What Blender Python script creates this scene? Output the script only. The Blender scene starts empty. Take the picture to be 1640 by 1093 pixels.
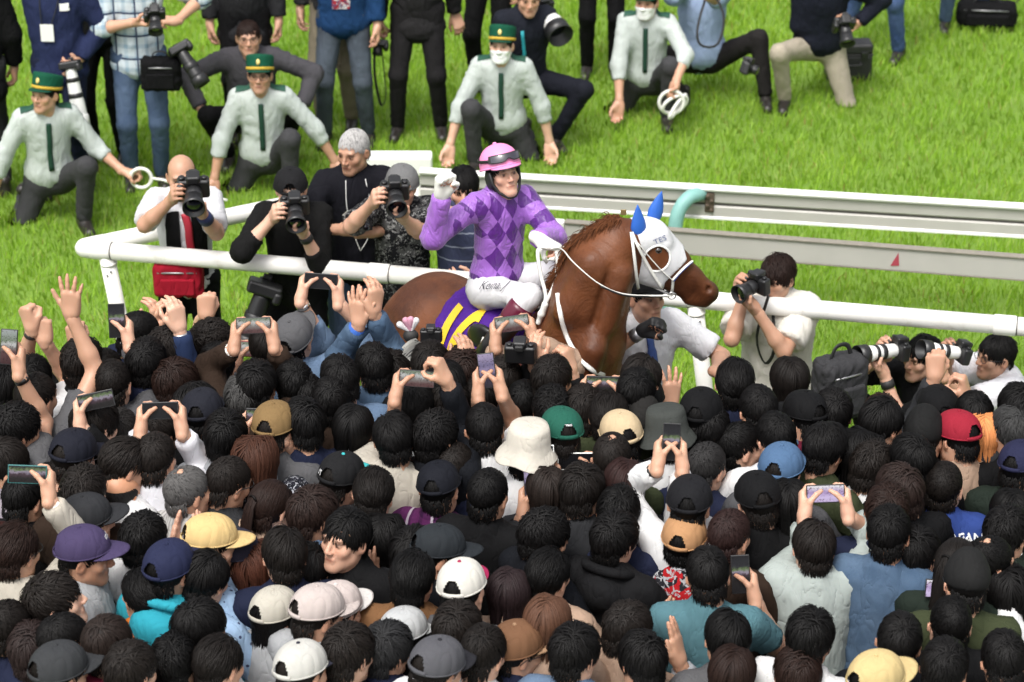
import bpy, math, random
import numpy as np
from mathutils import Vector, Matrix, Euler

# ---------------------------------------------------------------- camera, sky, sun, exposure
scene = bpy.context.scene
CAM_H, PITCH, FPX, PW, PH = 6.7, math.radians(26.0), 4193.0, 1640.0, 1093.0
cam_data = bpy.data.cameras.new('camera')
cam = bpy.data.objects.new('camera', cam_data)
scene.collection.objects.link(cam)
cam.location = (0, 0, CAM_H)
cam.rotation_euler = (math.radians(90) - PITCH, 0, 0)
cam_data.sensor_width = 36.0
cam_data.lens = 36.0 * FPX / PW
cam_data.clip_start, cam_data.clip_end = 0.1, 2000
cam_data.dof.use_dof = True
cam_data.dof.focus_distance = 11.2
cam_data.dof.aperture_fstop = 3.4
scene.camera = cam

SUN_EL, SUN_AZ = 62.0, 205.0          # high soft light from behind the camera, a little to the left
world = bpy.data.worlds.new('World')
scene.world = world
world.use_nodes = True
wn, wl = world.node_tree.nodes, world.node_tree.links
wn.clear()
sky = wn.new('ShaderNodeTexSky')
sky.sky_type = 'NISHITA'
sky.sun_disc = False
sky.sun_elevation = math.radians(SUN_EL)
sky.sun_rotation = math.radians(SUN_AZ)
sky.dust_density = 6.0
sky.air_density = 1.0
sky.ozone_density = 1.0
hsv = wn.new('ShaderNodeHueSaturation')
hsv.inputs['Saturation'].default_value = 0.22      # cloud cover takes the blue out of the light
bg = wn.new('ShaderNodeBackground')
bg.inputs['Strength'].default_value = 0.15
wo = wn.new('ShaderNodeOutputWorld')
wl.new(sky.outputs[0], hsv.inputs['Color'])
wl.new(hsv.outputs[0], bg.inputs['Color'])
wl.new(bg.outputs[0], wo.inputs['Surface'])

sun_data = bpy.data.lights.new('sun', 'SUN')
sun_data.energy = 1.2
sun_data.angle = math.radians(20)
sun_data.color = (1.0, 0.965, 0.91)
sun = bpy.data.objects.new('sun', sun_data)
scene.collection.objects.link(sun)
_az = math.radians(SUN_AZ)
_sd = Vector((math.sin(_az) * math.cos(math.radians(SUN_EL)), math.cos(_az) * math.cos(math.radians(SUN_EL)), math.sin(math.radians(SUN_EL))))
sun.rotation_euler = (-_sd).to_track_quat('-Z', 'Y').to_euler()
sun.location = (0, 0, 30)

vs = scene.view_settings
vs.view_transform = 'Standard'
vs.look = 'None'
vs.exposure = 0.72
vs.gamma = 1.0
vs.use_curve_mapping = False

COL = scene.collection
rng = np.random.default_rng(16)
random.seed(16)


def at(x, y, Y):
    """world point that the photograph shows at pixel (x, y), at distance Y along the ground"""
    u, v = (x - PW / 2) / FPX, (y - PH / 2) / FPX
    t = Y / (math.cos(PITCH) - v * math.sin(PITCH))
    return np.array([u * t, Y, CAM_H - t * (math.sin(PITCH) + v * math.cos(PITCH))])


def atz(x, y, z):
    """world point at pixel (x, y), at height z"""
    u, v = (x - PW / 2) / FPX, (y - PH / 2) / FPX
    t = (CAM_H - z) / (math.sin(PITCH) + v * math.cos(PITCH))
    return np.array([u * t, t * (math.cos(PITCH) - v * math.sin(PITCH)), z])


def V(*a):
    return np.array(a, float)


def nrm(v):
    v = np.asarray(v, float)
    return v / (np.linalg.norm(v) + 1e-12)


def rz(a):
    c, s = math.cos(a), math.sin(a)
    return np.array([[c, -s, 0], [s, c, 0], [0, 0, 1.0]])


def rx(a):
    c, s = math.cos(a), math.sin(a)
    return np.array([[1.0, 0, 0], [0, c, -s], [0, s, c]])


def ry(a):
    c, s = math.cos(a), math.sin(a)
    return np.array([[c, 0, s], [0, 1.0, 0], [-s, 0, c]])


def m4(R, t):
    M = Matrix.Identity(4)
    for i in range(3):
        for j in range(3):
            M[i][j] = float(R[i][j])
        M[i][3] = float(t[i])
    return M


# ---------------------------------------------------------------- mesh building
class MB:
    """collects vertices and faces, with a colour per vertex and a material slot per face"""
    def __init__(s):
        s.v, s.c, s.f, s.m, s.sm, s.n = [], [], [], [], [], 0

    def add(s, verts, faces, col=(1, 1, 1), mat=0, smooth=True):
        verts = np.asarray(verts, float).reshape(-1, 3)
        s.v.append(verts)
        col = np.asarray(col, float)
        s.c.append(np.broadcast_to(col, (len(verts), 3)) if col.ndim == 1 else col)
        if isinstance(faces, np.ndarray):
            faces = [faces]
        elif faces and not isinstance(faces[0], np.ndarray):
            by = {}
            for f in faces:
                by.setdefault(len(f), []).append(f)
            faces = [np.array(x, int) for x in by.values()]
        for f in faces:
            if len(f):
                s.f.append(np.asarray(f, int) + s.n)
                s.m.append(np.full(len(f), mat, int))
                s.sm.append(np.full(len(f), smooth, bool))
        s.n += len(verts)
        return s

    def merge(s, o, R=np.eye(3), t=(0, 0, 0), flip=False, mat=None):
        s.sm += o.sm
        for f, m in zip(o.f, o.m):
            s.f.append((f[:, ::-1] if flip else f) + s.n)
            s.m.append(m if mat is None else np.full(len(f), mat, int))
        for v, c in zip(o.v, o.c):
            s.v.append(v @ np.asarray(R).T + np.asarray(t, float))
            s.c.append(c)
        s.n += o.n
        return s

    def verts(s):
        return np.concatenate(s.v)

    def box(s, c, size, R=np.eye(3), bev=0.0, mat=0, col=(1, 1, 1)):
        hx, hy, hz = np.asarray(size, float) / 2
        if bev <= 0:
            q = np.array([[x, y, z] for x in (-hx, hx) for y in (-hy, hy) for z in (-hz, hz)])
            f = np.array([[0, 1, 3, 2], [4, 6, 7, 5], [0, 4, 5, 1], [2, 3, 7, 6], [0, 2, 6, 4], [1, 5, 7, 3]])
            return s.add(q @ R.T + np.asarray(c), f, col, mat, False)
        b = min(bev, hx * .9, hy * .9, hz * .9)
        # rounded box from a squared sphere
        n = 12
        th = np.linspace(0, 2 * np.pi, n * 2, endpoint=False) + np.pi / (n * 2)
        ph = np.linspace(-np.pi / 2, np.pi / 2, n)
        P = []
        for p in ph:
            for t in th:
                d = np.array([math.cos(p) * math.cos(t), math.cos(p) * math.sin(t), math.sin(p)])
                P.append(np.sign(d) * (np.array([hx, hy, hz]) - b) + d * b)
        f = []
        m = len(th)
        for i in range(n - 1):
            for j in range(m):
                f.append([i * m + j, i * m + (j + 1) % m, (i + 1) * m + (j + 1) % m, (i + 1) * m + j])
        return s.add(np.array(P) @ R.T + np.asarray(c), [np.array(f), np.array([list(range(m))[::-1], [(n - 1) * m + j for j in range(m)]])], col, mat, False)

    def tube(s, pts, rad, n=8, mat=0, col=(1, 1, 1), caps=True, flat=1.0, ref=None, closed=False):
        pts = np.asarray(pts, float)
        k = len(pts)
        rad = np.broadcast_to(np.asarray(rad, float), (k,))
        T = np.gradient(pts, axis=0) if not closed else (np.roll(pts, -1, 0) - np.roll(pts, 1, 0))
        T /= np.linalg.norm(T, axis=1)[:, None] + 1e-12
        a = np.linspace(0, 2 * np.pi, n, endpoint=False)
        out = []
        up = np.asarray(ref, float) if ref is not None else (V(0, 0, 1) if abs(T[0][2]) < .9 else V(0, 1, 0))
        for i in range(k):
            x = np.cross(up, T[i])
            x /= np.linalg.norm(x) + 1e-12
            y = np.cross(T[i], x)
            if ref is None:
                up = y
            out.append(pts[i] + rad[i] * (np.cos(a)[:, None] * x + flat * np.sin(a)[:, None] * y))
        f = []
        for i in range(k if closed else k - 1):
            for j in range(n):
                i2 = (i + 1) % k
                f.append([i * n + j, i * n + (j + 1) % n, i2 * n + (j + 1) % n, i2 * n + j])
        faces = [np.array(f)]
        if caps and not closed:
            faces.append(np.array([list(range(n))[::-1], [(k - 1) * n + j for j in range(n)]]))
        return s.add(np.concatenate(out), faces, col, mat)

    def lathe(s, prof, c=(0, 0, 0), R=np.eye(3), n=24, mat=0, col=(1, 1, 1)):
        """profile of (radius, z) turned about local z"""
        a = np.linspace(0, 2 * np.pi, n, endpoint=False)
        P = np.concatenate([np.stack([r * np.cos(a), r * np.sin(a), np.full(n, z)], 1) for r, z in prof])
        f = []
        for i in range(len(prof) - 1):
            for j in range(n):
                f.append([i * n + j, i * n + (j + 1) % n, (i + 1) * n + (j + 1) % n, (i + 1) * n + j])
        faces = [np.array(f)]
        faces.append(np.array([list(range(n))[::-1], [(len(prof) - 1) * n + j for j in range(n)]]))
        return s.add(P @ np.asarray(R).T + np.asarray(c, float), faces, col, mat)

    def mesh(s, name, mats, smooth=True):
        me = bpy.data.meshes.new(name)
        v = np.concatenate(s.v).astype(np.float32)
        me.vertices.add(len(v))
        me.vertices.foreach_set('co', v.ravel())
        tot = np.concatenate([np.full(len(f), f.shape[1], np.int32) for f in s.f])
        loops = np.concatenate([f.ravel() for f in s.f]).astype(np.int32)
        me.loops.add(len(loops))
        me.loops.foreach_set('vertex_index', loops)
        me.polygons.add(len(tot))
        st = np.concatenate([[0], np.cumsum(tot)[:-1]]).astype(np.int32)
        me.polygons.foreach_set('loop_start', st)
        me.polygons.foreach_set('material_index', np.concatenate(s.m).astype(np.int32))
        me.polygons.foreach_set('use_smooth', np.concatenate(s.sm) & smooth)
        ca = me.color_attributes.new('Col', 'FLOAT_COLOR', 'POINT')
        c4 = np.ones((len(v), 4), np.float32)
        c4[:, :3] = np.concatenate(s.c)
        ca.data.foreach_set('color', c4.ravel())
        for m in (mats if isinstance(mats, (list, tuple)) else [mats]):
            me.materials.append(m)
        me.update(calc_edges=True)
        return me

    def obj(s, name, mats, parent=None, smooth=True, color=None, M=None):
        return link(name, s.mesh(name, mats, smooth), parent, color, M)


def link(name, me, parent=None, color=None, M=None, mat=None):
    o = bpy.data.objects.new(name, me)
    COL.objects.link(o)
    if parent is not None:
        o.parent = parent
    if M is not None:
        o.matrix_local = M
    if color is not None:
        o.color = (color[0], color[1], color[2], 1)
    if mat is not None:
        for sl in o.material_slots:
            sl.link = 'OBJECT'
            sl.material = mat
    return o


def empty(name, loc, yaw=0.0):
    o = bpy.data.objects.new(name, None)
    COL.objects.link(o)
    o.empty_display_size = 0.1
    o.location = tuple(float(a) for a in loc)
    o.rotation_euler = (0, 0, yaw)
    return o


def tag(o, label=None, cat=None, group=None, kind=None):
    if label:
        o['label'] = label
    if cat:
        o['category'] = cat
    if group:
        o['group'] = group
    if kind:
        o['kind'] = kind
    return o


# ---------------------------------------------------------------- implicit shapes, meshed by surface nets
def rc(a, b, ra, rb, k=0.03, cut=None, op='u', sq=None):
    return ('rc', np.asarray(a, np.float32), np.asarray(b, np.float32), float(ra), float(rb), k, None if cut is None else [(np.asarray(x, np.float32), np.asarray(y, np.float32)) for x, y in cut], op)


def el(c, r, R=None, k=0.03, op='u'):
    return ('el', np.asarray(c, np.float32), np.asarray(r, np.float32), None if R is None else np.asarray(R, np.float32), 0, k, None, op)


def sdf(prims, p):
    d = None
    p = p.astype(np.float32)
    for q in prims:
        if q[0] == 'rc':
            _, a, b, ra, rb, k, cut, op = q
            ba = b - a
            pa = p - a
            h = np.clip(pa @ ba / (ba @ ba + 1e-12), 0, 1)
            e = pa - h[:, None] * ba
            dd = np.sqrt(np.einsum('ij,ij->i', e, e)) - (ra + (rb - ra) * h)
            if cut is not None:
                for cp, cn in cut:
                    dd = np.maximum(dd, (p - cp) @ cn)
        else:
            _, c, r, R, _, k, cut, op = q
            x = p - c
            if R is not None:
                x = x @ R
            xr = x / r
            k0 = np.sqrt(np.einsum('ij,ij->i', xr, xr))
            xr2 = xr / r
            k1 = np.sqrt(np.einsum('ij,ij->i', xr2, xr2)) + 1e-9
            dd = k0 * (k0 - 1) / k1
        if d is None:
            d = dd
        elif op == 'u':
            h = np.maximum(k - np.abs(d - dd), 0) / k
            d = np.minimum(d, dd) - h * h * k * .25
        elif op == 's':
            dd = -dd
            h = np.maximum(k - np.abs(d - dd), 0) / k
            d = np.maximum(d, dd) + h * h * k * .25
    return d


def bounds(prims, pad):
    lo, hi = np.full(3, 1e9), np.full(3, -1e9)
    for q in prims:
        if q[-1] == 's':
            continue
        if q[0] == 'rc':
            for c, r in ((q[1], q[3]), (q[2], q[4])):
                lo, hi = np.minimum(lo, c - r), np.maximum(hi, c + r)
        else:
            r = np.max(q[2]) if q[3] is not None else q[2]
            lo, hi = np.minimum(lo, q[1] - r), np.maximum(hi, q[1] + r)
    return lo - pad, hi + pad


_CORN = [(i, j, k) for i in (0, 1) for j in (0, 1) for k in (0, 1)]
_EDG = [(a, b) for a in range(8) for b in range(a + 1, 8) if sum(abs(x - y) for x, y in zip(_CORN[a], _CORN[b])) == 1]


def snet(fn, lo, hi, h, proj=2):
    """surface nets of fn(points) = 0 in a box; returns vertices and quads"""
    n = np.maximum(np.ceil((np.asarray(hi) - lo) / h).astype(int) + 1, 4)
    ax = [lo[i] + h * np.arange(n[i]) for i in range(3)]
    # coarse pass, then only the cells near the surface
    s = 3
    cx = [a[::s] if (len(a) - 1) % s == 0 else np.append(a[::s], a[::s][-1] + s * h) for a in ax]
    G = np.stack(np.meshgrid(*cx, indexing='ij'), -1).reshape(-1, 3)
    Fc = fn(G).reshape([len(c) for c in cx])
    m = np.abs(Fc) < s * h * 1.9
    mm = m.copy()
    for a_ in range(3):
        mm = mm | np.roll(mm, 1, a_) | np.roll(mm, -1, a_)
    up = np.repeat(np.repeat(np.repeat(mm, s, 0), s, 1), s, 2)
    base = np.repeat(np.repeat(np.repeat(Fc, s, 0), s, 1), s, 2)
    off = 1
    up = up[off:off + n[0], off:off + n[1], off:off + n[2]]
    base = base[off:off + n[0], off:off + n[1], off:off + n[2]]
    n = np.array(up.shape)
    ax = [ax_[:k] for ax_, k in zip(ax, n)]
    F = base.copy()
    I = np.argwhere(up)
    P = np.stack([ax[0][I[:, 0]], ax[1][I[:, 1]], ax[2][I[:, 2]]], 1)
    F[up] = fn(P)
    S = F < 0
    cs = [F[i:n[0] - 1 + i, j:n[1] - 1 + j, k:n[2] - 1 + k] for i, j, k in _CORN]
    cnt = sum((c < 0).astype(np.int8) for c in cs)
    act = (cnt > 0) & (cnt < 8)
    idx = np.argwhere(act)
    vals = np.stack([c[act] for c in cs], 1)
    acc = np.zeros((len(idx), 3))
    num = np.zeros(len(idx))
    for a, b in _EDG:
        fa, fb = vals[:, a], vals[:, b]
        x = (fa < 0) != (fb < 0)
        t = np.where(x, fa / np.where(x, fa - fb, 1), 0)
        ca, cb = np.array(_CORN[a], float), np.array(_CORN[b], float)
        acc += np.where(x[:, None], ca + t[:, None] * (cb - ca), 0)
        num += x
    v = (idx + acc / num[:, None]) * h + np.array([a[0] for a in ax])
    vid = np.full(act.shape, -1, int)
    vid[act] = np.arange(len(idx))
    quads = []
    for d in range(3):
        e, g = (d + 1) % 3, (d + 2) % 3
        sl0 = [slice(None)] * 3
        sl1 = [slice(None)] * 3
        sl0[d], sl1[d] = slice(0, -1), slice(1, None)
        A, B = S[tuple(sl0)], S[tuple(sl1)]
        for flip in (False, True):
            E = np.argwhere((A & ~B) if not flip else (~A & B))
            ok = (E[:, e] > 0) & (E[:, g] > 0) & (E[:, e] < act.shape[e]) & (E[:, g] < act.shape[g])
            E = E[ok]
            de, dg = np.zeros(3, int), np.zeros(3, int)
            de[e], dg[g] = 1, 1
            q = np.stack([vid[tuple((E - de - dg).T)], vid[tuple((E - dg).T)], vid[tuple(E.T)], vid[tuple((E - de).T)]], 1)
            q = q[(q >= 0).all(1)]
            quads.append(q[:, ::-1] if flip else q)
    q = np.concatenate(quads)
    for _ in range(proj):
        v, _g = project(fn, v, h)
    return v, q


_TET = np.array([[1, -1, -1], [-1, -1, 1], [-1, 1, -1], [1, 1, 1]], float)


def grad(fn, v, e=2e-3):
    g = np.zeros_like(v)
    for t in _TET:
        g += t * fn(v + t * e)[:, None]
    return g / (np.linalg.norm(g, axis=1)[:, None] + 1e-12)


def project(fn, v, h):
    g = grad(fn, v)
    d = np.clip(fn(v), -h * .5, h * .5)
    return v - g * d[:, None] * .9, g


def blob(prims, h, pad=None, fold=None):
    """mesh of a blended union; fold(points, normals) gives an offset along the normal"""
    fn = lambda p: sdf(prims, p)
    lo, hi = bounds(prims, pad or h * 3)
    v, q = snet(fn, lo, hi, h)
    if fold is not None:
        v = v + grad(fn, v) * fold(v)[:, None]
    return v, q


def folds(seed, amp=.004, wl=.06, stretch=(1, 1, 1)):
    r = np.random.default_rng(seed)
    D = [nrm(r.normal(size=3) * np.array(stretch)) * 2 * np.pi / (wl * r.uniform(.7, 1.5)) for _ in range(5)]
    W = [nrm(r.normal(size=3)) * 2 * np.pi / (wl * 3) for _ in range(3)]
    ph = r.uniform(0, 6.28, 12)

    def f(p):
        w = sum(np.sin(p @ W[i] + ph[i]) for i in range(3))
        o = 0
        for i, d in enumerate(D):
            a = np.sin(p @ d + 1.7 * w + ph[3 + i])
            o = o + (1 - 1.6 * np.abs(a)) * (.6 + .4 * np.sin(p @ W[i % 3] * 1.4 + ph[8 + i % 3]))
        return amp * o * .5
    return f
# ---------------------------------------------------------------- materials
class NT:
    def __init__(s, name):
        s.m = bpy.data.materials.new(name)
        s.m.use_nodes = True
        s.t = s.m.node_tree
        s.t.nodes.clear()
        s.out = s.t.nodes.new('ShaderNodeOutputMaterial')
        s.b = s.t.nodes.new('ShaderNodeBsdfPrincipled')
        s.t.links.new(s.b.outputs[0], s.out.inputs['Surface'])

    def n(s, typ, **kw):
        o = s.t.nodes.new('ShaderNode' + typ)
        for k, v in kw.items():
            if k in o.inputs:
                s.put(o.inputs[k], v)
            else:
                setattr(o, k, v)
        return o

    def put(s, inp, v):
        if hasattr(v, 'is_output') or isinstance(v, bpy.types.NodeSocket):
            s.t.links.new(v, inp)
        else:
            if isinstance(v, (tuple, list)) and len(v) == 3 and inp.type == 'RGBA':
                v = (*v, 1)
            inp.default_value = v

    def math(s, op, a, b=0.0, c=0.0):
        o = s.t.nodes.new('ShaderNodeMath')
        o.operation = op
        s.put(o.inputs[0], a)
        s.put(o.inputs[1], b)
        s.put(o.inputs[2], c)
        return o.outputs[0]

    def mix(s, f, a, b, typ='MIX'):
        o = s.t.nodes.new('ShaderNodeMix')
        o.data_type = 'RGBA'
        o.blend_type = typ
        s.put(o.inputs['Factor'], f)
        s.put(o.inputs[6], a)
        s.put(o.inputs[7], b)
        return o.outputs[2]

    def noise(s, scale, detail=3.0, rough=.55, vec=None, dist=0.0):
        o = s.n('TexNoise', Scale=scale, Detail=detail, Roughness=rough, Distortion=dist)
        if vec is not None:
            s.put(o.inputs['Vector'], vec)
        return o

    def ramp(s, f, stops, interp='LINEAR'):
        o = s.t.nodes.new('ShaderNodeValToRGB')
        o.color_ramp.interpolation = interp
        e = o.color_ramp.elements
        while len(e) > 1:
            e.remove(e[-1])
        for i, (p, c) in enumerate(stops):
            x = e[0] if i == 0 else e.new(p)
            x.position = p
            x.color = (*c, 1) if len(c) == 3 else c
        s.put(o.inputs[0], f)
        return o.outputs[0]

    def coord(s, which='Object'):
        return s.n('TexCoord').outputs[which]

    def sep(s, vec):
        o = s.n('SeparateXYZ')
        s.put(o.inputs[0], vec)
        return o.outputs

    def ocol(s):
        return s.n('ObjectInfo').outputs['Color']

    def ornd(s):
        return s.n('ObjectInfo').outputs['Random']

    def bump(s, h, strength=.3, dist=.01):
        o = s.n('Bump', Strength=strength, Distance=dist)
        s.put(o.inputs['Height'], h)
        s.put(s.b.inputs['Normal'], o.outputs[0])

    def set(s, **kw):
        for k, v in kw.items():
            s.put(s.b.inputs[k.replace('_', ' ')], v)
        return s.m


def plain(name, col, rough=.6, metal=0.0, spec=.5, var=.12, scale=30, bump=0.0):
    t = NT(name)
    nz = t.noise(scale, vec=t.coord())
    c = t.mix(nz.outputs[0], tuple(x * (1 - var) for x in col), tuple(min(1, x * (1 + var)) for x in col))
    t.set(Base_Color=c, Roughness=rough, Metallic=metal)
    t.b.inputs['Specular IOR Level'].default_value = spec
    if bump:
        t.bump(nz.outputs[0], bump, .004)
    return t.m


def m_skin():
    t = NT('skin')
    a = t.n('Attribute', attribute_name='Col').outputs['Color']
    c = t.mix(1.0, t.ocol(), a, 'MULTIPLY')
    nz = t.noise(38, 3, .6, t.coord())
    c = t.mix(t.math('MULTIPLY', nz.outputs[0], .35), c, t.mix(1.0, c, (1.0, .70, .62), 'MULTIPLY'))
    t.set(Base_Color=c, Roughness=.48)
    t.b.inputs['Subsurface Weight'].default_value = .12
    t.b.inputs['Subsurface Radius'].default_value = (.012, .005, .003)
    t.b.inputs['Subsurface Scale'].default_value = .5
    t.bump(t.noise(260, 2, .5, t.coord()).outputs[0], .12, .002)
    return t.m


def m_hair():
    t = NT('hair')
    a = t.n('Attribute', attribute_name='Col').outputs['Color']
    c = t.mix(1.0, t.ocol(), a, 'MULTIPLY')
    t.set(Base_Color=c, Roughness=.56)
    t.b.inputs['Specular IOR Level'].default_value = .15
    return t.m


def cloth_base(name, colf, rough=.85, bump=.34):
    t = NT(name)
    co = t.coord()
    c = colf(t, co)
    nz = t.noise(9, 4, .6, co)
    c = t.mix(nz.outputs[0], t.mix(1.0, c, (.78, .78, .79), 'MULTIPLY'), c)
    fine = t.noise(420, 2, .6, co)
    c = t.mix(.22, c, t.mix(1.0, c, fine.outputs['Color'], 'MULTIPLY'))
    t.set(Base_Color=c, Roughness=rough)
    t.b.inputs['Specular IOR Level'].default_value = .12
    mp = t.n('Mapping')
    t.put(mp.inputs['Vector'], co)
    mp.inputs['Scale'].default_value = (1.0, 1.0, .42)
    mp.inputs['Rotation'].default_value = (.25, .2, 0)
    wr = t.noise(15, 2, .5, mp.outputs[0], .7)
    cr = t.math('ABSOLUTE', t.math('SUBTRACT', wr.outputs[0], .5))
    cr = t.math('POWER', t.math('MULTIPLY', cr, 4.0), .6)
    t.bump(t.math('ADD', cr, t.math('MULTIPLY', fine.outputs[0], .04)), bump, .014)
    return t.m


def grid_lines(t, co, ax, freq, width):
    s = t.sep(co)[ax]
    return t.math('LESS_THAN', t.math('FRACT', t.math('MULTIPLY', s, freq)), width)


def c_check(c1, c2, c3, f=16, f2=13):
    def g(t, co):
        a, b = grid_lines(t, co, 0, f, .36), grid_lines(t, co, 2, f2, .36)
        c = t.mix(t.math('MULTIPLY', t.math('ADD', a, b), .5), c1, c2)
        l = t.math('MAXIMUM', grid_lines(t, co, 0, f / 2, .09), grid_lines(t, co, 2, f2 / 2, .09))
        return t.mix(l, c, c3)
    return g


def c_stripe(c1, c2, f=12, w=.2, ax=2):
    return lambda t, co: t.mix(grid_lines(t, co, ax, f, w), c1, c2)


def c_blot(c1, c2, c3, sc=22, p=.52):
    def g(t, co):
        n = t.noise(sc, 3, .6, co, .8).outputs[0]
        n2 = t.noise(sc * 2.1, 3, .6, co, 1.5).outputs[0]
        return t.mix(t.math('GREATER_THAN', n2, p + .05), t.mix(t.math('GREATER_THAN', n, p), c1, c2), c3)
    return g


def c_dots(c1, c2, sc=34):
    def g(t, co):
        v = t.n('TexVoronoi', Scale=sc)
        t.put(v.inputs['Vector'], co)
        return t.mix(t.math('LESS_THAN', v.outputs['Distance'], .18), c1, c2)
    return g


def c_denim(t, co):
    w = t.noise(160, 2, .6, co)
    f = t.noise(5, 3, .6, co)
    c = t.mix(f.outputs[0], t.mix(1.0, t.ocol(), (.6, .62, .68), 'MULTIPLY'), t.mix(.35, t.ocol(), (.32, .42, .55)))
    return t.mix(t.math('MULTIPLY', w.outputs[0], .5), c, t.mix(1.0, c, (.6, .6, .62), 'MULTIPLY'))


SKIN = m_skin()
HAIR = m_hair()
CLOTH = cloth_base('cloth', lambda t, co: t.ocol())
DENIM = cloth_base('denim', c_denim, .8)
M_PLAID_BLUE = cloth_base('plaid_blue_white', c_check((.62, .70, .74), (.30, .42, .52), (.05, .07, .12), 15, 13))
M_PLAID_PURPLE = cloth_base('plaid_purple', c_check((.10, .02, .09), (.035, .008, .04), (.42, .36, .42), 17, 15))
M_STRIPE_NAVY = cloth_base('stripe_navy', c_stripe((.055, .065, .12), (.30, .33, .42), 13, .10))
M_STRIPE_GREY = cloth_base('stripe_grey', c_stripe((.50, .49, .47), (.30, .29, .28), 55, .35, 0))
M_STRIPE_LILAC = cloth_base('stripe_lilac', c_stripe((.62, .58, .56), (.30, .22, .42), 36, .4, 2))
M_CAMO = cloth_base('camouflage', c_blot((.012, .012, .014), (.09, .09, .09), (.32, .32, .31), 20, .54))
M_FLORAL = cloth_base('floral_black', c_blot((.012, .013, .018), (.02, .02, .03), (.45, .46, .5), 26, .53))
M_TAPESTRY = cloth_base('tapestry', c_blot((.16, .12, .09), (.28, .23, .19), (.06, .045, .04), 30, .5))
M_DOTS = cloth_base('dotted_blue', c_dots((.33, .47, .66), (.05, .06, .12), 26))
M_REDBLACK = cloth_base('red_black_print', c_blot((.45, .015, .02), (.02, .02, .025), (.45, .45, .47), 12, .5))
M_GINGHAM = cloth_base('black_check', c_check((.02, .02, .02), (.01, .01, .01), (.5, .5, .5), 50, 50))
CAPCLOTH = cloth_base('cap_cloth', lambda t, co: t.ocol(), .8, .25)
WHITE_PLASTIC = plain('white_plastic', (.80, .80, .78), .35, var=.05)
BLACK_PLASTIC = plain('black_plastic', (.014, .014, .015), .38, var=.2)
BLACK_RUBBER = plain('black_rubber', (.018, .018, .018), .65, var=.2)
LENS_WHITE = plain('lens_white', (.72, .72, .70), .4, var=.05)
GREY_METAL = plain('grey_metal', (.30, .30, .31), .35, .7)
CHROME = plain('bright_metal', (.62, .62, .62), .22, 1.0, var=.05)
GOLD = plain('gold_badge', (.70, .56, .20), .4, .3)
LEATHER_BLACK = plain('black_leather', (.012, .011, .011), .3, var=.3)
SHOE_MAT = plain('shoe_leather', (.02, .017, .015), .4, var=.3)
MASK_MAT = plain('mask_paper', (.82, .82, .82), .85, var=.03)
LINE_WHITE = plain('white_strap', (.74, .73, .69), .6, var=.07)
LINE_BLACK = plain('black_strap', (.012, .012, .013), .6, var=.2)
PAPER = plain('paper', (.74, .74, .72), .8, var=.08, scale=60)


def m_glass(name, col=(.01, .012, .02), rough=.05):
    t = NT(name)
    t.set(Base_Color=col, Roughness=rough)
    t.b.inputs['Coat Weight'].default_value = 1.0
    t.b.inputs['Specular IOR Level'].default_value = .8
    return t.m


LENS_GLASS = m_glass('lens_glass', (.004, .005, .012))
SPECS_GLASS = m_glass('spectacle_lens', (.05, .05, .055), .08)
PHONE_GLASS = m_glass('dark_phone_glass', (.005, .005, .006), .25)
PHONE_GLASS.node_tree.nodes['Principled BSDF'].inputs['Coat Weight'].default_value = 0
PHONE_GLASS.node_tree.nodes['Principled BSDF'].inputs['Specular IOR Level'].default_value = .2


def m_screen(name, stops, e=.75, sc=(1, 1, 1), ax=2):
    """a lit phone display: bands and specks of the live picture"""
    t = NT(name)
    co = t.coord()
    nz = t.noise(60, 3, .7, co)
    s = t.math('ADD', t.math('MULTIPLY', t.sep(co)[ax], 1.0), t.math('MULTIPLY', t.math('SUBTRACT', nz.outputs[0], .5), .03))
    u = t.math('ADD', t.math('MULTIPLY', s, 1 / .15), .5)
    c = t.ramp(u, stops)
    sp = t.noise(150, 2, .7, co)
    c = t.mix(t.math('GREATER_THAN', sp.outputs[0], .6), c, t.mix(1.0, c, (.35, .3, .3), 'MULTIPLY'))
    t.set(Base_Color=(.008, .008, .008), Roughness=.30, Emission_Color=c)
    t.b.inputs['Specular IOR Level'].default_value = .06
    t.b.inputs['Emission Strength'].default_value = e
    return t.m


SCR_DARK = m_screen('display_dark', [(0, (.006, .005, .006)), (.40, (.012, .010, .010)), (.50, (.05, .03, .04)), (.56, (.22, .19, .24)), (.62, (.10, .14, .06)), (.70, (.02, .02, .024)), (1, (.008, .008, .010))], .8)
SCR_LILAC = m_screen('display_lilac', [(0, (.02, .016, .02)), (.35, (.06, .05, .08)), (.5, (.26, .21, .34)), (.65, (.14, .12, .22)), (1, (.36, .30, .44))], .7)
SCR_BRIGHT = m_screen('display_bright', [(0, (.25, .2, .3)), (.4, (.55, .45, .68)), (.55, (.35, .25, .45)), (.7, (.72, .70, .74)), (1, (.6, .55, .7))], .7)
SCR_TRACK = m_screen('display_track', [(0, (.04, .012, .014)), (.36, (.10, .05, .05)), (.5, (.20, .18, .17)), (.58, (.45, .45, .44)), (.68, (.16, .2, .14)), (1, (.34, .36, .36))], .7)
SCREENS = {'d': SCR_DARK, 'l': SCR_LILAC, 'b': SCR_BRIGHT, 't': SCR_TRACK, 'o': PHONE_GLASS}
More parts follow.
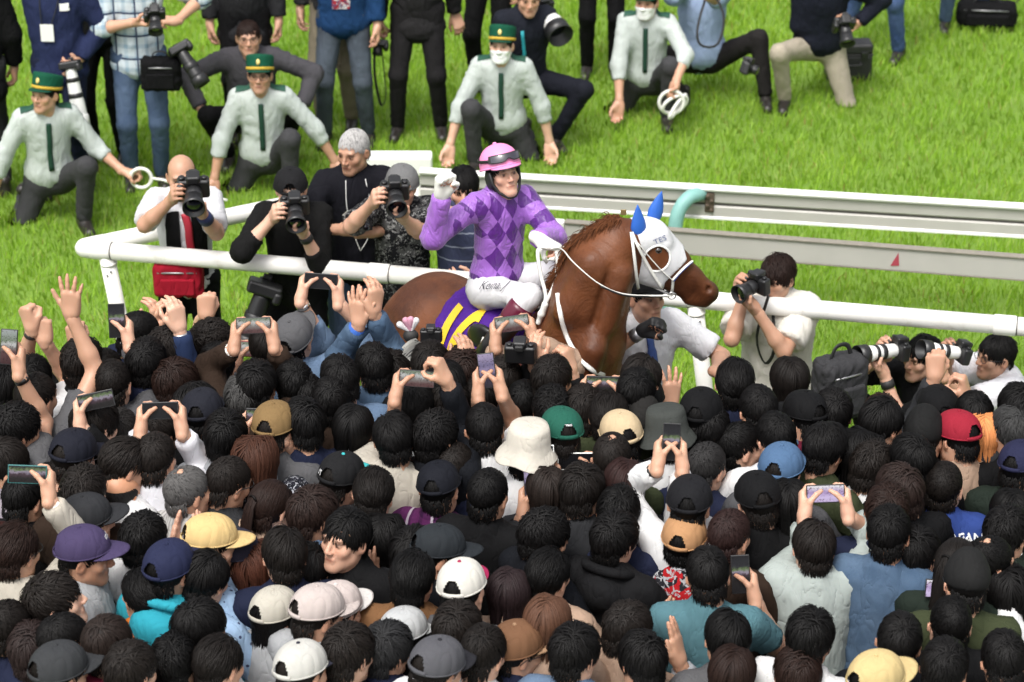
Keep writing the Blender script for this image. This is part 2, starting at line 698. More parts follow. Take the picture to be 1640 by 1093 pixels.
# ---------------------------------------------------------------- head, hand, hair and hat templates
def head_prims(fem=False):
    j = .92 if fem else 1.0
    P = [el((0, -.012, .035), (.075, .094, .086)),
         el((0, .022, -.030), (.060 * j, .066, .083), k=.03),
         el((0, .066, -.096), (.022 * j, .018, .018), k=.035),
         rc((-.044 * j, .012, -.062), (-.014, .062, -.098), .018, .014, .03),
         rc((.044 * j, .012, -.062), (.014, .062, -.098), .018, .014, .03),
         rc((-.036, .080, .024), (.036, .080, .024), .010, .010, .02),
         el((-.044, .058, -.020), (.020, .018, .020), k=.025),
         el((.044, .058, -.020), (.020, .018, .020), k=.025),
         el((-.033, .098, .006), (.017, .016, .010), k=.012, op='s'),
         el((.033, .098, .006), (.017, .016, .010), k=.012, op='s'),
         el((-.032, .076, .005), (.014, .0125, .0115), k=.004),
         el((.032, .076, .005), (.014, .0125, .0115), k=.004),
         rc((0, .088, .014), (0, .106, -.026), .0065, .0105, .012),
         el((-.011, .097, -.031), (.008, .009, .007), k=.008),
         el((.011, .097, -.031), (.008, .009, .007), k=.008),
         rc((-.018, .082, -.057), (.018, .082, -.057), .0055, .0055, .01),
         rc((-.015, .082, -.068), (.015, .082, -.068), .0065, .0065, .008)]
    for s in (-1, 1):
        R = rz(s * .35) @ ry(s * .12) @ rx(-.15)
        P.append(el((s * .079, -.010, -.006), (.007, .019, .031), R, k=.008))
        P.append(el((s * .086, -.006, -.002), (.006, .010, .018), R, k=.004, op='s'))
    nr = .047 if fem else .055
    P.append(rc((0, -.020, -.045), (0, -.030, -.125), nr, nr - .003, .035))
    return P


def head_cols(v, kind):
    c = np.ones((len(v), 3))
    x, y, z = np.abs(v[:, 0]), v[:, 1], v[:, 2]
    def m(w, col):
        c[:] = c * (1 - w[:, None]) + np.asarray(col) * w[:, None]
    front = y > .045
    lips = np.exp(-((x / .021) ** 4) - ((z + .0625) / .0085) ** 2) * front
    m(lips * .75, (.72, .42, .40))
    m(np.exp(-((x / .024) ** 6) - ((z + .0622) / .0028) ** 2) * front * .75, (.22, .10, .09))
    m(np.exp(-(((x - .03) / .03) ** 2) - ((z + .03) / .022) ** 2) * front * .22, (1.0, .62, .56))
    m(np.exp(-(((x - .033) / .017) ** 4) - ((z - .025 + (x - .033) * .12) / .0055) ** 2) * front * .85, (.07, .05, .045))
    e = np.exp(-(((x - .032) / .0155) ** 4) - ((z - .005) / .0065) ** 4) * front
    m(e * .9, (.80, .78, .76))
    m(np.exp(-(((x - .031) / .0075) ** 4) - ((z - .005) / .0075) ** 4) * front * .97, (.03, .02, .018))
    m(np.exp(-(((x - .033) / .019) ** 4) - ((z - .0115) / .0035) ** 2) * front * .85, (.06, .04, .035))
    m(np.exp(-(((x - .009) / .0045) ** 2) - ((z + .0375) / .004) ** 2) * (y > .09) * .8, (.25, .12, .1))  # nose shadow at the nostrils, painted into the skin colour
    ear = (x > .074) & (np.abs(z) < .045)
    m(ear * .25, (1.0, .68, .6))
    if kind == 'stubble':
        m(np.exp(-((z + .09) / .035) ** 2) * front * .30, (.45, .42, .42))
    return np.clip(c, 0, 1)


def tmpl_blob(prims, h, colf=None, pad=None):
    v, q = blob(prims, h, pad)
    b = MB()
    b.add(v, q, colf(v) if colf else (1, 1, 1))
    return b


HEADS = {}
for _k, _fem in (('m', False), ('f', True)):
    HEADS[_k + 'hi'] = tmpl_blob(head_prims(_fem), .0062, lambda v: head_cols(v, 'stubble' if not _fem else ''))
    HEADS[_k + 'lo'] = tmpl_blob(head_prims(_fem), .0125, lambda v: head_cols(v, ''))


def hand_prims(flex, splay, thumb, cup=0.0):
    """left hand: wrist at the origin, fingers along +z, palm facing +y, thumb on +x"""
    P = [rc((0, 0, -.012), (0, 0, .012), .0255, .0265, .02)]
    kn = [(.031, 0, .093), (.0105, -.003, .098), (-.0105, -.001, .094), (-.030, .003, .084)]
    ln = [.070, .079, .073, .057]
    for i, (b, L) in enumerate(zip(kn, ln)):
        P.append(rc((b[0] * .55, 0, .012), b, .0165, .0125, .018))
    P.append(el((.022, .014, .040), (.017, .013, .028), k=.018))
    P.append(el((-.022, .012, .042), (.014, .011, .034), k=.018))
    for i, (b, L) in enumerate(zip(kn, ln)):
        p = np.array(b)
        r0 = .0098 if i < 3 else .0085
        a = 0.0
        sx = math.radians(splay * (1.5 - i) / 1.5)
        for s, fr in enumerate((.44, .31, .25)):
            a += math.radians(flex[s] * (1 + .06 * i))
            d = np.array([math.sin(sx) * math.cos(a), math.sin(a), math.cos(sx) * math.cos(a)])
            q = p + d * L * fr
            P.append(rc(p, q, r0 * (1 - .10 * s), r0 * (1 - .10 * (s + 1)), .006))
            p = q
    t = [np.array(x, float) for x in thumb]
    P.append(rc(t[0], t[1], .0155, .012, .016))
    P.append(rc(t[1], t[2], .0115, .0098, .006))
    P.append(rc(t[2], t[3], .0100, .0082, .005))
    return P


HAND_POSES = {
    'open': ((4, 8, 6), 16, [(.020, .006, .022), (.050, .014, .048), (.070, .016, .075), (.082, .016, .098)]),
    'relax': ((28, 34, 22), 5, [(.020, .008, .022), (.044, .022, .048), (.054, .034, .076), (.052, .044, .100)]),
    'fist': ((82, 98, 62), 0, [(.020, .010, .022), (.043, .030, .048), (.036, .050, .070), (.010, .058, .078)]),
    'grip': ((34, 46, 36), 4, [(.020, .008, .022), (.050, .022, .046), (.062, .045, .068), (.056, .066, .086)]),
    'flat': ((3, 3, 2), 2, [(.020, .006, .022), (.044, .010, .046), (.052, .012, .074), (.052, .012, .100)]),
    'hold': ((58, 60, 40), 2, [(.020, .010, .022), (.046, .030, .046), (.046, .054, .062), (.034, .068, .076)]),
}


def hand_cols(v):
    c = np.ones((len(v), 3))
    w = np.clip((v[:, 2] - .09) / .07, 0, 1) * .16 + (v[:, 1] > .012) * .07
    return c * (1 - w[:, None]) + np.array([1, .66, .6]) * w[:, None]


HANDS = {k: tmpl_blob(hand_prims(*p), .0076, hand_cols) for k, p in HAND_POSES.items()}
for _k in ('relax', 'hold', 'flat'):
    HANDS[_k + '_far'] = tmpl_blob(hand_prims(*HAND_POSES[_k]), .0115, hand_cols)

# ---- hair made of overlapping locks that run from the whorl over the skull
HC, HR = V(0, -.012, .032), V(.0755, .0965, .0895)
WHORL = V(.012, -.075, .105)


def hair_template(seed, n, L, w, lift, zfront=.062, zside=.000, zback=-.070, grav=.25, noise=.25, zmax=9, part=None, long=False, whorl=WHORL, gap=0.0, fade=0.0, nape=-.084):
    r = np.random.default_rng(seed)
    roots = []
    while len(roots) < n:
        d = nrm(r.normal(size=3))
        p = HC + HR * d
        f = (d[1] + 1) / 2
        az = math.atan2(d[0], d[1])
        ca = math.cos(az)
        zl = zside + (zfront - zside) * max(0, ca) ** 1.2 if ca > 0 else zside + (zback - zside) * (-ca) ** .7
        if p[2] < zl or p[2] > zmax:
            continue
        if gap and p[2] > .05 and math.hypot(d[0], d[1] + .25) < gap and r.uniform() < .93:
            continue
        roots.append(p)
    p = np.array(roots)
    nseg = 7 if long else 5
    Ls = L * r.uniform(.65, 1.12, n)
    if long:
        Ls = L * r.uniform(.85, 1.05, n)
    if fade:
        k = np.clip((p[:, 2] + .045) / .10, 0, 1)
        Ls = Ls * ((1 - fade) + fade * k * k * (3 - 2 * k))
    nv = (p - HC) / HR ** 2
    nv /= np.linalg.norm(nv, axis=1)[:, None]
    wh = np.array(whorl)
    t = p - wh
    if part is not None:
        t = p - np.stack([np.full(n, part), p[:, 1] * 1.0 + .015, np.full(n, .14)], 1)
        t[:, 0] += np.sign(p[:, 0] - part) * .03
    # a slight swirl round the whorl
    t = t + (.35 if part is None else .0) * np.cross(nv, t)
    t += r.normal(size=t.shape) * noise * .06
    t -= np.einsum('ij,ij->i', t, nv)[:, None] * nv
    t /= np.linalg.norm(t, axis=1)[:, None] + 1e-9
    lf = lift * r.uniform(.3, 1.1, n) * (1 if not fade else np.clip(Ls / L, .15, 1))
    tone = r.uniform(.75, 1.12, n)
    P, N, T = [], [], []
    q = p + nv * .002
    for s in range(nseg):
        P.append(q.copy())
        e = (q - HC) / HR
        rr = np.linalg.norm(e, axis=1)
        nn = e / HR
        nn /= np.linalg.norm(nn, axis=1)[:, None]
        below = q[:, 2] < -.02
        if long:
            nn[below, 2] = 0
            nn /= np.linalg.norm(nn, axis=1)[:, None] + 1e-9
        N.append(nn)
        T.append(t.copy())
        g = grav * (1 + s * .5)
        t = t + np.array([0, 0, -1.0]) * g + r.normal(size=t.shape) * noise * .22
        tgt = 1 + (lf / .09) * math.sin(math.pi * min(1, (s + 1) / nseg * .8)) + .01
        inw = rr < tgt
        on = np.where((~below | (not long))[:, None], nn, nn * .15)
        t = t - np.einsum('ij,ij->i', t, on)[:, None] * on
        t = t + on * np.clip((tgt - rr), -.12, .12)[:, None] * 3.0
        t /= np.linalg.norm(t, axis=1)[:, None] + 1e-9
        q = q + t * (Ls / (nseg - 1))[:, None]
    b = MB()
    V3, Cs = [], []
    for s in range(nseg):
        fr = s / (nseg - 1)
        ww = w * (1 - .85 * fr ** 2.2) * (.55 + .45 * min(1, fr * 3))
        side = np.cross(N[s], T[s])
        side /= np.linalg.norm(side, axis=1)[:, None] + 1e-9
        jit = r.uniform(.7, 1.3, n)[:, None] if s == 0 else jit
        V3.append(np.stack([P[s] - side * ww * .5 * jit, P[s] + N[s] * ww * .42, P[s] + side * ww * .5 * jit], 1))
    A = np.stack(V3, 1)                     # n, seg, 3, xyz
    if nape < -.06 and not long:            # short locks down the nape, on the neck
        k = n // 4
        ph = r.uniform(-1.15, 1.15, k)
        zz = nape + (.070 - .0) * r.uniform(0, 1, k) ** .75 + .022 * ph ** 2
        blend = np.clip((zz + .10) / .07, 0, 1)
        rad = .0545 + .0165 * blend
        N2 = np.stack([np.sin(ph), -np.cos(ph), 0 * ph], 1)
        P0 = np.stack([rad * np.sin(ph), -.024 - rad * np.cos(ph) * (.95 + .12 * blend), zz], 1) + N2 * .001
        D2 = np.stack([r.normal(size=k) * .12, -.10 + r.normal(size=k) * .04, -np.ones(k)], 1)
        S2 = np.cross(N2, D2)
        S2 /= np.linalg.norm(S2, axis=1)[:, None]
        L2 = r.uniform(.014, .034, k) * (.45 + .55 * blend)
        B2 = []
        for s in range(nseg):
            fr = s / (nseg - 1)
            q2 = P0 + D2 * (L2 * fr)[:, None] + N2 * (.004 * math.sin(fr * 2.4))
            ww = w * .8 * (1 - .85 * fr ** 2)
            B2.append(np.stack([q2 - S2 * ww * .5, q2 + N2 * ww * .4, q2 + S2 * ww * .5], 1))
        A = np.concatenate([A, np.stack(B2, 1)])
        tone = np.concatenate([tone, r.uniform(.6, 1.1, k)])
        n = n + k
    idx = np.arange(n * nseg * 3).reshape(n, nseg, 3)
    fs = []
    for s in range(nseg - 1):
        for a, c in ((0, 1), (1, 2)):
            fs.append(np.stack([idx[:, s, a], idx[:, s, c], idx[:, s + 1, c], idx[:, s + 1, a]], 1))
    cc = np.repeat(tone, nseg * 3)[:, None] * np.ones(3)
    b.add(A.reshape(-1, 3), np.concatenate(fs), cc)
    # undercoat on the skull
    nu, nvv = 40, 26
    th = np.linspace(0, 2 * np.pi, nu, endpoint=False)
    ph = np.linspace(-.95, np.pi / 2, nvv)
    pts, keep = [], []
    for a in ph:
        for c_ in th:
            d = np.array([math.cos(a) * math.sin(c_), math.cos(a) * math.cos(c_), math.sin(a)])
            pts.append(HC + (HR + .0005) * d)
            ca = math.cos(c_)
            zl = zside + (zfront - zside) * max(0, ca) ** 1.2 if ca > 0 else zside + (zback - zside) * (-ca) ** .7
            z = pts[-1][2]
            k = z > zl + .004 and z < zmax
            if gap and z > .05 and math.hypot(d[0], d[1] + .25) < gap * .97:
                k = False
            keep.append(k)
    f = []
    for i in range(nvv - 1):
        for j in range(nu):
            q4 = [i * nu + j, i * nu + (j + 1) % nu, (i + 1) * nu + (j + 1) % nu, (i + 1) * nu + j]
            if all(keep[x] for x in q4):
                f.append(q4)
    if f:
        b.add(pts, np.array(f), (.6, .6, .6))
    return b.mesh('hair', HAIR)


HAIRS = {
    'short1': hair_template(1, 1350, .052, .0070, .011, zback=-.055, zside=.018, fade=.75),
    'short2': hair_template(2, 1350, .062, .0074, .015, zback=-.058, zside=.016, noise=.45, fade=.7),
    'short3': hair_template(3, 1300, .044, .0068, .009, zback=-.045, zside=.026, noise=.35, fade=.8),
    'mop1': hair_template(4, 1400, .085, .0076, .015, zback=-.055, zside=.010, grav=.30, noise=.22, fade=.5),
    'mop2': hair_template(5, 1400, .095, .0078, .018, zback=-.060, zside=.008, grav=.28, noise=.40, fade=.45),
    'mop3': hair_template(6, 1350, .080, .0082, .018, zback=-.052, zside=.012, grav=.2, noise=.65, fade=.5),
    'curly': hair_template(7, 1350, .055, .0076, .022, zback=-.055, zside=.012, grav=.1, noise=1.4, fade=.5),
    'part1': hair_template(17, 1350, .085, .0074, .014, zback=-.055, zside=.012, grav=.34, noise=.25, part=.03, fade=.45),
    'part2': hair_template(18, 1350, .075, .0074, .016, zback=-.050, zside=.016, grav=.25, noise=.45, part=-.032, fade=.55),
    'swept': hair_template(19, 1350, .070, .0072, .014, zback=-.055, zside=.014, grav=.12, noise=.35, whorl=V(.03, .10, .10), fade=.55),
    'bob': hair_template(8, 1400, .205, .0088, .013, zback=-.06, grav=.55, noise=.10, long=True, part=.006),
    'long': hair_template(9, 1400, .36, .0090, .011, zback=-.06, grav=.6, noise=.12, long=True, part=-.008),
    'tied': hair_template(10, 1500, .11, .0072, .004, zback=-.07, grav=.15, noise=.10, whorl=V(0, .09, .09)),
    'bald': hair_template(11, 1100, .032, .0066, .004, zfront=.5, zside=.0, zback=-.068, zmax=.058, noise=.3, nape=-.085),
    'thin': hair_template(12, 1400, .042, .0068, .005, zback=-.065, noise=.45, gap=.19),
    'buzz': hair_template(13, 1500, .020, .0062, .003, zback=-.06, zside=.008, noise=.3),
    'hat_short': hair_template(14, 1200, .045, .0070, .003, zback=-.078, zmax=.088),
    'hat_mop': hair_template(15, 1200, .075, .0076, .006, zback=-.078, zmax=.088, grav=.4),
    'hat_long': hair_template(16, 1300, .24, .0085, .006, zback=-.06, zmax=.088, grav=.7, long=True, part=0.0),
}


def ponytail(seed):
    r = np.random.default_rng(seed)
    b = MB()
    for i in range(120):
        a = r.uniform(0, 6.28)
        o = V(math.cos(a), 0, math.sin(a)) * r.uniform(0, .018)
        p0 = V(0, -.108, .06) + o
        L = r.uniform(.20, .30)
        pts = [p0 + V(o[0] * s * 1.2 + r.normal() * .003, -.035 * math.sin(min(1, s * 1.6) * 1.5) , -L * s ** 1.25 + .01 * math.sin(3 * s)) for s in np.linspace(0, 1, 7)]
        b.tube(pts, np.linspace(.0075, .0022, 7), 4, col=np.ones(3) * r.uniform(.6, 1.2), caps=False)
    b.tube([V(.02 * math.cos(t), -.110 - .004 * math.sin(t), .06 + .02 * math.sin(t)) for t in np.linspace(0, 6.28, 13)], .006, 6, col=(.2, .2, .2))
    return b.mesh('ponytail', HAIR)


PONY = ponytail(3)


def cap_dome(n=96, m=24, hr=(.0925, .1125, .096), c=(0, -.012, .036), seams=6, tilt=.14, flat=0.0, back=True):
    """six-panel crown and, when asked for, the arched opening above the rear strap"""
    b = MB()
    P = []
    th = np.linspace(0, 2 * np.pi, n, endpoint=False)
    for i in range(m + 1):
        a = (math.pi / 2) * i / m
        for t in th:
            s = 1 - .016 * math.exp(-((math.sin(t * seams / 2)) / .22) ** 2) * math.sin(min(1, 1.4 * (m - i) / m + .1))
            cr, sr = math.cos(a) ** .82, math.sin(a) ** .95
            P.append([hr[0] * cr * math.sin(t) * s, hr[1] * cr * math.cos(t) * s, hr[2] * sr * (1 - flat * .1)])
    P = np.array(P)
    f = []
    for i in range(m):
        for j in range(n):
            t = th[j] + np.pi / n
            if back and 1 < i < 10 and abs(((t - np.pi + np.pi) % (2 * np.pi)) - np.pi) < .40 * math.sqrt(max(0, 1 - (i / 10) ** 2)):
                continue
            f.append([i * n + j, i * n + (j + 1) % n, (i + 1) * n + (j + 1) % n, (i + 1) * n + j])
    R = rx(tilt)
    b.add(P @ R.T + np.array(c), np.array(f))
    # rolled lower edge
    e = P[:n]
    b.tube(e @ R.T + np.array(c), .0035, 6, closed=True)
    return b, R, np.array(c)


def cap_brim(R, c, hr=(.0925, .1125), ang=1.12, out=.075, droop=.016, n=22, m=6, flatb=False):
    b = MB()
    top, bot = [], []
    for j in range(n + 1):
        t = -ang + 2 * ang * j / n
        w = max(0, math.cos(t / ang * math.pi / 2)) ** .55
        for i in range(m + 1):
            s = i / m
            x = hr[0] * math.sin(t) * (1 + .05 * s * w)
            y = hr[1] * math.cos(t) + out * s * w * (1 if flatb else .97)
            z = -droop * (x / hr[0]) ** 2 * (0.25 if flatb else 1) - .012 * s * w
            top.append([x, y, z + .002])
            bot.append([x, y, z - .0025])
    k = len(top)
    f = []
    for j in range(n):
        for i in range(m):
            a = j * (m + 1) + i
            f.append([a, a + 1, a + m + 2, a + m + 1])
            f.append([k + a, k + a + m + 1, k + a + m + 2, k + a + 1])
        a = j * (m + 1) + m
        f.append([a, k + a, k + a + m + 1, a + m + 1])
    b.add(np.array(top + bot) @ R.T + c, np.array(f))
    return b


_d, _R, _c = cap_dome()
CAP_CROWN = _d.mesh('crown', CAPCLOTH)
CAP_BRIM = cap_brim(_R, _c).mesh('brim', CAPCLOTH)
CAP_BRIM_FLAT = cap_brim(_R, _c, out=.072, flatb=True).mesh('brim', CAPCLOTH)
CAP_BUTTON = MB().lathe([(.0005, .005), (.006, .004), (.008, 0), (.008, -.003)][::-1], _c + _R @ V(0, 0, .0965), _R, 12).mesh('button', CAPCLOTH)
CAP_STRAP = MB().tube([_c + _R @ V(.0935 * math.sin(t), .1135 * math.cos(t), .004) for t in np.linspace(np.pi - .5, np.pi + .5, 9)], .003, 6, flat=3.2, ref=V(0, 0, 1)).mesh('strap', CAPCLOTH)


def bucket_template():
    b = MB()
    n = 40
    prof = [(.060, .125), (.086, .118), (.094, .100), (.100, .060), (.104, .030), (.118, .008), (.140, -.020), (.142, -.024), (.136, -.022), (.104, .020)]
    a = np.linspace(0, 2 * np.pi, n, endpoint=False)
    P = []
    for i, (r, z) in enumerate([(.001, .128)] + prof):
        for t in a:
            w = 1 + (.05 * math.sin(3 * t + .6) + .03 * math.sin(5 * t)) * (1 if r > .11 else .3)
            P.append([r * .92 * math.sin(t) * w, r * 1.08 * math.cos(t) * w - .012, z + .022 + (.007 * math.sin(4 * t + 1) if r > .11 else 0)])
    f = [[i * n + (j + 1) % n, i * n + j, (i + 1) * n + j, (i + 1) * n + (j + 1) % n] for i in range(len(prof)) for j in range(n)]
    b.add(P, np.array(f))
    return b.mesh('crown', CAPCLOTH)


BUCKET = bucket_template()


def beanie_template():
    v, q = blob([el((0, -.014, .045), (.088, .107, .092)), rc((0, -.014, .05), (0, -.02, .10), .07, .06, .03)], .011)
    k = v[:, 2] > .012
    v[:, 2] = np.where(k, v[:, 2], .012 + (v[:, 2] - .012) * .1)
    b = MB()
    b.add(v, q[k[q].any(1)])
    return b.mesh('crown', CAPCLOTH)


BEANIE = beanie_template()


def staff_cap():
    n = 44
    a = np.linspace(0, 2 * np.pi, n, endpoint=False)
    def ring(rows, closed_top=False):
        b = MB()
        P = [[r * .90 * math.sin(t), r * 1.10 * math.cos(t) - .012, z + tl * math.cos(t)] for r, z, tl in rows for t in a]
        f = [[i * n + j, i * n + (j + 1) % n, (i + 1) * n + (j + 1) % n, (i + 1) * n + j] for i in range(len(rows) - 1) for j in range(n)]
        b.add(P, np.array(f))
        return b
    crown = ring([(.102, .052, 0), (.104, .080, .002), (.105, .108, .006), (.103, .122, .009), (.097, .128, .010), (.06, .131, .006), (.001, .132, 0)]).mesh('crown', CAPCLOTH)
    band = ring([(.103, .030, 0), (.1065, .032, 0), (.1065, .048, 0), (.103, .050, 0)]).mesh('band', CAPCLOTH)
    brim = cap_brim(rx(-.05), V(0, -.012, .032), hr=(.094, .114), ang=1.05, out=.046, droop=.010).mesh('brim', CAPCLOTH)
    b = MB()
    b.lathe([(.0005, .004), (.012, .003), (.017, 0)][::-1], (0, .104, .082), rx(-np.pi / 2 + .05) @ np.diag([.85, 1.25, 1.0]), 18)
    return crown, band, brim, b.mesh('badge', GOLD)


SC_CROWN, SC_BAND, SC_BRIM, SC_BADGE = staff_cap()


def mask_template():
    fn = lambda p: sdf(head_prims(), p) - .006
    v, q = snet(fn, V(-.075, .02, -.125), V(.075, .13, -.005), .006)
    k = (v[:, 1] > .028) & (v[:, 2] < -.012 - .12 * np.abs(v[:, 0])) & (v[:, 2] > -.116)
    b = MB()
    v = v.copy()
    v[:, 1] += .010 * np.exp(-(v[:, 0] / .03) ** 2 - ((v[:, 2] + .055) / .03) ** 2)
    b.add(v, q[k[q].all(1)])
    for s in (-1, 1):
        b.tube([V(s * .058, .045, -.035), V(s * .074, .01, -.012), V(s * .082, -.022, .012)], .0014, 4)
        b.tube([V(s * .056, .042, -.09), V(s * .072, .008, -.045), V(s * .080, -.026, -.012)], .0014, 4)
    return b.mesh('face_mask', MASK_MAT)


MASK = mask_template()


def glasses_template():
    fr, ln = MB(), MB()
    for s in (-1, 1):
        c = V(s * .033, .098, .004)
        pts = [c + V(.024 * math.cos(t) * 1.0, -.006 * abs(math.cos(t)), .017 * math.sin(t)) for t in np.linspace(0, 2 * np.pi, 20, endpoint=False)]
        fr.tube(pts, .0018, 5, closed=True)
        fr.tube([V(s * .057, .092, .010), V(s * .076, .06, .012), V(s * .083, -.005, .012), V(s * .083, -.03, -.006)], .0020, 5)
    fr.tube([V(-.010, .100, .008), V(0, .104, .011), V(.010, .100, .008)], .0018, 5)
    return fr.mesh('glasses', BLACK_PLASTIC)


GLASSES = glasses_template()


def shoe_template():
    v, q = blob([rc((0, -.05, .045), (0, .02, .05), .036, .038, .02), rc((0, .02, .04), (0, .135, .026), .038, .032, .03), rc((0, -.06, .02), (0, .14, .018), .034, .034, .02),
                 rc((0, -.045, .05), (0, -.05, .11), .035, .040, .02)], .014)
    v[:, 2] = np.maximum(v[:, 2], 0)
    b = MB()
    b.add(v, q)
    return b.mesh('shoe', SHOE_MAT)


SHOE = shoe_template()
# ---------------------------------------------------------------- people
SKINS = [(.52, .31, .21), (.56, .345, .245), (.46, .27, .18), (.60, .385, .28), (.42, .235, .15)]
BLACK_HAIR, BROWN_HAIR, DKBROWN_HAIR, GREY_HAIR, WHITE_HAIR = (.0042, .0037, .0037), (.085, .034, .018), (.016, .008, .006), (.085, .082, .08), (.40, .39, .38)
WARN = []


def ik(S, W, l1, l2, hint):
    d = np.linalg.norm(W - S)
    n = (W - S) / (d + 1e-9)
    over = d - (l1 + l2) * .995
    if over > 0:
        k = min(1.10, d / ((l1 + l2) * .995))
        l1, l2 = l1 * k, l2 * k
        if d > (l1 + l2) * .996:
            d = (l1 + l2) * .995
            W = S + n * d
    d = max(d, abs(l1 - l2) + .02)
    a = (l1 * l1 - l2 * l2 + d * d) / (2 * d)
    h = math.sqrt(max(l1 * l1 - a * a, 1e-6))
    hv = hint - (hint @ n) * n
    hv = hv / (np.linalg.norm(hv) + 1e-9)
    return S + n * a + hv * h, W, max(0, over)


_cache = {}


def shoulder_of(pel, Rsp, s, side, W):
    S = pel + Rsp @ (V(side * .156, -.012, .468) * s)
    if W is not None and W[2] > S[2]:
        up = min(1, (W[2] - S[2]) / .3)
        S = pel + Rsp @ (V(side * (.156 - .012 * up), -.01 + .02 * up, .470 + .05 * up) * s)
    return S


def build_arm(pel, Rsp, s, side, arm):
    """arm: dict with w (wrist), f (finger direction), p (palm direction), pose, e (elbow hint), all local"""
    S = shoulder_of(pel, Rsp, s, side, arm['w'])
    E, W, over = ik(S, arm['w'], .295 * s, .255 * s, arm.get('e', V(side * .5, -.2, -1.0)))
    return dict(S=S, E=E, W=W, over=over, preset=arm.get('preset', False), **{k: arm[k] for k in ('f', 'p', 'pose')})


def arm_preset(name, side, s):
    if name == 'down':
        return dict(w=V(side * .23, .05, .86) * s, f=V(0, .1, -1), p=V(-side, .1, 0), pose='relax', e=V(side * .4, -1, 0))
    if name == 'fold':
        return dict(w=V(side * .09, .27, 1.10) * s, f=V(-side * .8, .4, .3), p=V(0, -1, .2), pose='relax', e=V(side, -.3, -.6))
    if name == 'clasp':
        return dict(w=V(side * .10, .24, 1.00) * s, f=V(-side * .8, .5, 0), p=V(0, -.3, 1), pose='hold', e=V(side, -.4, -.4))
    if name == 'clap':
        return dict(w=V(side * .055, .30, 1.36) * s, f=V(-side * .1, .35, .95), p=V(-side, 0, 0), pose='flat', e=V(side, -.2, -.8))
    if name == 'hip':
        return dict(w=V(side * .20, .10, 1.02) * s, f=V(-side * .3, .8, -.3), p=V(-side, -.2, 0), pose='relax', e=V(side, -1, -.2))
    raise KeyError(name)


def hand_into(b, a, side, hs=1.0, far=False):
    f = nrm(a['f'])
    p = np.asarray(a['p'], float)
    p = nrm(p - (p @ f) * f)
    T = np.cross(p, f) if side < 0 else np.cross(f, p)
    M = np.stack([T, p, f], 1) * hs
    b.merge(HANDS[a['pose'] + ('_far' if far and a['pose'] + '_far' in HANDS else '')], M, a['W'], flip=side > 0)


def body_mesh(pel, Rsp, s, arms, headc, RH, hs, fem, hi, w):
    nb = pel + Rsp @ (V(0, -.018, .520) * s)
    nr = .046 if fem else .053
    P = [el(pel + Rsp @ (V(0, -.005, .36) * s), V(.124, .086, .185) * s * V(w, w, 1), Rsp),
         el(pel + Rsp @ (V(0, 0, .10) * s), V(.115, .09, .20) * s * V(w, w, 1), Rsp, k=.06),
         rc(nb, headc + RH @ V(0, -.022, -.075) * hs, nr, nr, .03),
         rc(pel + Rsp @ (V(-.10, -.012, .458) * s), pel + Rsp @ (V(.10, -.012, .458) * s), .042, .042, .05)]
    if not hi:
        P.pop(1)
    for side, a in zip((-1, 1), arms):
        P.append(rc(a['S'], a['E'], .046 * w, .038, .04))
        m = a['E'] + (a['W'] - a['E']) * .3
        P.append(rc(a['E'], m, .038, .039, .02))
        P.append(rc(m, a['W'] - nrm(a['W'] - m) * .02, .039, .0265, .02))
        P.append(rc(a['W'] - nrm(a['W'] - m) * .02, a['W'] + nrm(a['f']) * .012, .0265, .026, .02))
    v, q = blob(P, .018 if hi else (.028 if all(a.get('preset') for a in arms) else .0215))
    b = MB()
    b.add(v, q)
    b.merge(HEADS[('f' if fem else 'm') + ('hi' if hi else 'lo')], RH * hs, headc)
    for side, a in zip((-1, 1), arms):
        hand_into(b, a, side, .97 if fem else 1.04, far=not hi and a.get('preset', False))
    return b


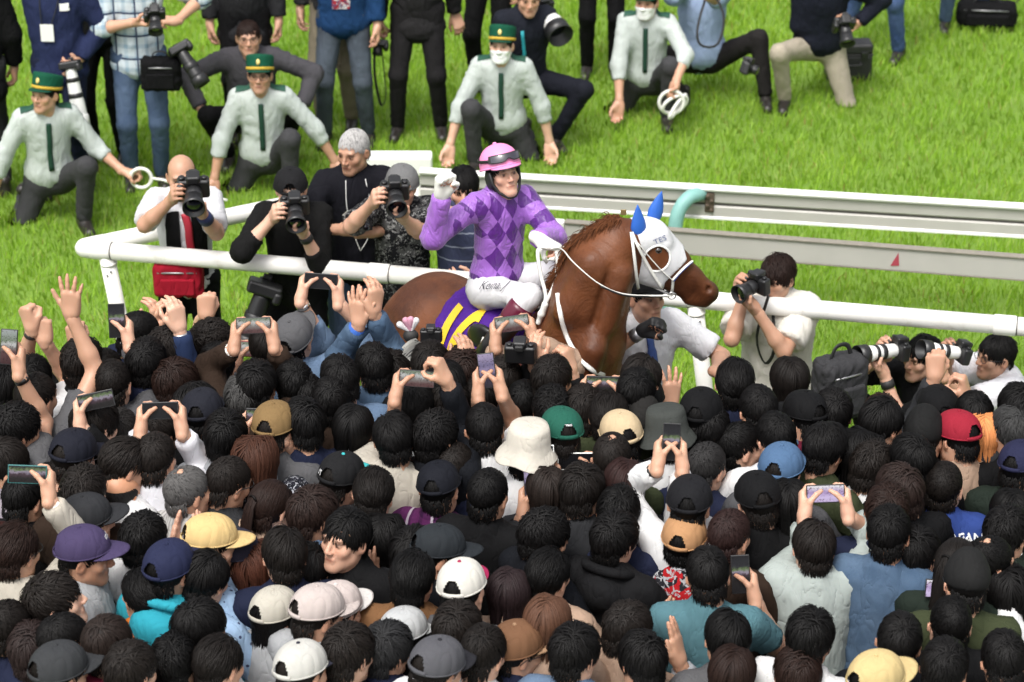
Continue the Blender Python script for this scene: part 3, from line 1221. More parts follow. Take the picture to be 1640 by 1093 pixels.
def shirt_mesh(pel, Rsp, s, arms, sl, loose, w, kind, headc, seed, hem=-.09, h=.0165):
    lo = .012 * loose
    W = V(w, w, 1)
    P = [el(pel + Rsp @ (V(0, -.002, .345) * s), (V(.146, .104, .205) + lo) * s * W, Rsp),
         rc(pel + Rsp @ (V(-.100, -.012, .450) * s), pel + Rsp @ (V(.100, -.012, .450) * s), .060 + lo * .4, .060 + lo * .4, .05),
         rc(pel + Rsp @ (V(0, -.022, .455) * s), pel + Rsp @ (V(0, -.026, .535) * s), .074, .060, .05),
         el(pel + Rsp @ (V(0, 0, .10) * s), (V(.138, .108, .22) + lo) * s * W, Rsp, k=.07),
         el(pel + Rsp @ (V(0, 0, hem + .07) * s), (V(.156, .116, .10) + lo) * s * W, Rsp, k=.06)]
    if kind == 'hoodie':
        P.append(el(pel + Rsp @ (V(0, -.105, .455) * s), V(.105, .062, .085) * s, Rsp @ rx(.25), k=.03))
    for a in arms:
        S, E, Wr = a['S'], a['E'], a['W']
        d1, d2 = nrm(E - S), nrm(Wr - E)
        if sl <= 0:
            continue
        if sl <= 1.0:
            e = S + (E - S) * sl
            P.append(rc(S, e + d1 * .03, .059 * w + lo * .6, .057 * w + lo * .9, .05, cut=[(e, d1)]))
        else:
            P.append(rc(S, E, .057 * w + lo * .6, .047 + lo * .9, .05))
            e = E + (Wr - E) * min(sl - 1.0, 1.0)
            P.append(rc(E, e + d2 * .03, .047 + lo * .9, .040 + lo * .7, .03, cut=[(e, d2)]))
    fo = folds(seed, .0040 + .0018 * loose, .095, (1, 1, .45))
    fo2 = folds(seed + 7, .0016, .045, (1, 1, .6))
    v, q = blob(P, h, fold=lambda p: fo(p) + fo2(p))
    b = MB()
    b.add(v, q)
    nb = pel + Rsp @ (V(0, -.020, .545) * s)
    ax = nrm(headc - nb)
    fx = nrm(Rsp @ V(0, 1, 0) - ((Rsp @ V(0, 1, 0)) @ ax) * ax)
    sx = np.cross(ax, fx)
    if kind in ('shirt', 'jacket'):
        t0 = .38
        pts = [nb + sx * .064 * math.sin(t) + fx * (.060 * math.cos(t) + .012) - ax * (.018 + .030 * max(0, math.cos(t))) for t in np.linspace(t0, 2 * np.pi - t0, 20)]
        b.tube(pts, .0066, 8, flat=3.2, ref=ax)
    elif kind != 'none':
        pts = [nb + sx * .062 * math.sin(t) + fx * (.060 * math.cos(t) + .008) - ax * (.014 + .030 * max(0, math.cos(t))) for t in np.linspace(0, 2 * np.pi, 20, endpoint=False)]
        b.tube(pts, .008, 6, closed=True)
    if kind == 'hoodie':
        pts = [nb + sx * .095 * math.sin(t) + fx * (.070 * math.cos(t) - .01) - ax * (.01 + .05 * max(0, math.cos(t))) for t in np.linspace(.5, 2 * np.pi - .5, 22)]
        b.tube(pts, .020, 8)
    return b


def trouser_mesh(pel, hips, knees, ankles, w, seed, Rp, fit=1.0, h=.02):
    P = [el(pel + V(0, 0, .0), V(.160, .116, .125) * V(w, w, 1), Rp)]
    for hp, k, a in zip(hips, knees, ankles):
        P.append(rc(hp, k, .086 * w, .064 * fit, .05))
        P.append(rc(k, a, .064 * fit, .050 * fit, .03, cut=[(a, nrm(a - k))]))
    fo = folds(seed, .005, .09)
    v, q = blob(P, h, fold=fo)
    v[:, 2] = np.maximum(v[:, 2], .012)
    b = MB()
    b.add(v, q)
    return b


def hat_on(root, hat, MH):
    """hat: (kind, colour, brim colour, yaw of the brim in degrees)"""
    kind, col = hat[0], hat[1]
    bc = hat[2] if len(hat) > 2 and hat[2] is not None else col
    turn = math.radians(hat[3]) if len(hat) > 3 else 0
    M = MH @ Matrix.Rotation(turn, 4, 'Z')
    if kind in ('cap', 'flatcap'):
        c = link('cap', CAP_CROWN, root, col, M)
        link('brim', CAP_BRIM if kind == 'cap' else CAP_BRIM_FLAT, c, bc)
        link('button', CAP_BUTTON, c, bc)
        link('strap', CAP_STRAP, c, col)
    elif kind == 'bucket':
        link('bucket_hat', BUCKET, root, col, M)
    elif kind == 'beanie':
        link('beanie', BEANIE, root, col, M)
    elif kind == 'staff':
        M = M @ Matrix.Translation((0, -.004, .012)) @ Matrix.Rotation(.16, 4, 'X')
        c = link('uniform_cap', SC_CROWN, root, (.010, .090, .050), M)
        link('band', SC_BAND, c, (.62, .42, .06))
        link('brim', SC_BRIM, c, (.012, .070, .042))
        link('badge', SC_BADGE, c)


def person(label, head, hair=('short1', BLACK_HAIR), shirt=('tee', (.012, .012, .013), None, .6), legs=((.015, .015, .018), None), yaw=0.0, H=1.70,
           fem=False, pel=None, lean=0.0, slean=0.0, twist=0.0, feet=None, knees=None, hd=(0, 0, 0), arms=('down', 'down'), hat=None,
           skin=None, hi=False, glasses=False, mask=False, shoes=False, group=None, w=1.0, loose=1.0, seed=None, hem=-.09, Y=None, name='person', base=None, fit=1.0, hscale=1.0):
    seed = seed if seed is not None else int(abs(head[0] * 7 + head[1] * 13)) if head else 5
    s = H / 1.70 * (.97 if fem else 1.0)
    yw = math.radians(yaw)
    R0 = rz(yw)
    pl = V(0, 0, .92) * s if pel is None else np.asarray(pel, float)
    Rsp = rx(-math.radians(lean)) @ ry(math.radians(slean)) @ rz(math.radians(twist))
    RH = rz(math.radians(hd[0] + twist * .6)) @ rx(math.radians(hd[1] - lean * .35)) @ ry(math.radians(hd[2] + slean * .5))
    headc = pl + Rsp @ (V(0, .016, .640) * s) + V(0, .02 * math.sin(math.radians(-hd[1])), 0)
    hs = .965 * hscale * (.965 if fem else 1.0) * (1 + .35 * (H / 1.7 - 1))
    if base is None:
        hw = atz(head[0], head[1], headc[2])
        base = hw[:2] - (R0 @ headc)[:2]
    base3 = V(base[0], base[1], 0)
    inv = R0.T
    loc = lambda p: inv @ (np.asarray(p, float) - base3)
    ldir = lambda d: inv @ np.asarray(d, float)
    al = []
    preset = all(isinstance(a, str) for a in arms)
    for side, a in zip((-1, 1), arms):
        if isinstance(a, str):
            d = arm_preset(a, side, s)
            d['preset'] = a != 'clap'
            if pel is not None or lean or slean or twist:
                d['w'] = pl + Rsp @ (d['w'] - V(0, 0, .92) * s)
        else:
            if a.get('local'):
                d = {k: a[k] for k in ('w', 'f', 'p', 'pose', 'e')}
            else:
                d = dict(w=loc(a['w']), f=ldir(a['f']), p=ldir(a['p']), pose=a['pose'])
                d['e'] = ldir(a['e']) if 'e' in a else V(side * .4, -.1, -1.0)
        r = build_arm(pl, Rsp, s, side, d)
        if r['over'] > .06:
            WARN.append((label, 'LR'[side > 0], round(r['over'], 3)))
        al.append(r)
    root = empty(name, base3, yw)
    tag(root, label, 'person', group)
    skin = skin or SKINS[seed % 4]
    fl = () if hi else (arms if preset else (id(root),))
    key = (tuple(fl), round(s, 2), fem, tuple(np.round(pl, 2)), lean, slean, twist, hd, hi, w) if preset and not hi else None
    # body
    kb = ('b', key)
    me = _cache.get(kb) if key else None
    if me is None:
        me = body_mesh(pl, Rsp, s, al, headc, RH, hs, fem, hi, w).mesh('body', SKIN)
        if key:
            _cache[kb] = me
    link('body', me, root, skin)
    # top
    kind, col, smat, sl = (list(shirt) + [None, .6])[:4] if len(shirt) < 4 else shirt
    ks = ('s', key, kind, sl, loose, seed % 3)
    me = _cache.get(ks) if key else None
    if me is None:
        me = shirt_mesh(pl, Rsp, s, al, sl, loose, w, kind, headc, seed if not key else seed % 3 + 20, hem, .0195 if hi else .0285).mesh('shirt', CLOTH)
        if key:
            _cache[ks] = me
    top = link({'jacket': 'jacket', 'hoodie': 'hoodie', 'tee': 't_shirt'}.get(kind, 'shirt'), me, root, col, mat=smat)
    # legs
    if feet is None:
        feet = (V(-.10, 0, 0), V(.10, .03, 0))
    fl_, kn_, hp_ = [], [], []
    for i, side in enumerate((-1, 1)):
        ft = np.asarray(feet[i], float)
        hp = pl + V(side * .085 * s, 0, -.03)
        an = ft + V(0, 0, .075)
        kh = np.asarray(knees[i], float) if knees is not None else V(side * .1, 1, 0)
        k, an, _o = ik(hp, an, .43 * s, .42 * s, kh)
        hp_.append(hp), kn_.append(k), fl_.append(an)
    kt = ('t', tuple(np.round(pl, 2)), round(s, 2), w, seed % 2, fit) if pel is None and not hi else None
    me = _cache.get(kt) if kt else None
    if me is None:
        me = trouser_mesh(pl, hp_, kn_, fl_, w, seed, np.eye(3), fit, .024 if hi else .034).mesh('trousers', CLOTH)
        if kt:
            _cache[kt] = me
    link('trousers', me, root, legs[0], mat=legs[1])
    if shoes:
        for k, a, side in zip(kn_, fl_, (-1, 1)):
            d = a - k
            toe = V(0, 1, 0) if abs(d[2]) > .5 * np.linalg.norm(d) else nrm(V(d[0], d[1], 0) * -1)
            ang = math.atan2(-toe[0], toe[1])
            if abs(d[2]) > .5 * np.linalg.norm(d):
                M = m4(rz(-side * .12), (a[0], a[1], max(0, a[2] - .085)))
            else:                                   # foot folded under, sole to the rear
                M = m4(rz(ang) @ rx(-1.3), (a[0], a[1], a[2] - .02))
            link('shoe', SHOE, root, None, M)
    # head
    MH = m4(RH * hs, headc)
    if hair:
        st = hair[0]
        if hat and not st.startswith('hat'):
            st = 'hat_long' if st in ('long', 'bob') else ('hat_mop' if st.startswith('mop') else 'hat_short')
        ho = link('hair', HAIRS[st], root, hair[1], MH)
        if len(hair) > 2 and hair[2] == 'pony':
            link('ponytail', PONY, ho, hair[1])
    if hat:
        hat_on(root, hat, MH)
    if glasses:
        link('glasses', GLASSES, root, None, MH)
    if mask:
        link('face_mask', MASK, root, None, MH)
    bpy_M = m4(R0, base3)
    return dict(root=root, head=bpy_M @ MH, MH=MH, R0=R0, base=base3, pel=pl, Rsp=Rsp, s=s, arms=al, headc=headc, RH=RH, hs=hs, world=lambda p: R0 @ np.asarray(p, float) + base3,
                knees=kn_, ankles=fl_, top=top, hips=hp_)


# ---------------------------------------------------------------- things held in the hand
def arm(w, f, p, pose, e=None):
    d = dict(w=np.asarray(w, float), f=np.asarray(f, float), p=np.asarray(p, float), pose=pose)
    if e is not None:
        d['e'] = np.asarray(e, float)
    return d


def hand_on_edge(E, r_in, u, n, side, lean=.55, out=.30):
    """hand gripping a thin plate at edge point E; r_in points into the plate, n to the holder"""
    f = nrm(u * .8 - n * lean + r_in * (-out * 0))
    p = nrm(r_in - (r_in @ f) * f)
    T = np.cross(p, f) if side < 0 else np.cross(f, p)
    w = E - (.042 * T + .020 * p + .085 * f)
    return arm(w, f, p, 'grip', V(side * .32, -.22, -1.0))


def phone_axes(roll, tilt, turn=0.0):
    n = rz(math.radians(turn)) @ V(0, -math.cos(tilt), math.sin(tilt))
    r0 = nrm(np.cross(V(0, 0, 1), -n)) * -1
    r0 = nrm(np.cross(n, V(0, 0, 1))) * -1
    if r0[0] < 0:
        r0 = -r0
    u0 = nrm(np.cross(n, r0))
    if u0[2] < 0:
        u0 = -u0
    a = math.radians(roll)
    r = r0 * math.cos(a) + u0 * math.sin(a)
    u = -r0 * math.sin(a) + u0 * math.cos(a)
    return r, u, n


_ph = {}


def phone(c, r, u, n, land, screen, case, label, wd=.072, ln=.150, group='phones and cameras held up by the crowd'):
    root = empty('phone', c)
    tag(root, label, 'phone', group)
    R = np.stack([r, -n, u], 1)
    root.rotation_euler = m4(R, (0, 0, 0)).to_euler()
    sx, sz = (ln, wd) if land else (wd, ln)
    if (land, 'b') not in _ph:
        _ph[land, 'b'] = MB().box((0, 0, 0), (sx, .009, sz), bev=.0030).mesh('body', BLACK_PLASTIC)
        b = MB()
        b.box((0, -.0047, 0), (sx - .008, .0008, sz - .008))
        _ph[land, 's'] = b.mesh('screen', PHONE_GLASS, smooth=False)
        b = MB()
        o = V(-sx / 2 + .018, .006, sz / 2 - .018)
        b.box(o, (.026, .003, .026), bev=.0014)
        for dx, dz in ((-.006, .006), (.006, -.006), (-.006, -.006)):
            b.lathe([(.0055, 0), (.0055, .002), (.004, .0022)], o + V(dx, .001, dz), rx(-np.pi / 2), 12)
        _ph[land, 'c'] = b.mesh('rear_camera', BLACK_PLASTIC)
    mat = {'w': WHITE_PLASTIC, 'k': BLACK_PLASTIC, 'g': GREY_METAL, 't': TEAL_CASE, 'r': RED_CASE}[case]
    bo = link('body', _ph[land, 'b'], root, mat=mat)
    link('screen', _ph[land, 's'], root, mat=SCREENS[screen])
    link('rear_camera', _ph[land, 'c'], root)
    return root


TEAL_CASE = plain('teal_case', (.02, .12, .12), .5)
RED_CASE = plain('dark_red_case', (.16, .012, .02), .5)


# camera: x to its right seen from behind, y along the lens, z up
def lens_parts(kind):
    """(radius, y) profiles for barrel pieces, returned as list of (name, profile, material)"""
    if kind == 'zoom':
        return [('barrel', [(.031, 0), (.033, .006), (.036, .012), (.036, .045), (.034, .048), (.038, .052), (.040, .088), (.041, .092)], 'k'),
                ('hood', [(.041, .088), (.046, .094), (.048, .120), (.045, .120), (.039, .094)], 'k')], .039, .094
    if kind == 'short':
        return [('barrel', [(.028, 0), (.030, .006), (.033, .01), (.033, .030), (.034, .034), (.034, .058)], 'k')], .029, .056
    if kind == 'tele':       # large white lens with a wide black hood
        return [('barrel', [(.034, 0), (.036, .01), (.038, .03), (.046, .05), (.048, .09), (.058, .12), (.062, .17)], 'w'),
                ('focus_ring', [(.047, .060), (.050, .062), (.050, .085), (.048, .087)], 'k'),
                ('hood', [(.062, .165), (.071, .170), (.074, .25), (.070, .25), (.062, .17)], 'k')], .060, .172
    if kind == 'white':      # 70-200 size
        return [('barrel', [(.032, 0), (.034, .01), (.035, .03), (.037, .06), (.038, .135), (.041, .15), (.042, .18)], 'w'),
                ('focus_ring', [(.038, .070), (.0405, .072), (.0405, .095), (.038, .097)], 'k'),
                ('zoom_ring', [(.039, .115), (.0415, .117), (.0415, .132), (.039, .134)], 'k'),
                ('hood', [(.042, .172), (.050, .178), (.052, .235), (.048, .235), (.042, .18)], 'k')], .040, .18
    if kind == 'long':
        return [('barrel', [(.032, 0), (.034, .01), (.036, .04), (.040, .10), (.042, .18), (.048, .22), (.050, .30), (.051, .33)], 'w'),
                ('focus_ring', [(.041, .060), (.0435, .062), (.0435, .085), (.041, .087)], 'k'),
                ('zoom_ring', [(.042, .160), (.0455, .162), (.0455, .19), (.043, .192)], 'k'),
                ('hood', [(.051, .30), (.056, .305), (.058, .385), (.054, .385), (.050, .31)], 'w')], .049, .31
    if kind == 'black':
        return [('barrel', [(.032, 0), (.034, .01), (.037, .04), (.040, .10), (.042, .16), (.044, .18)], 'k'),
                ('zoom_ring', [(.041, .080), (.0435, .082), (.0435, .12), (.041, .122)], 'k'),
                ('hood', [(.044, .17), (.050, .176), (.052, .23), (.048, .23), (.043, .18)], 'k')], .042, .18


def camera_thing(c, d, label, lens='zoom', up=(0, 0, 1), strap=None, group='cameras in photographers\' hands', scale=1.0, roll=0.0):
    """c: centre of the camera body; d: lens direction"""
    d = nrm(d)
    x = nrm(np.cross(d, np.asarray(up, float)))
    z = np.cross(x, d)
    if roll:
        a = math.radians(roll)
        x, z = x * math.cos(a) + z * math.sin(a), -x * math.sin(a) + z * math.cos(a)
    R = np.stack([x, d, z], 1)
    root = empty('camera', c)
    tag(root, label, 'camera', group)
    root.rotation_euler = m4(R, (0, 0, 0)).to_euler()
    root.scale = (scale,) * 3
    b = MB()
    b.box((0, 0, 0), (.135, .050, .090), bev=.012)
    b.box((.056, .018, -.006), (.034, .050, .088), bev=.014)
    b.box((0, .004, .055), (.058, .062, .036), bev=.010)
    b.lathe([(.014, 0), (.014, .010), (.012, .012)], (.048, 0, .045), np.eye(3), 14)
    b.lathe([(.012, 0), (.012, .008), (.010, .010)], (-.046, 0, .045), np.eye(3), 14)
    b.obj('body', BLACK_PLASTIC, root)
    e = MB().box((0, -.034, .052), (.036, .018, .026), bev=.006)
    e.obj('viewfinder', BLACK_RUBBER, root)
    parts, gr, gy = lens_parts(lens)
    L = None
    Rl = rx(-np.pi / 2)
    for nm, prof, mt in parts:
        m = MB().lathe([(r, y + .024) for r, y in prof], (0, 0, 0), Rl, 28)
        # lathe axis z -> y
        o = m.obj('lens' if nm == 'barrel' else nm, LENS_WHITE if mt == 'w' else BLACK_PLASTIC, root if L is None else L)
        if L is None:
            L = o
    g = MB().lathe([(gr, 0), (gr * .9, .003), (gr * .5, .006), (.001, .007)], (0, gy + .026, 0), Rl, 24)
    g.obj('front_glass', LENS_GLASS, L)
    if strap is not None:
        pts = [inv_pt(R, c, p) / scale for p in strap]
        MB().tube(smooth_path(pts, 4), .009, 6, flat=.2).obj('strap', LINE_BLACK, root)
    return root, R


def inv_pt(R, c, p):
    return R.T @ (np.asarray(p, float) - np.asarray(c, float))


def smooth_path(pts, n=4):
    pts = [np.asarray(p, float) for p in pts]
    if len(pts) < 3:
        return pts
    P = [pts[0] * 2 - pts[1]] + pts + [pts[-1] * 2 - pts[-2]]
    out = []
    for i in range(1, len(P) - 2):
        for k in range(n):
            t = k / n
            a, b, c, d = P[i - 1], P[i], P[i + 1], P[i + 2]
            out.append(.5 * ((2 * b) + (c - a) * t + (2 * a - 5 * b + 4 * c - d) * t * t + (3 * b - a - 3 * c + d) * t ** 3))
    out.append(pts[-1])
    return np.array(out)


def camera_hold(c, d, lens_at=.10, up=V(0, 0, 1), low=.055):
    """arms that hold a camera: right hand on the grip, left hand under the lens; returns (left, right)"""
    d = nrm(d)
    x = nrm(np.cross(d, up))
    z = np.cross(x, d)
    f = nrm(d * .55 + z * .75 - x * .05)
    p = nrm(-x - (-x @ f) * f)
    T = np.cross(f, p)
    E = c + x * .078 - z * .01 + d * .01
    right = arm(E - (.020 * T + .026 * p + .075 * f), f, p, 'grip', x * .9 - z * 1.0)
    f2 = nrm(x * .45 + d * .25 + z * .55)
    p2 = nrm(z - (z @ f2) * f2)
    Lp = c + d * (lens_at + .024) - z * low
    left = arm(Lp - f2 * .075 - p2 * .012, f2, p2, 'grip', -x * .35 - z)
    return left, right
# ---------------------------------------------------------------- ground and turf
def m_ground():
    t = NT('turf_soil')
    co = t.coord()
    a = t.noise(3.0, 4, .6, co)
    b = t.noise(60, 3, .6, co)
    c = t.mix(a.outputs[0], (.13, .24, .025), (.19, .31, .035))
    c = t.mix(t.math('MULTIPLY', b.outputs[0], .4), c, (.07, .13, .015))
    t.set(Base_Color=c, Roughness=.95)
    t.bump(b.outputs[0], .6, .02)
    return t.m


def m_grass():
    t = NT('grass_blades')
    a = t.n('Attribute', attribute_name='Col').outputs['Color']
    n = t.noise(1.3, 4, .65, t.coord())
    c = t.mix(t.ramp(n.outputs[0], [(.35, (0, 0, 0)), (.7, (1, 1, 1))]), a, t.mix(1.0, a, (.72, .82, .62), 'MULTIPLY'))
    n2 = t.noise(4.5, 4, .7, t.coord())
    c = t.mix(t.math('MULTIPLY', t.ramp(n2.outputs[0], [(.60, (0, 0, 0)), (.78, (1, 1, 1))]), .45), c, (.36, .34, .12))
    t.set(Base_Color=c, Roughness=.5)
    t.b.inputs['Specular IOR Level'].default_value = .3
    tr = t.n('BsdfTranslucent')
    t.put(tr.inputs['Color'], t.mix(1.0, c, (1.0, 1.0, .5), 'MULTIPLY'))
    mx = t.n('MixShader')
    mx.inputs[0].default_value = .42
    t.t.links.new(t.b.outputs[0], mx.inputs[1])
    t.t.links.new(tr.outputs[0], mx.inputs[2])
    t.t.links.new(mx.outputs[0], t.out.inputs['Surface'])
    return t.m


def m_paving():
    t = NT('paving')
    co = t.coord()
    n = t.noise(14, 5, .65, co)
    c = t.mix(n.outputs[0], (.10, .098, .095), (.17, .165, .16))
    t.set(Base_Color=c, Roughness=.9)
    t.bump(n.outputs[0], .3, .01)
    return t.m


b = MB()
b.box((0, 300, -.25), (1200, 1200, .5))
tag(b.obj('ground', m_ground(), smooth=False), kind='structure')
# the paved standing area starts in front of the horse walk, a step above the soil
b = MB()
b.box((0, 4.9, .002), (40, 12.2, .012))
tag(b.obj('pavement', m_paving(), smooth=False), kind='structure')


def grass():
    r = np.random.default_rng(5)
    # blades in the part of the turf the place shows; farther turf is taken over by the soil material
    def band(x0, x1, y0, y1, dens, hgt, wid):
        n = int((x1 - x0) * (y1 - y0) * dens)
        return np.stack([r.uniform(x0, x1, n), r.uniform(y0, y1, n)], 1), np.full(n, hgt), np.full(n, wid)
    A = [band(-3.6, 3.6, 11.05, 14, 2300, .058, .0070), band(-4.6, 4.6, 14, 18, 1850, .066, .0080), band(-5.2, 5.2, 18, 21.5, 1350, .074, .0100)]
    p = np.concatenate([a[0] for a in A])
    h = np.concatenate([a[1] for a in A]) * r.uniform(.55, 1.25, len(p))
    w = np.concatenate([a[2] for a in A]) * r.uniform(.7, 1.2, len(p))
    # clumpy growth
    cl = (np.sin(p[:, 0] * 7.1 + np.sin(p[:, 1] * 5.3) * 2) + np.sin(p[:, 1] * 8.3 + np.sin(p[:, 0] * 4.7) * 2)) * .25
    cl2 = np.sin(p[:, 0] * 23 + 3 * np.sin(p[:, 1] * 17)) * np.sin(p[:, 1] * 21 + 2 * np.sin(p[:, 0] * 19)) * .25
    h *= 1 + cl * .35 + cl2 * .35
    n = len(p)
    ang = r.uniform(0, 2 * np.pi, n)
    ln = np.abs(r.normal(.38, .22, n)) * h
    cx = cl2 * .05 + cl * .02
    d = np.stack([np.cos(ang), np.sin(ang)], 1)
    lean = d * ln[:, None] + np.stack([cx, cx * .3], 1)
    fa = r.uniform(0, np.pi, n)
    sd = np.stack([np.cos(fa), np.sin(fa) * .5], 1) * w[:, None] * .5
    v = np.zeros((n, 5, 3))
    z0 = np.full(n, -.004)
    v[:, 0, :2] = p - sd
    v[:, 1, :2] = p + sd
    v[:, 2, :2] = p + lean * .35 + sd * .9
    v[:, 3, :2] = p + lean * .35 - sd * .9
    v[:, 4, :2] = p + lean
    v[:, 2, 2] = v[:, 3, 2] = h * .58
    v[:, 4, 2] = h * .97
    v[:, 0, 2] = v[:, 1, 2] = z0
    i = np.arange(n)[:, None] * 5
    q = i + np.array([[0, 1, 2, 3]])
    t3 = i + np.array([[3, 2, 4]])
    base = np.array([[.245, .41, .036], [.305, .475, .052], [.365, .535, .074], [.19, .34, .028], [.44, .54, .16]])
    k = r.choice(5, n, p=[.32, .32, .18, .12, .06])
    tone = (1 + cl * .22 + cl2 * .22)[:, None] * r.uniform(.8, 1.2, (n, 1))
    c = base[k] * tone
    dead = r.uniform(size=n) < .02
    c[dead] = (.36, .30, .10)
    b = MB()
    b.add(v.reshape(-1, 3), [q, t3], np.repeat(c, 5, 0))
    o = b.obj('grass', m_grass())
    tag(o, 'bright green turf grass growing across the whole course', 'grass', kind='stuff')


grass()

# ---------------------------------------------------------------- rails
def m_rail_white():
    t = NT('rail_white_paint')
    co = t.coord()
    n = t.noise(2.2, 5, .65, co)
    f = t.noise(45, 4, .7, co)
    c = t.mix(t.ramp(n.outputs[0], [(.45, (0, 0, 0)), (.75, (1, 1, 1))]), (.80, .79, .755), (.70, .68, .63))
    c = t.mix(t.math('MULTIPLY', t.ramp(f.outputs[0], [(.60, (0, 0, 0)), (.75, (1, 1, 1))]), .35), c, (.42, .38, .33))
    g = t.noise(7, 5, .75, co, 1.0)
    c = t.mix(t.math('MULTIPLY', t.ramp(g.outputs[0], [(.56, (0, 0, 0)), (.72, (1, 1, 1))]), .5), c, (.50, .44, .36))
    t.set(Base_Color=c, Roughness=.42)
    t.bump(f.outputs[0], .05, .003)
    return t.m


RAILW = m_rail_white()
RAILG = plain('rail_dark_seam', (.07, .065, .06), .6)  # dark colour of the joints at the couplings and between the beams
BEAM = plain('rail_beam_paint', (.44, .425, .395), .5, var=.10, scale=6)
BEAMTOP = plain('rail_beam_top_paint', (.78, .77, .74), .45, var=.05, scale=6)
BEAMEDGE = plain('rail_beam_dirty_edge', (.22, .20, .165), .7, var=.25, scale=20)
MINT = plain('mint_painted_steel', (.20, .40, .37), .5, var=.18, scale=16)
RUST = plain('rusty_steel', (.12, .09, .065), .75, .4, var=.4, scale=40)
RED_TAPE = plain('red_marker', (.36, .05, .075), .6)

RZ = 1.10
PR = .047
C0 = atz(128, 398, RZ)           # corner
CR = atz(1680, 527, RZ)          # leaves the picture to the right
CB = atz(592, 300, RZ)           # far end of the return
dirR, dirB = nrm(CR - C0), nrm(CB - C0)
CRx = C0 + dirR * 6.2


def pipe_rail():
    root = empty('pipe_rail', (C0[0], C0[1], 0))
    tag(root, 'white pipe rail with a sharp corner, running behind the horse across the picture', 'rail')
    o = V(C0[0], C0[1], 0)
    b = MB()
    # main run, with couplings
    couples = [.0, 1.62, 4.80]
    ends = [.10, 1.62, 4.80, 6.2]
    for i in range(3):
        m = MB()
        p0, p1 = C0 + dirR * (ends[i] + .002), C0 + dirR * (ends[i + 1] - .002)
        m.tube([p0 - o, p1 - o], PR, 28)
        m.obj('pipe', RAILW, root)
    for dd in (.12, 1.62, 4.80):
        m = MB()
        q = C0 + dirR * dd - o
        m.tube([q - dirR * .055, q - dirR * .05, q + dirR * .05, q + dirR * .055], [PR + .001, PR + .0045, PR + .0045, PR + .001], 28)
        co = m.obj('coupling', RAILW, root)
        m = MB()
        m.tube([q + dirR * .056, q + dirR * .061], PR + .0015, 28)
        m.obj('seam', RAILG, co)
    # corner elbow and return run
    m = MB()
    bend = [C0 + dirR * .12, C0 + dirR * .05, C0 + dirR * .012 + dirB * .012, C0 + dirB * .05, C0 + dirB * .14]
    bend = smooth_path(bend, 5) - o
    m.tube(bend, PR + .002, 28)
    m.obj('elbow', RAILW, root)
    m = MB()
    LB = np.linalg.norm(CB - C0)
    m.tube([C0 + dirB * .12 - o, CB - o], PR, 28)
    m.obj('pipe', RAILW, root)
    # slanting posts, bedded in the ground
    for dd, sl in ((.145, .135), (3.26, .14), (5.9, .14)):
        q = C0 + dirR * dd
        foot = V(q[0] + dirR[0] * sl + .01, q[1] + dirR[1] * sl, -.02)
        m = MB()
        m.tube([foot - o, q - V(0, 0, PR * .6) - o], .042, 24)
        po = m.obj('post', RAILW, root)
        m = MB()
        qq = q + (foot - q) * .06
        m.tube([qq - o, qq + (foot - q) * .012 - o], .0445, 24)
        m.obj('collar', RAILW, po)
        m = MB()
        for aa in (-.6, .5):
            m.lathe([(.006, 0), (.006, .006), (.004, .008)], q + (foot - q) * .10 + V(.018 * aa, -.0405, .02 * aa) - o, rx(np.pi / 2), 10)
        m.obj('bolt', GREY_METAL, po)
    for dd in (LB - .2,):
        q = C0 + dirB * dd
        m = MB()
        m.tube([V(q[0] + .05, q[1], -.02) - o, q - V(0, 0, .03) - o], .040, 20)
        m.obj('post', RAILW, root)


pipe_rail()


def box_end():
    a, c = at(560, 262, 15.1), at(692, 241, 15.1)
    c[2] = a[2]
    d = nrm(c - a)
    root = empty('padded_beam', (a[0], a[1], 0))
    tag(root, 'white padded box beam end on the turf behind the photographers', 'beam')
    o = V(a[0], a[1], 0)
    L = np.linalg.norm(c - a)
    R = np.stack([d, nrm(np.cross(V(0, 0, 1), d)), V(0, 0, 1)], 1)
    m = MB()
    m.box((a + c) / 2 - o - d * .0, (L, .13, .125), R, bev=.014)
    m.obj('beam', plain('padding_white', (.80, .795, .77), .5, var=.05, scale=8), root)
    for k in (.25, .8):
        m = MB()
        q = a + d * L * k
        m.tube([V(q[0], q[1], -.02) - o, q - o - V(0, 0, .06)], .03, 16)
        m.obj('post', RAILW, root)


box_end()


def level_line(p, q, Y):
    """horizontal line through two picture points, the first at distance Y"""
    a = at(p[0], p[1], Y)
    return a, atz(q[0], q[1], a[2])


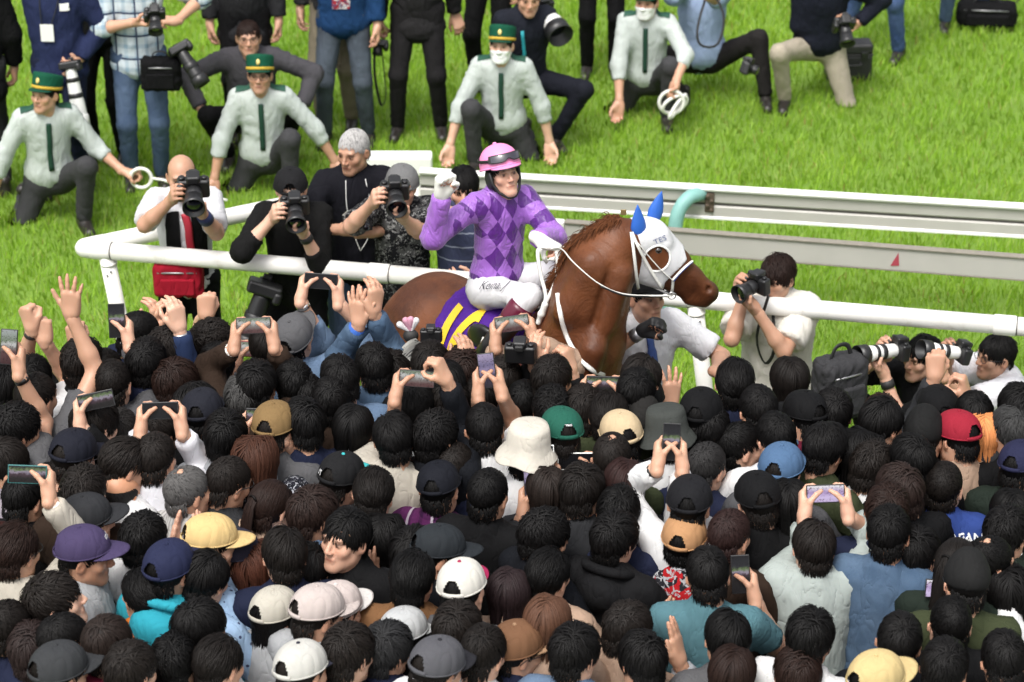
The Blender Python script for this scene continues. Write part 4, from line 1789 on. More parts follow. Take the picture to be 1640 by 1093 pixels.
def far_rail():
    """running rail of two pressed steel beams, one above the other, and a lower board"""
    a, c = level_line((674, 297), (1640, 355), 14.4)
    d = nrm(c - a)
    c = c + d * .8
    n = nrm(V(d[1], -d[0], 0))
    if n[1] > 0:
        n = -n
    root = empty('running_rail', (a[0], a[1], 0))
    tag(root, 'long off-white steel running rail of two stepped beams on mint green posts', 'rail')
    o = V(a[0], a[1], 0)
    L = np.linalg.norm(c - a)
    R = np.stack([d, -n, V(0, 0, 1)], 1)
    def strip(name, z0, z1, prof, mat, parent, x0=0.0, x1=L):
        m = MB()
        P = []
        for s in (x0, x1):
            for (yy, zz) in prof:
                P.append(R @ V(s, yy, zz))
        k = len(prof)
        f = [[i, (i + 1) % k, k + (i + 1) % k, k + i] for i in range(k)]
        m.add(np.array(P) + a - o, [np.array(f), np.array([list(range(k))[::-1], [k + i for i in range(k)]])])
        return m.obj(name, mat, parent, smooth=False)
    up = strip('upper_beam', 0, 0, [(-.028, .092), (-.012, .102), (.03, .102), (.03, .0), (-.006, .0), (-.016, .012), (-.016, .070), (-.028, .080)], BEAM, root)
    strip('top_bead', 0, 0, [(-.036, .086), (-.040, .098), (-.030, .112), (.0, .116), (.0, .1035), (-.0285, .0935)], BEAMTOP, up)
    strip('seam', 0, 0, [(-.008, -.010), (.02, -.010), (.02, -.001), (-.008, -.001)], RAILG, up)
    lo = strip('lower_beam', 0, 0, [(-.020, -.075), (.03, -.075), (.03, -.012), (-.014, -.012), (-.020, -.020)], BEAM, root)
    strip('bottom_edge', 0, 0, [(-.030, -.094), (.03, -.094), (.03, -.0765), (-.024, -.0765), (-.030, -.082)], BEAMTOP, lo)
    # curved mint post that comes up in front and holds the beams from the camera side
    for px in (1095, 1900):
        t = (atz(px, 322, a[2])[0] - a[0]) / d[0] if px < 1500 else L - .15
        q = a + d * t
        pts = [V(q[0] - .055, q[1], 0) + n * .30 + V(0, 0, -.02), V(q[0] - .045, q[1], .35) + n * .24, V(q[0] - .035, q[1], q[2] - .17) + n * .17, V(q[0] - .020, q[1], q[2] - .02) + n * .14, V(q[0] + .03, q[1], q[2] + .055) + n * .10, V(q[0] + .085, q[1], q[2] + .062) + n * .05, V(q[0] + .11, q[1], q[2] + .05) + n * .0]
        m = MB()
        m.tube(smooth_path(pts, 5) - o, .042, 22)
        po = m.obj('post', MINT, root)
        m = MB()
        cc = V(q[0] + .155, q[1], q[2] + .01) + n * .04 - o
        m.box(cc, (.055, .03, .12), R, bev=.006)
        for i in range(4):
            m.lathe([(.011, 0), (.011, .012), (.006, .014)], cc + n * .016 + V(.012 * (-1) ** i, 0, -.045 + .03 * i), np.stack([d, V(0, 0, 1), n], 1), 8)
        m.obj('bracket', RUST, po)
    return a, c, d, n


FR = far_rail()


def low_board():
    a, c = level_line((866, 370), (1640, 430), 13.6)
    z = a[2]
    d = nrm(c - a)
    c = c + d * .7
    L = np.linalg.norm(c - a)
    n = nrm(V(d[1], -d[0], 0))
    if n[1] > 0:
        n = -n
    root = empty('board_rail', (a[0], a[1], 0))
    tag(root, 'low flat off-white board rail with a small red triangle, nearer than the stepped rail', 'rail')
    o = V(a[0], a[1], 0)
    R = np.stack([d, -n, V(0, 0, 1)], 1)
    m = MB()
    m.box(a + d * (L / 2 + .07) - o, (L - .14, .028, .128), R, bev=.004)
    bo = m.obj('board', BEAM, root)
    m = MB()
    m.box(a + d * (L / 2 + .07) - o + V(0, 0, .070), (L - .14, .05, .012), R, bev=.004)
    m.obj('top_edge', BEAMEDGE, bo)
    m = MB()
    m.box(a + d * (L / 2 + .07) - o - V(0, 0, .068), (L - .14, .034, .008), R, bev=.003)
    m.obj('bottom_edge', BEAMEDGE, bo)
    m = MB()
    m.box(a + d * .07 - o, (.135, .052, .150), R, bev=.010)
    m.obj('end_cap', RAILW, root)
    # the red triangle
    tc = atz(1434, 414, z)
    s = (tc - a) @ d
    m = MB()
    tri = [(-.024, -.040), (.024, -.036), (.016, .042)]
    P = [a + d * (s + x) + n * yy + V(0, 0, zz) - o for yy in (.0145, .0175) for x, zz in tri]
    m.add(P, [np.array([[0, 1, 2], [5, 4, 3]]), np.array([[0, 3, 4, 1], [1, 4, 5, 2], [2, 5, 3, 0]])])
    m.obj('marker', RED_TAPE, bo, smooth=False)
    for k in (.36, L - .2):
        q = a + d * k
        m = MB()
        m.tube([V(q[0], q[1] + .05, -.02) - o, V(q[0], q[1] + .05, z) - o], .03, 16)
        m.obj('post', MINT, root)


low_board()
# ---------------------------------------------------------------- the horse
PHI = math.radians(42)
HF, HL = V(math.cos(PHI), -math.sin(PHI), 0), V(math.sin(PHI), math.cos(PHI), 0)
HS = V(0.0, 11.1, 0)
RHS = np.stack([HF, HL, V(0, 0, 1)], 1)


def hp(f, s, z):
    return HS + HF * f + HL * s + V(0, 0, z)


def he(f, s, z, rf, rs, rz_, k=.10, R=None):
    return el(hp(f, s, z), (rf, rs, rz_), RHS if R is None else RHS @ R, k)


def horse_trunk():
    P = [he(.02, 0, 1.17, .48, .27, .31), he(-.42, 0, 1.19, .33, .27, .27),
         rc(hp(-.10, 0, 1.28), hp(-.48, 0, 1.285), .155, .150, .10), rc(hp(-.48, 0, 1.285), hp(-.62, 0, 1.18), .150, .15, .10),
         rc(hp(.20, 0, 1.40), hp(.34, 0, 1.34), .09, .12, .10), he(.46, 0, 1.12, .22, .22, .26)]
    for s in (-1, 1):
        P += [he(.36, s * .13, 1.12, .18, .11, .28, .08), he(-.52, s * .13, 1.05, .20, .14, .31, .10)]
        P += [rc(hp(.42, s * .13, .95), hp(.45, s * .13, .52), .085, .044, .06), rc(hp(.45, s * .13, .52), hp(.44, s * .13, .20), .040, .031, .03),
              rc(hp(.44, s * .13, .20), hp(.48, s * .13, .07), .035, .045, .03), rc(hp(.48, s * .13, .07), hp(.49, s * .13, .05), .050, .055, .02)]
        P += [rc(hp(-.46, s * .14, .92), hp(-.70, s * .13, .58), .13, .052, .08), rc(hp(-.70, s * .13, .58), hp(-.66, s * .13, .21), .047, .034, .04),
              rc(hp(-.66, s * .13, .21), hp(-.62, s * .13, .07), .037, .047, .03), rc(hp(-.62, s * .13, .07), hp(-.61, s * .13, .05), .052, .056, .02)]
    return P


NK = [(at(910, 600, 10.72), .205), (at(932, 545, 10.68), .183), (at(946, 480, 10.64), .158), (at(963, 427, 10.63), .134), (at(987, 393, 10.64), .106)]


def horse_neck():
    P = []
    for (a, ra), (c, rb) in zip(NK[:-1], NK[1:]):
        P.append(rc(a, c, ra, rb, .08))
    P.append(rc(hp(.28, 0, 1.38), NK[0][0], .13, .2, .10))
    P.append(rc(at(906, 458, 10.72), at(938, 404, 10.66), .056, .048, .06))
    P.append(rc(at(938, 404, 10.66), at(985, 368, 10.65), .048, .047, .06))
    P.append(rc(at(1000, 440, 10.52), at(968, 520, 10.50), .030, .045, .05))
    P.append(rc(at(978, 430, 10.49), at(950, 520, 10.47), .010, .012, .03, op='s'))
    P.append(rc(at(945, 420, 10.53), at(905, 500, 10.52), .035, .05, .06))
    P.append(rc(at(950, 560, 10.45), at(915, 640, 10.48), .06, .08, .06))
    return P


HY = 10.66


def hh(x, y, dy=0.0):
    return at(x, y, HY + (x - 1003) / 145 * .06 + dy)


def horse_head():
    R = np.eye(3)
    P = [el(hh(1022, 380), (.088, .080, .085), k=.05),
         el(hh(1038, 420), (.098, .070, .100), k=.05),
         rc(hh(1046, 378), hh(1085, 418), .066, .056, .05),
         rc(hh(1050, 408), hh(1105, 445), .072, .052, .05),
         rc(hh(1105, 443), hh(1131, 466), .050, .046, .03),
         el(hh(1136, 470), (.040, .042, .042), k=.03),
         rc(hh(1060, 442), hh(1108, 474), .050, .030, .05),
         rc(hh(1104, 478), hh(1128, 484), .030, .026, .025),
         rc(hh(1062, 376, -.045), hh(1066, 388, -.052), .018, .018, .03),
         rc(hh(1062, 376, .045), hh(1066, 388, .052), .018, .018, .03)]
    for s in (-1, 1):
        P.append(el(hh(1052, 402, s * .062), (.028, .018, .024), k=.02))
        P.append(el(hh(1134, 463, s * .040), (.020, .014, .022), k=.02))
        P.append(el(hh(1135, 464, s * .052), (.015, .022, .019), k=.008, op='s'))
    P.append(rc(hh(1102, 481, -.05), hh(1136, 479, -.05), .004, .003, .006, op='s'))
    return P


def m_coat():
    t = NT('chestnut_coat')
    co = t.coord()
    mp = t.n('Mapping')
    t.put(mp.inputs['Vector'], co)
    mp.inputs['Scale'].default_value = (1, 1, .5)
    n = t.noise(3.2, 5, .6, co)
    f = t.noise(140, 3, .7, mp.outputs[0])
    a = t.n('Attribute', attribute_name='Col').outputs['Color']
    c = t.mix(t.ramp(n.outputs[0], [(.30, (0, 0, 0)), (.72, (1, 1, 1))]), (.048, .0140, .0055), (.180, .060, .0205))
    c = t.mix(t.math('MULTIPLY', f.outputs[0], .5), c, t.mix(1.0, c, (.55, .5, .48), 'MULTIPLY'))
    c = t.mix(1.0, c, a, 'MULTIPLY')
    t.set(Base_Color=c, Roughness=.48)
    t.b.inputs['Specular IOR Level'].default_value = .30
    v = t.noise(6.5, 5, .62, co, .9)
    t.bump(t.math('ADD', v.outputs[0], t.math('MULTIPLY', f.outputs[0], .10)), .40, .03)
    return t.m


COAT = m_coat()
TRUNK, NECK, HEADP = horse_trunk(), horse_neck(), horse_head()
ALLH = TRUNK + NECK + HEADP
horse = empty('horse', HS)
tag(horse, 'dark chestnut racehorse in a white hood and number 16 cloth, carrying the jockey', 'horse')


def dark_cols(v):
    """darker points: lower legs, muzzle; these are the coat's own markings"""
    c = np.ones((len(v), 3))
    w = np.clip((.60 - v[:, 2]) / .25, 0, 1) * .7
    mz = hh(1142, 474)
    d = np.linalg.norm(v - mz, axis=1)
    w = np.maximum(w, np.clip((.085 - d) / .05, 0, 1) * .8)
    return c * (1 - w[:, None]) + np.array([.22, .22, .24]) * w[:, None]


def blob_big(prims, h):
    return blob(prims, h)


_v, _q = blob(ALLH, .0145)
MB().add(_v - HS, _q, dark_cols(_v)).obj('body', COAT, horse)

_m = MB()
for _s in (-1, 1):
    v_, q_ = blob([el((0, 0, 0), (.019, .016, .017))], .006)
    _m = MB()
    _m.add(v_ + hh(1054, 401, _s * .074) - HS, q_)
    _m.obj('eye', m_glass('horse_eye', (.012, .006, .004), .08), horse)


def poly_sd(P2, pts):
    """signed distance of 2-D points to a polygon"""
    P2 = np.asarray(P2, float)
    d = np.full(len(pts), 1e9)
    s = np.ones(len(pts))
    for i in range(len(P2)):
        a, c = P2[i], P2[i - 1]
        e = c - a
        w = pts - a
        h = np.clip(w @ e / (e @ e), 0, 1)
        b = w - h[:, None] * e
        d = np.minimum(d, np.einsum('ij,ij->i', b, b))
        c1, c2, c3 = pts[:, 1] >= a[1], pts[:, 1] < c[1], e[0] * w[:, 1] > e[1] * w[:, 0]
        s = np.where((c1 & c2 & c3) | (~c1 & ~c2 & ~c3), -s, s)
    return s * np.sqrt(d)


def on_surface(prims, p, d, off=.004, n=60):
    """slide p along d until it meets the surface"""
    p = np.asarray(p, float).copy()
    d = nrm(d)
    p_start = p.copy()
    for _ in range(n):
        e = sdf(prims, p[None])[0] - off
        if e < .0008:
            return p
        p = p + d * min(e, .05)
        if (p - p_start) @ d > .7:
            break
    # the line misses: settle on the nearest surface point instead
    p = p_start + d * .45
    for _ in range(12):
        e = sdf(prims, p[None])[0] - off
        p = p - grad(lambda q: sdf(prims, q), p[None])[0] * e * .8
    return p


def on_surface_many(prims, P, d, off=.004, n=40):
    P = np.array(P, float)
    S = P.copy()
    d = nrm(d)
    for _ in range(n):
        e = sdf(prims, P) - off
        P = P + d * np.clip(np.where(e > .0008, e, 0), 0, .05)[:, None]
    bad = (P - S) @ d > .7
    if bad.any():
        P[bad] = [on_surface(prims, p, d, off) for p in S[bad]]
    return P


def hood():
    pts = [(1002, 350), (993, 368), (996, 400), (1008, 432), (1020, 462), (1040, 472), (1060, 466), (1064, 442), (1080, 424), (1099, 408), (1092, 386), (1068, 356), (1045, 330), (1020, 326)]
    poly = np.array([hh(*p)[[0, 2]] for p in pts])
    hc = hh(1051, 402)[[0, 2]]
    HN = HEADP + NECK[-3:]

    def fn(p):
        d = sdf(HN, p) - .0075
        x = p[:, [0, 2]]
        d = np.maximum(d, poly_sd(poly, x))
        return np.maximum(d, .056 - np.linalg.norm((x - hc) * V(1, .92), axis=1))
    lo, hi = bounds(HEADP, .03)
    v, q = snet(fn, lo, hi, .0078)
    b = MB()
    b.add(v - HS, q)
    o = b.obj('hood', cloth_base('hood_white', lambda t, co: t.mix(.5, (.74, .74, .76), (.78, .78, .79)), .7, .18), horse)
    # rolled hem round the eye hole, and blue brow piping
    for s in (-1, 1):
        ring = [on_surface(HN, V(hc[0] + .058 * math.cos(a), HY + s * .3, hc[1] + .062 * math.sin(a)), V(0, -s, 0), .006) - HS for a in np.linspace(0, 2 * np.pi, 28, endpoint=False)]
        MB().tube(ring, .0052, 6, closed=True).obj('eye_hem', WHITE_PLASTIC, o)
    pip = [on_surface(HN, hh(x, y, -.3), V(0, 1, 0), .008) - HS for x, y in ((1019, 379), (1028, 370), (1040, 360), (1051, 351))]
    MB().tube(smooth_path(pip, 4), .0042, 6).obj('piping', plain('blue_piping', (.03, .06, .28), .6), o)
    # printed letters
    cv = bpy.data.curves.new('print', 'FONT')
    cv.body = 'TES'
    cv.size = .036
    cv.extrude = .0
    to = bpy.data.objects.new('print_tmp', cv)
    COL.objects.link(to)
    dg = bpy.context.evaluated_depsgraph_get()
    me = bpy.data.meshes.new_from_object(to.evaluated_get(dg))
    bpy.data.objects.remove(to)
    P = np.array([v.co[:] for v in me.vertices])
    F = [list(p.vertices) for p in me.polygons]
    ang = math.radians(20)
    a0 = hh(1047, 379)
    out = []
    for x, y, _ in P:
        X = a0[0] + (x * math.cos(ang) - y * math.sin(ang)) * 1.05
        Z = a0[2] + (x * math.sin(ang) + y * math.cos(ang)) * .9
        out.append(on_surface(HN, V(X, HY - .3, Z), V(0, 1, 0), .0095) - HS)
    b = MB()
    b.add(out, F)
    b.obj('lettering', plain('grey_blue_print', (.12, .15, .26), .7), o, smooth=False)
    return o


hood()


def ear(base, tip, s):
    b = MB()
    ax = tip - base
    pts = [base - ax * .06] + [base + ax * k for k in (.12, .3, .5, .72, .9, 1.0)]
    b.tube([p - HS for p in pts], [.026, .034, .036, .030, .019, .008, .001], 14, flat=.62, ref=V(.3, -1, 0))
    return b.obj('ear_cover', plain('blue_ear_cloth', (.022, .115, .48), .55, var=.1), horse)


ear(hh(1023, 378, -.055), hh(1021, 328, -.06), 1)
ear(hh(1046, 352, .045), hh(1060, 306, .05), 1)

HEADNECK = HEADP + NECK + TRUNK


def strap_on(pxs, rad=.008, off=.007, name='bridle_strap', mat=LINE_WHITE, flat=.4, Yst=None):
    pts = []
    for x, y in pxs:
        p0 = at(x, y, (Yst or HY) - .45)
        v = at(x, y, (Yst or HY)) - p0
        pts.append(on_surface(HEADNECK, p0, v, off) - HS)
    return MB().tube(smooth_path(pts, 5), rad, 6, flat=flat).obj(name, mat, horse)


strap_on([(1011, 372), (1014, 395), (1017, 420), (1020, 448), (1026, 466)], .0075, .012)
strap_on([(1012, 372), (1022, 395), (1035, 420), (1048, 442), (1060, 460)], .0095, .012)
strap_on([(1022, 390), (1040, 412), (1060, 434), (1078, 450)], .0065, .012)
strap_on([(1078, 450), (1077, 462), (1076, 472), (1080, 482)], .0065, .008)
nb_ = strap_on([(1077, 449), (1086, 439), (1097, 428), (1108, 419)], .0135, .006, 'noseband')
strap_on([(1079, 451), (1088, 440), (1099, 429), (1109, 420.5)], .0045, .013, 'noseband_stripe', plain('blue_stripe', (.03, .08, .35), .6))
# bit rings and buckles
for _x, _y, _r in ((1076, 474, .017), (1004, 473, .018)):
    _p = hh(_x, _y, -.075) - HS
    MB().tube([_p + V(_r * math.cos(a), 0, _r * math.sin(a)) for a in np.linspace(0, 2 * np.pi, 16, endpoint=False)], .0028, 6, closed=True).obj('bit_ring', CHROME, horse)
_p = on_surface(HEADNECK, hh(1007, 367, -.4), V(0, 1, 0), .016) - HS
MB().box(_p, (.026, .006, .026), bev=.002).obj('buckle', plain('brass_buckle', (.30, .22, .10), .4, .6), horse)


def mane():
    r = np.random.default_rng(3)
    line = [at(890, 482, 10.78), at(906, 446, 10.74), at(926, 411, 10.70), at(950, 384, 10.68), at(976, 362, 10.67), at(998, 351, 10.67)]
    cr = smooth_path(line, 24)
    b = MB()
    snap = on_surface_many(NECK + HEADP, cr + V(-.06, 0, .10), V(.06, 0, -.10), .0)
    ks = r.uniform(0, len(cr) - 1.01, 1300)
    j2 = ks.astype(int)
    for i in range(1300):
        k = ks[i]
        j = int(k)
        p = cr[j] + (cr[j + 1] - cr[j]) * (k - j)
        p = snap[j2[i]] + V(r.normal() * .006, r.uniform(-.04, .02), -.004)
        L = r.uniform(.04, .09)
        tan = nrm(cr[j + 1] - cr[j])
        out = nrm(V(-tan[2], 0, tan[0]))
        if out[2] < 0:
            out = -out
        sway = r.normal() * .35
        side = V(0, -1, 0) if r.uniform() < .8 else V(0, .8, 0)
        pts = [p]
        d = nrm(out * r.uniform(.15, .55) + tan * sway * .6 + side * r.uniform(.5, .9) + V(-.25, 0, -.1))
        for s in range(5):
            pts.append(pts[-1] + d * L / 5)
            d = nrm(d + side * .06 + V(-.10, 0, -.42) + r.normal(size=3) * .10)
        b.tube(np.array(pts) - HS, np.linspace(.0030, .0009, 6), 3, col=np.ones(3) * r.uniform(.5, 1.3), caps=False)
    return b.obj('mane', HAIR, horse, color=(.10, .034, .012))


mane()


def tail():
    r = np.random.default_rng(4)
    b = MB()
    for i in range(160):
        p = hp(-.74, 0, 1.20) + r.normal(size=3) * .02
        L = r.uniform(.6, .9)
        pts = [p + HF * (-.06 * math.sin(min(1, s * 2) * 1.5)) + V(r.normal() * .008, r.normal() * .008, -L * s ** 1.2) + r.normal(size=3) * .006 for s in np.linspace(0, 1, 8)]
        b.tube(np.array(pts) - HS, np.linspace(.006, .002, 8), 4, col=np.ones(3) * r.uniform(.5, 1.2), caps=False)
    b.obj('tail', HAIR, horse, color=(.05, .018, .009))


tail()


def saddle_cloth():
    poly = np.array([(-.295, 1.62), (-.300, 1.30), (-.275, 1.02), (.30, 1.00), (.34, 1.30), (.33, 1.62)])

    def fn(p):
        d = sdf(TRUNK, p) - .014
        x = np.stack([(p - HS) @ HF, p[:, 2]], 1)
        return np.maximum(d, poly_sd(poly, x))
    v, q = snet(fn, hp(0, 0, 1.2) - V(.55, .55, .3), hp(0, 0, 1.2) + V(.55, .55, .45), .015)
    b = MB()
    fo = folds(4, .003, .09)
    b.add(v + grad(fn, v) * fo(v)[:, None] - HS, q)
    o = b.obj('number_cloth', cloth_base('number_cloth_purple', lambda t, co: t.mix(.5, (.075, .018, .24), (.085, .022, .27)), .6, .25), horse)
    # digits, laid on the flank
    def stroke(pts, wd, name):
        pts = smooth_path([V(x, 0, z) for x, z in pts], 6)
        T = np.gradient(pts, axis=0)
        T /= np.linalg.norm(T, axis=1)[:, None]
        N = np.stack([-T[:, 2], T[:, 0] * 0, T[:, 0]], 1)
        rows = []
        for k in np.linspace(-1, 1, 5):
            rows.append(pts + N * wd * k)
        A = np.stack(rows, 1)
        n = len(pts)
        out = []
        out = on_surface_many(TRUNK, [hp(x[0], -.6, x[2]) for row in A for x in row], HL, .0205) - HS
        f = [[i * 5 + j, (i + 1) * 5 + j, (i + 1) * 5 + j + 1, i * 5 + j + 1] for i in range(n - 1) for j in range(4)]
        b = MB()
        b.add(out, np.array(f))
        b.obj(name, YELLOW, o)
    dig = lambda pts, k, o: [(x * k + o, 1.18 + (z - 1.10) * .82) for x, z in pts]
    stroke(dig([(-.125, 1.435), (-.140, 1.33), (-.150, 1.20), (-.160, 1.09)], .92, -.090), .0215, 'digit_one')
    stroke(dig([(.085, 1.432), (.045, 1.428), (.010, 1.40), (-.030, 1.34), (-.055, 1.27), (-.06, 1.21), (-.05, 1.16), (-.01, 1.125), (.035, 1.13), (.062, 1.17), (.06, 1.225), (.03, 1.265), (-.01, 1.262), (-.035, 1.235)], .74, -.112), .0200, 'digit_six')
    # saddle
    P = [rc(hp(-.17, 0, 1.475), hp(.02, 0, 1.450), .06, .05, .05), rc(hp(.02, 0, 1.450), hp(.17, 0, 1.50), .05, .045, .04), el(hp(.04, -.2, 1.33), (.13, .04, .15), RHS @ rx(.35), k=.04), el(hp(.04, .2, 1.33), (.13, .04, .15), RHS @ rx(-.35), k=.04)]
    v, q = blob(P, .016)
    MB().add(v - HS, q).obj('saddle', LEATHER_BLACK, horse)
    for s in (-1, 1):
        MB().tube([hp(.06, s * .26, 1.42) - HS, hp(.07, s * .32, 1.35) - HS, hp(.09, s * .33, 1.30) - HS], .008, 6, flat=.4).obj('stirrup_leather', LINE_WHITE, horse)
        c = hp(.09, s * .335, 1.25)
        MB().tube([c - HS + HF * .05 * math.sin(a) + V(0, 0, .055 * math.cos(a)) for a in np.linspace(0, 2 * np.pi, 16, endpoint=False)], .006, 6, closed=True).obj('stirrup', CHROME, horse)


YELLOW = plain('yellow_print', (.72, .47, .02), .55, var=.06)
saddle_cloth()

# ---------------------------------------------------------------- the jockey
def m_silks():
    t = NT('purple_diamond_silk')
    co = t.coord()
    s = t.sep(co)
    x, z = t.math('DIVIDE', s[0], .072), t.math('DIVIDE', s[2], .128)
    u, v = t.math('ADD', x, z), t.math('SUBTRACT', x, z)
    par = t.math('MODULO', t.math('ADD', t.math('ADD', t.math('FLOOR', u), t.math('FLOOR', v)), 100), 2)
    lt, dk = (.30, .118, .49), (.088, .013, .195)
    c = t.mix(t.math('GREATER_THAN', par, .5), lt, dk)
    a = t.n('Attribute', attribute_name='Col').outputs['Color']
    ar = t.sep(a)
    sl = t.mix(t.math('GREATER_THAN', ar[1], .5), dk, lt)
    c = t.mix(t.math('GREATER_THAN', ar[0], .5), sl, c)
    t.set(Base_Color=c, Roughness=.42)
    t.b.inputs['Sheen Weight'].default_value = .15
    mp = t.n('Mapping')
    t.put(mp.inputs['Vector'], co)
    mp.inputs['Scale'].default_value = (1, 1, .5)
    n = t.noise(16, 3, .55, mp.outputs[0], 1.0)
    t.bump(t.math('POWER', t.math('MULTIPLY', t.math('ABSOLUTE', t.math('SUBTRACT', n.outputs[0], .5)), 4), .7), .45, .014)
    return t.m


JS = .90
PINK = plain('pink_helmet_cover', (.84, .26, .52), .38, var=.06, scale=12)
WHITE_BREECH = cloth_base('breeches_white', lambda t, co: t.mix(.5, (.78, .77, .79), (.8, .79, .8)), .6, .2)


def jockey():
    seat = hp(-.095, 0, 0)
    yaw = 222.0
    fist = at(707, 290, 10.92)
    lhand = at(880, 388, 10.86)
    f_fist = nrm(V(.05, .0, 1.0))
    R_arm = arm(fist - V(0, 0, .075), V(.10, -.05, 1.0), V(.55, -.8, 0), 'fist', V(-.8, -.45, -.7))
    L_arm = arm(lhand - V(.055, .0, -.02), V(.85, -.25, -.30), V(.05, -.25, -1.0), 'hold', V(.6, .2, -.6))
    base = seat[:2]
    R0 = rz(math.radians(yaw))
    lp = lambda p: R0.T @ (np.asarray(p, float) - V(base[0], base[1], 0))
    # person's left hand is on the picture's right
    foot_r = hp(.11, -.325, 1.28)
    foot_l = hp(.11, .325, 1.28)
    P = person('jockey in purple diamond silks and pink helmet raising a gloved fist on horseback', (0, 0), base=base, yaw=yaw, H=1.53, hscale=.95, fem=True, hi=True, pel=V(0, 0, 1.565), lean=4, slean=0, twist=-12,
               hd=(-10, 20, 4), arms=(L_arm, R_arm), hair=('hat_short', BLACK_HAIR), shirt=('none', (1, 1, 1), None, 2.0), legs=((.8, .8, .8), WHITE_BREECH), feet=(lp(foot_l), lp(foot_r)),
               knees=(lp(V(base[0], base[1], 0) + HF * 1.0 + V(0, 0, .55) + HL * .30), lp(V(base[0], base[1], 0) + HF * 1.0 + V(0, 0, .55) - HL * .05)), skin=(.60, .36, .27), loose=.55, fit=.88, hem=-.03, w=.93)
    root = P['root']
    top = P['top']
    top.name = 'silks'
    # sleeves carry one dark band on a light ground
    me = top.data
    n = len(me.vertices)
    co = np.zeros(n * 3, np.float32)
    me.vertices.foreach_get('co', co)
    co = co.reshape(-1, 3).astype(float)
    colr = np.ones((n, 4), np.float32)
    for a in P['arms']:
        for i, (p, q) in enumerate(((a['S'], a['E']), (a['E'], a['W']))):
            ba = q - p
            h = np.clip((co - p) @ ba / (ba @ ba), 0, 1)
            d = np.linalg.norm(co - p - h[:, None] * ba, axis=1)
            k = (d < .085) & ((h > .28) if i == 0 else (h >= 0))
            g = ((h < .5) | (h > .98)) if i == 0 else np.ones(n, bool)
            colr[k, 0] = 0
            colr[k, 1] = np.where(g[k], 1.0, 0.0)
    me.color_attributes['Col'].data.foreach_set('color', colr.ravel())
    for sl in top.material_slots:
        sl.material = m_silks()
    # gloves
    for side, a, nm in ((-1, P['arms'][0], 'glove'), (1, P['arms'][1], 'glove')):
        b = MB()
        hand_into(b, a, side, 1.11)
        fo = nrm(a['W'] - a['E'])
        b.tube([a['W'] - fo * .05, a['W'] - fo * .01], [.034, .031], 14)
        g = b.obj(nm, LINE_WHITE, root)
        if side < 0:
            MB().tube([a['W'] - fo * .03, a['W'] - fo * .012], [.0365, .036], 14).obj('cuff_strap', BLACK_RUBBER, g)
    # helmet
    MH = P['MH']
    n, m = 48, 14
    th = np.linspace(0, 2 * np.pi, n, endpoint=False)
    pts = [[.108 * math.cos(a) ** .9 * math.sin(t), .128 * math.cos(a) ** .9 * math.cos(t), .112 * math.sin(a)] for a in np.linspace(-.10, np.pi / 2, m) for t in th]
    f = [[i * n + j, i * n + (j + 1) % n, (i + 1) * n + (j + 1) % n, (i + 1) * n + j] for i in range(m - 1) for j in range(n)]
    b = MB()
    Rt = rx(.12)
    b.add(np.array(pts) @ Rt.T + V(0, -.014, .058), np.array(f))
    b.tube(np.array(pts[:n]) @ Rt.T + V(0, -.014, .058), .006, 8, closed=True)
    b.lathe([(.011, -.004), (.011, .004), (.007, .008), (.001, .009)], Rt @ V(0, 0, .112) + V(0, -.014, .058), Rt, 14)
    he_ = b.obj('helmet', PINK, root, M=MH)
    cap_brim(rx(.02), V(0, -.012, .055), hr=(.108, .128), ang=.95, out=.030, droop=.010).obj('peak', PINK, he_)
    b = MB()
    cap_brim_b = cap_brim(rx(.02), V(0, -.010, .0495), hr=(.108, .128), ang=.95, out=.030, droop=.010)
    cap_brim_b.obj('peak_underside', BLACK_PLASTIC, he_)
    # goggles pushed up on the helmet: a wrapped lens in a soft frame
    def wrap(z0, z1, ang, off, nose=0.0):
        P_ = []
        k = 22
        for i in range(7):
            zz = z0 + (z1 - z0) * i / 6
            for j in range(k + 1):
                t = -ang + 2 * ang * j / k
                e = abs(2 * j / k - 1)
                rise = .006 * e ** 3
                zq = zz + (z1 - z0) * -.08 * e ** 4 * (1 if i > 3 else -1)
                if nose and i < 3:
                    zq += nose * math.exp(-(t / .16) ** 2) * (3 - i) / 3
                a_ = math.asin(max(-.99, min(.99, (zq - .058) / .118)))
                P_.append([(.108 * math.cos(a_) ** .9 + off) * math.sin(t), (.128 * math.cos(a_) ** .9 + off) * math.cos(t) - .008, zq + .006])
        f_ = [[i * (k + 1) + j, i * (k + 1) + j + 1, (i + 1) * (k + 1) + j + 1, (i + 1) * (k + 1) + j] for i in range(6) for j in range(k)]
        return P_, np.array(f_)
    g = MB().add(*wrap(.072, .118, .98, .010, .016)).obj('goggles', BLACK_RUBBER, he_)
    MB().add(*wrap(.077, .113, .84, .0135, .016)).obj('goggle_lens', m_glass('smoked_lens', (.02, .016, .028), .06), g)
    MB().tube([V(.1115 * math.sin(t), .1315 * math.cos(t) - .012, .094) for t in np.linspace(.9, 2 * np.pi - .9, 24)], .0028, 6, flat=3.4, ref=V(0, 0, 1)).obj('goggle_strap', LINE_BLACK, g)
    # dark skull cap sides, chin strap and neck tube
    b = MB()
    for s in (-1, 1):
        b.tube([V(s * .086, .03, .03), V(s * .082, .03, -.03), V(s * .060, .045, -.085), V(s * .02, .068, -.120), V(0, .070, -.122)], .0085, 6)
        v_, q_ = blob([el((s * .078, -.012, -.012), (.016, .045, .055))], .012)
        b.add(v_, q_)
    b.obj('chin_strap', LINE_BLACK, he_)
    nb = P['pel'] + P['Rsp'] @ (V(0, -.018, .515) * P['s'])
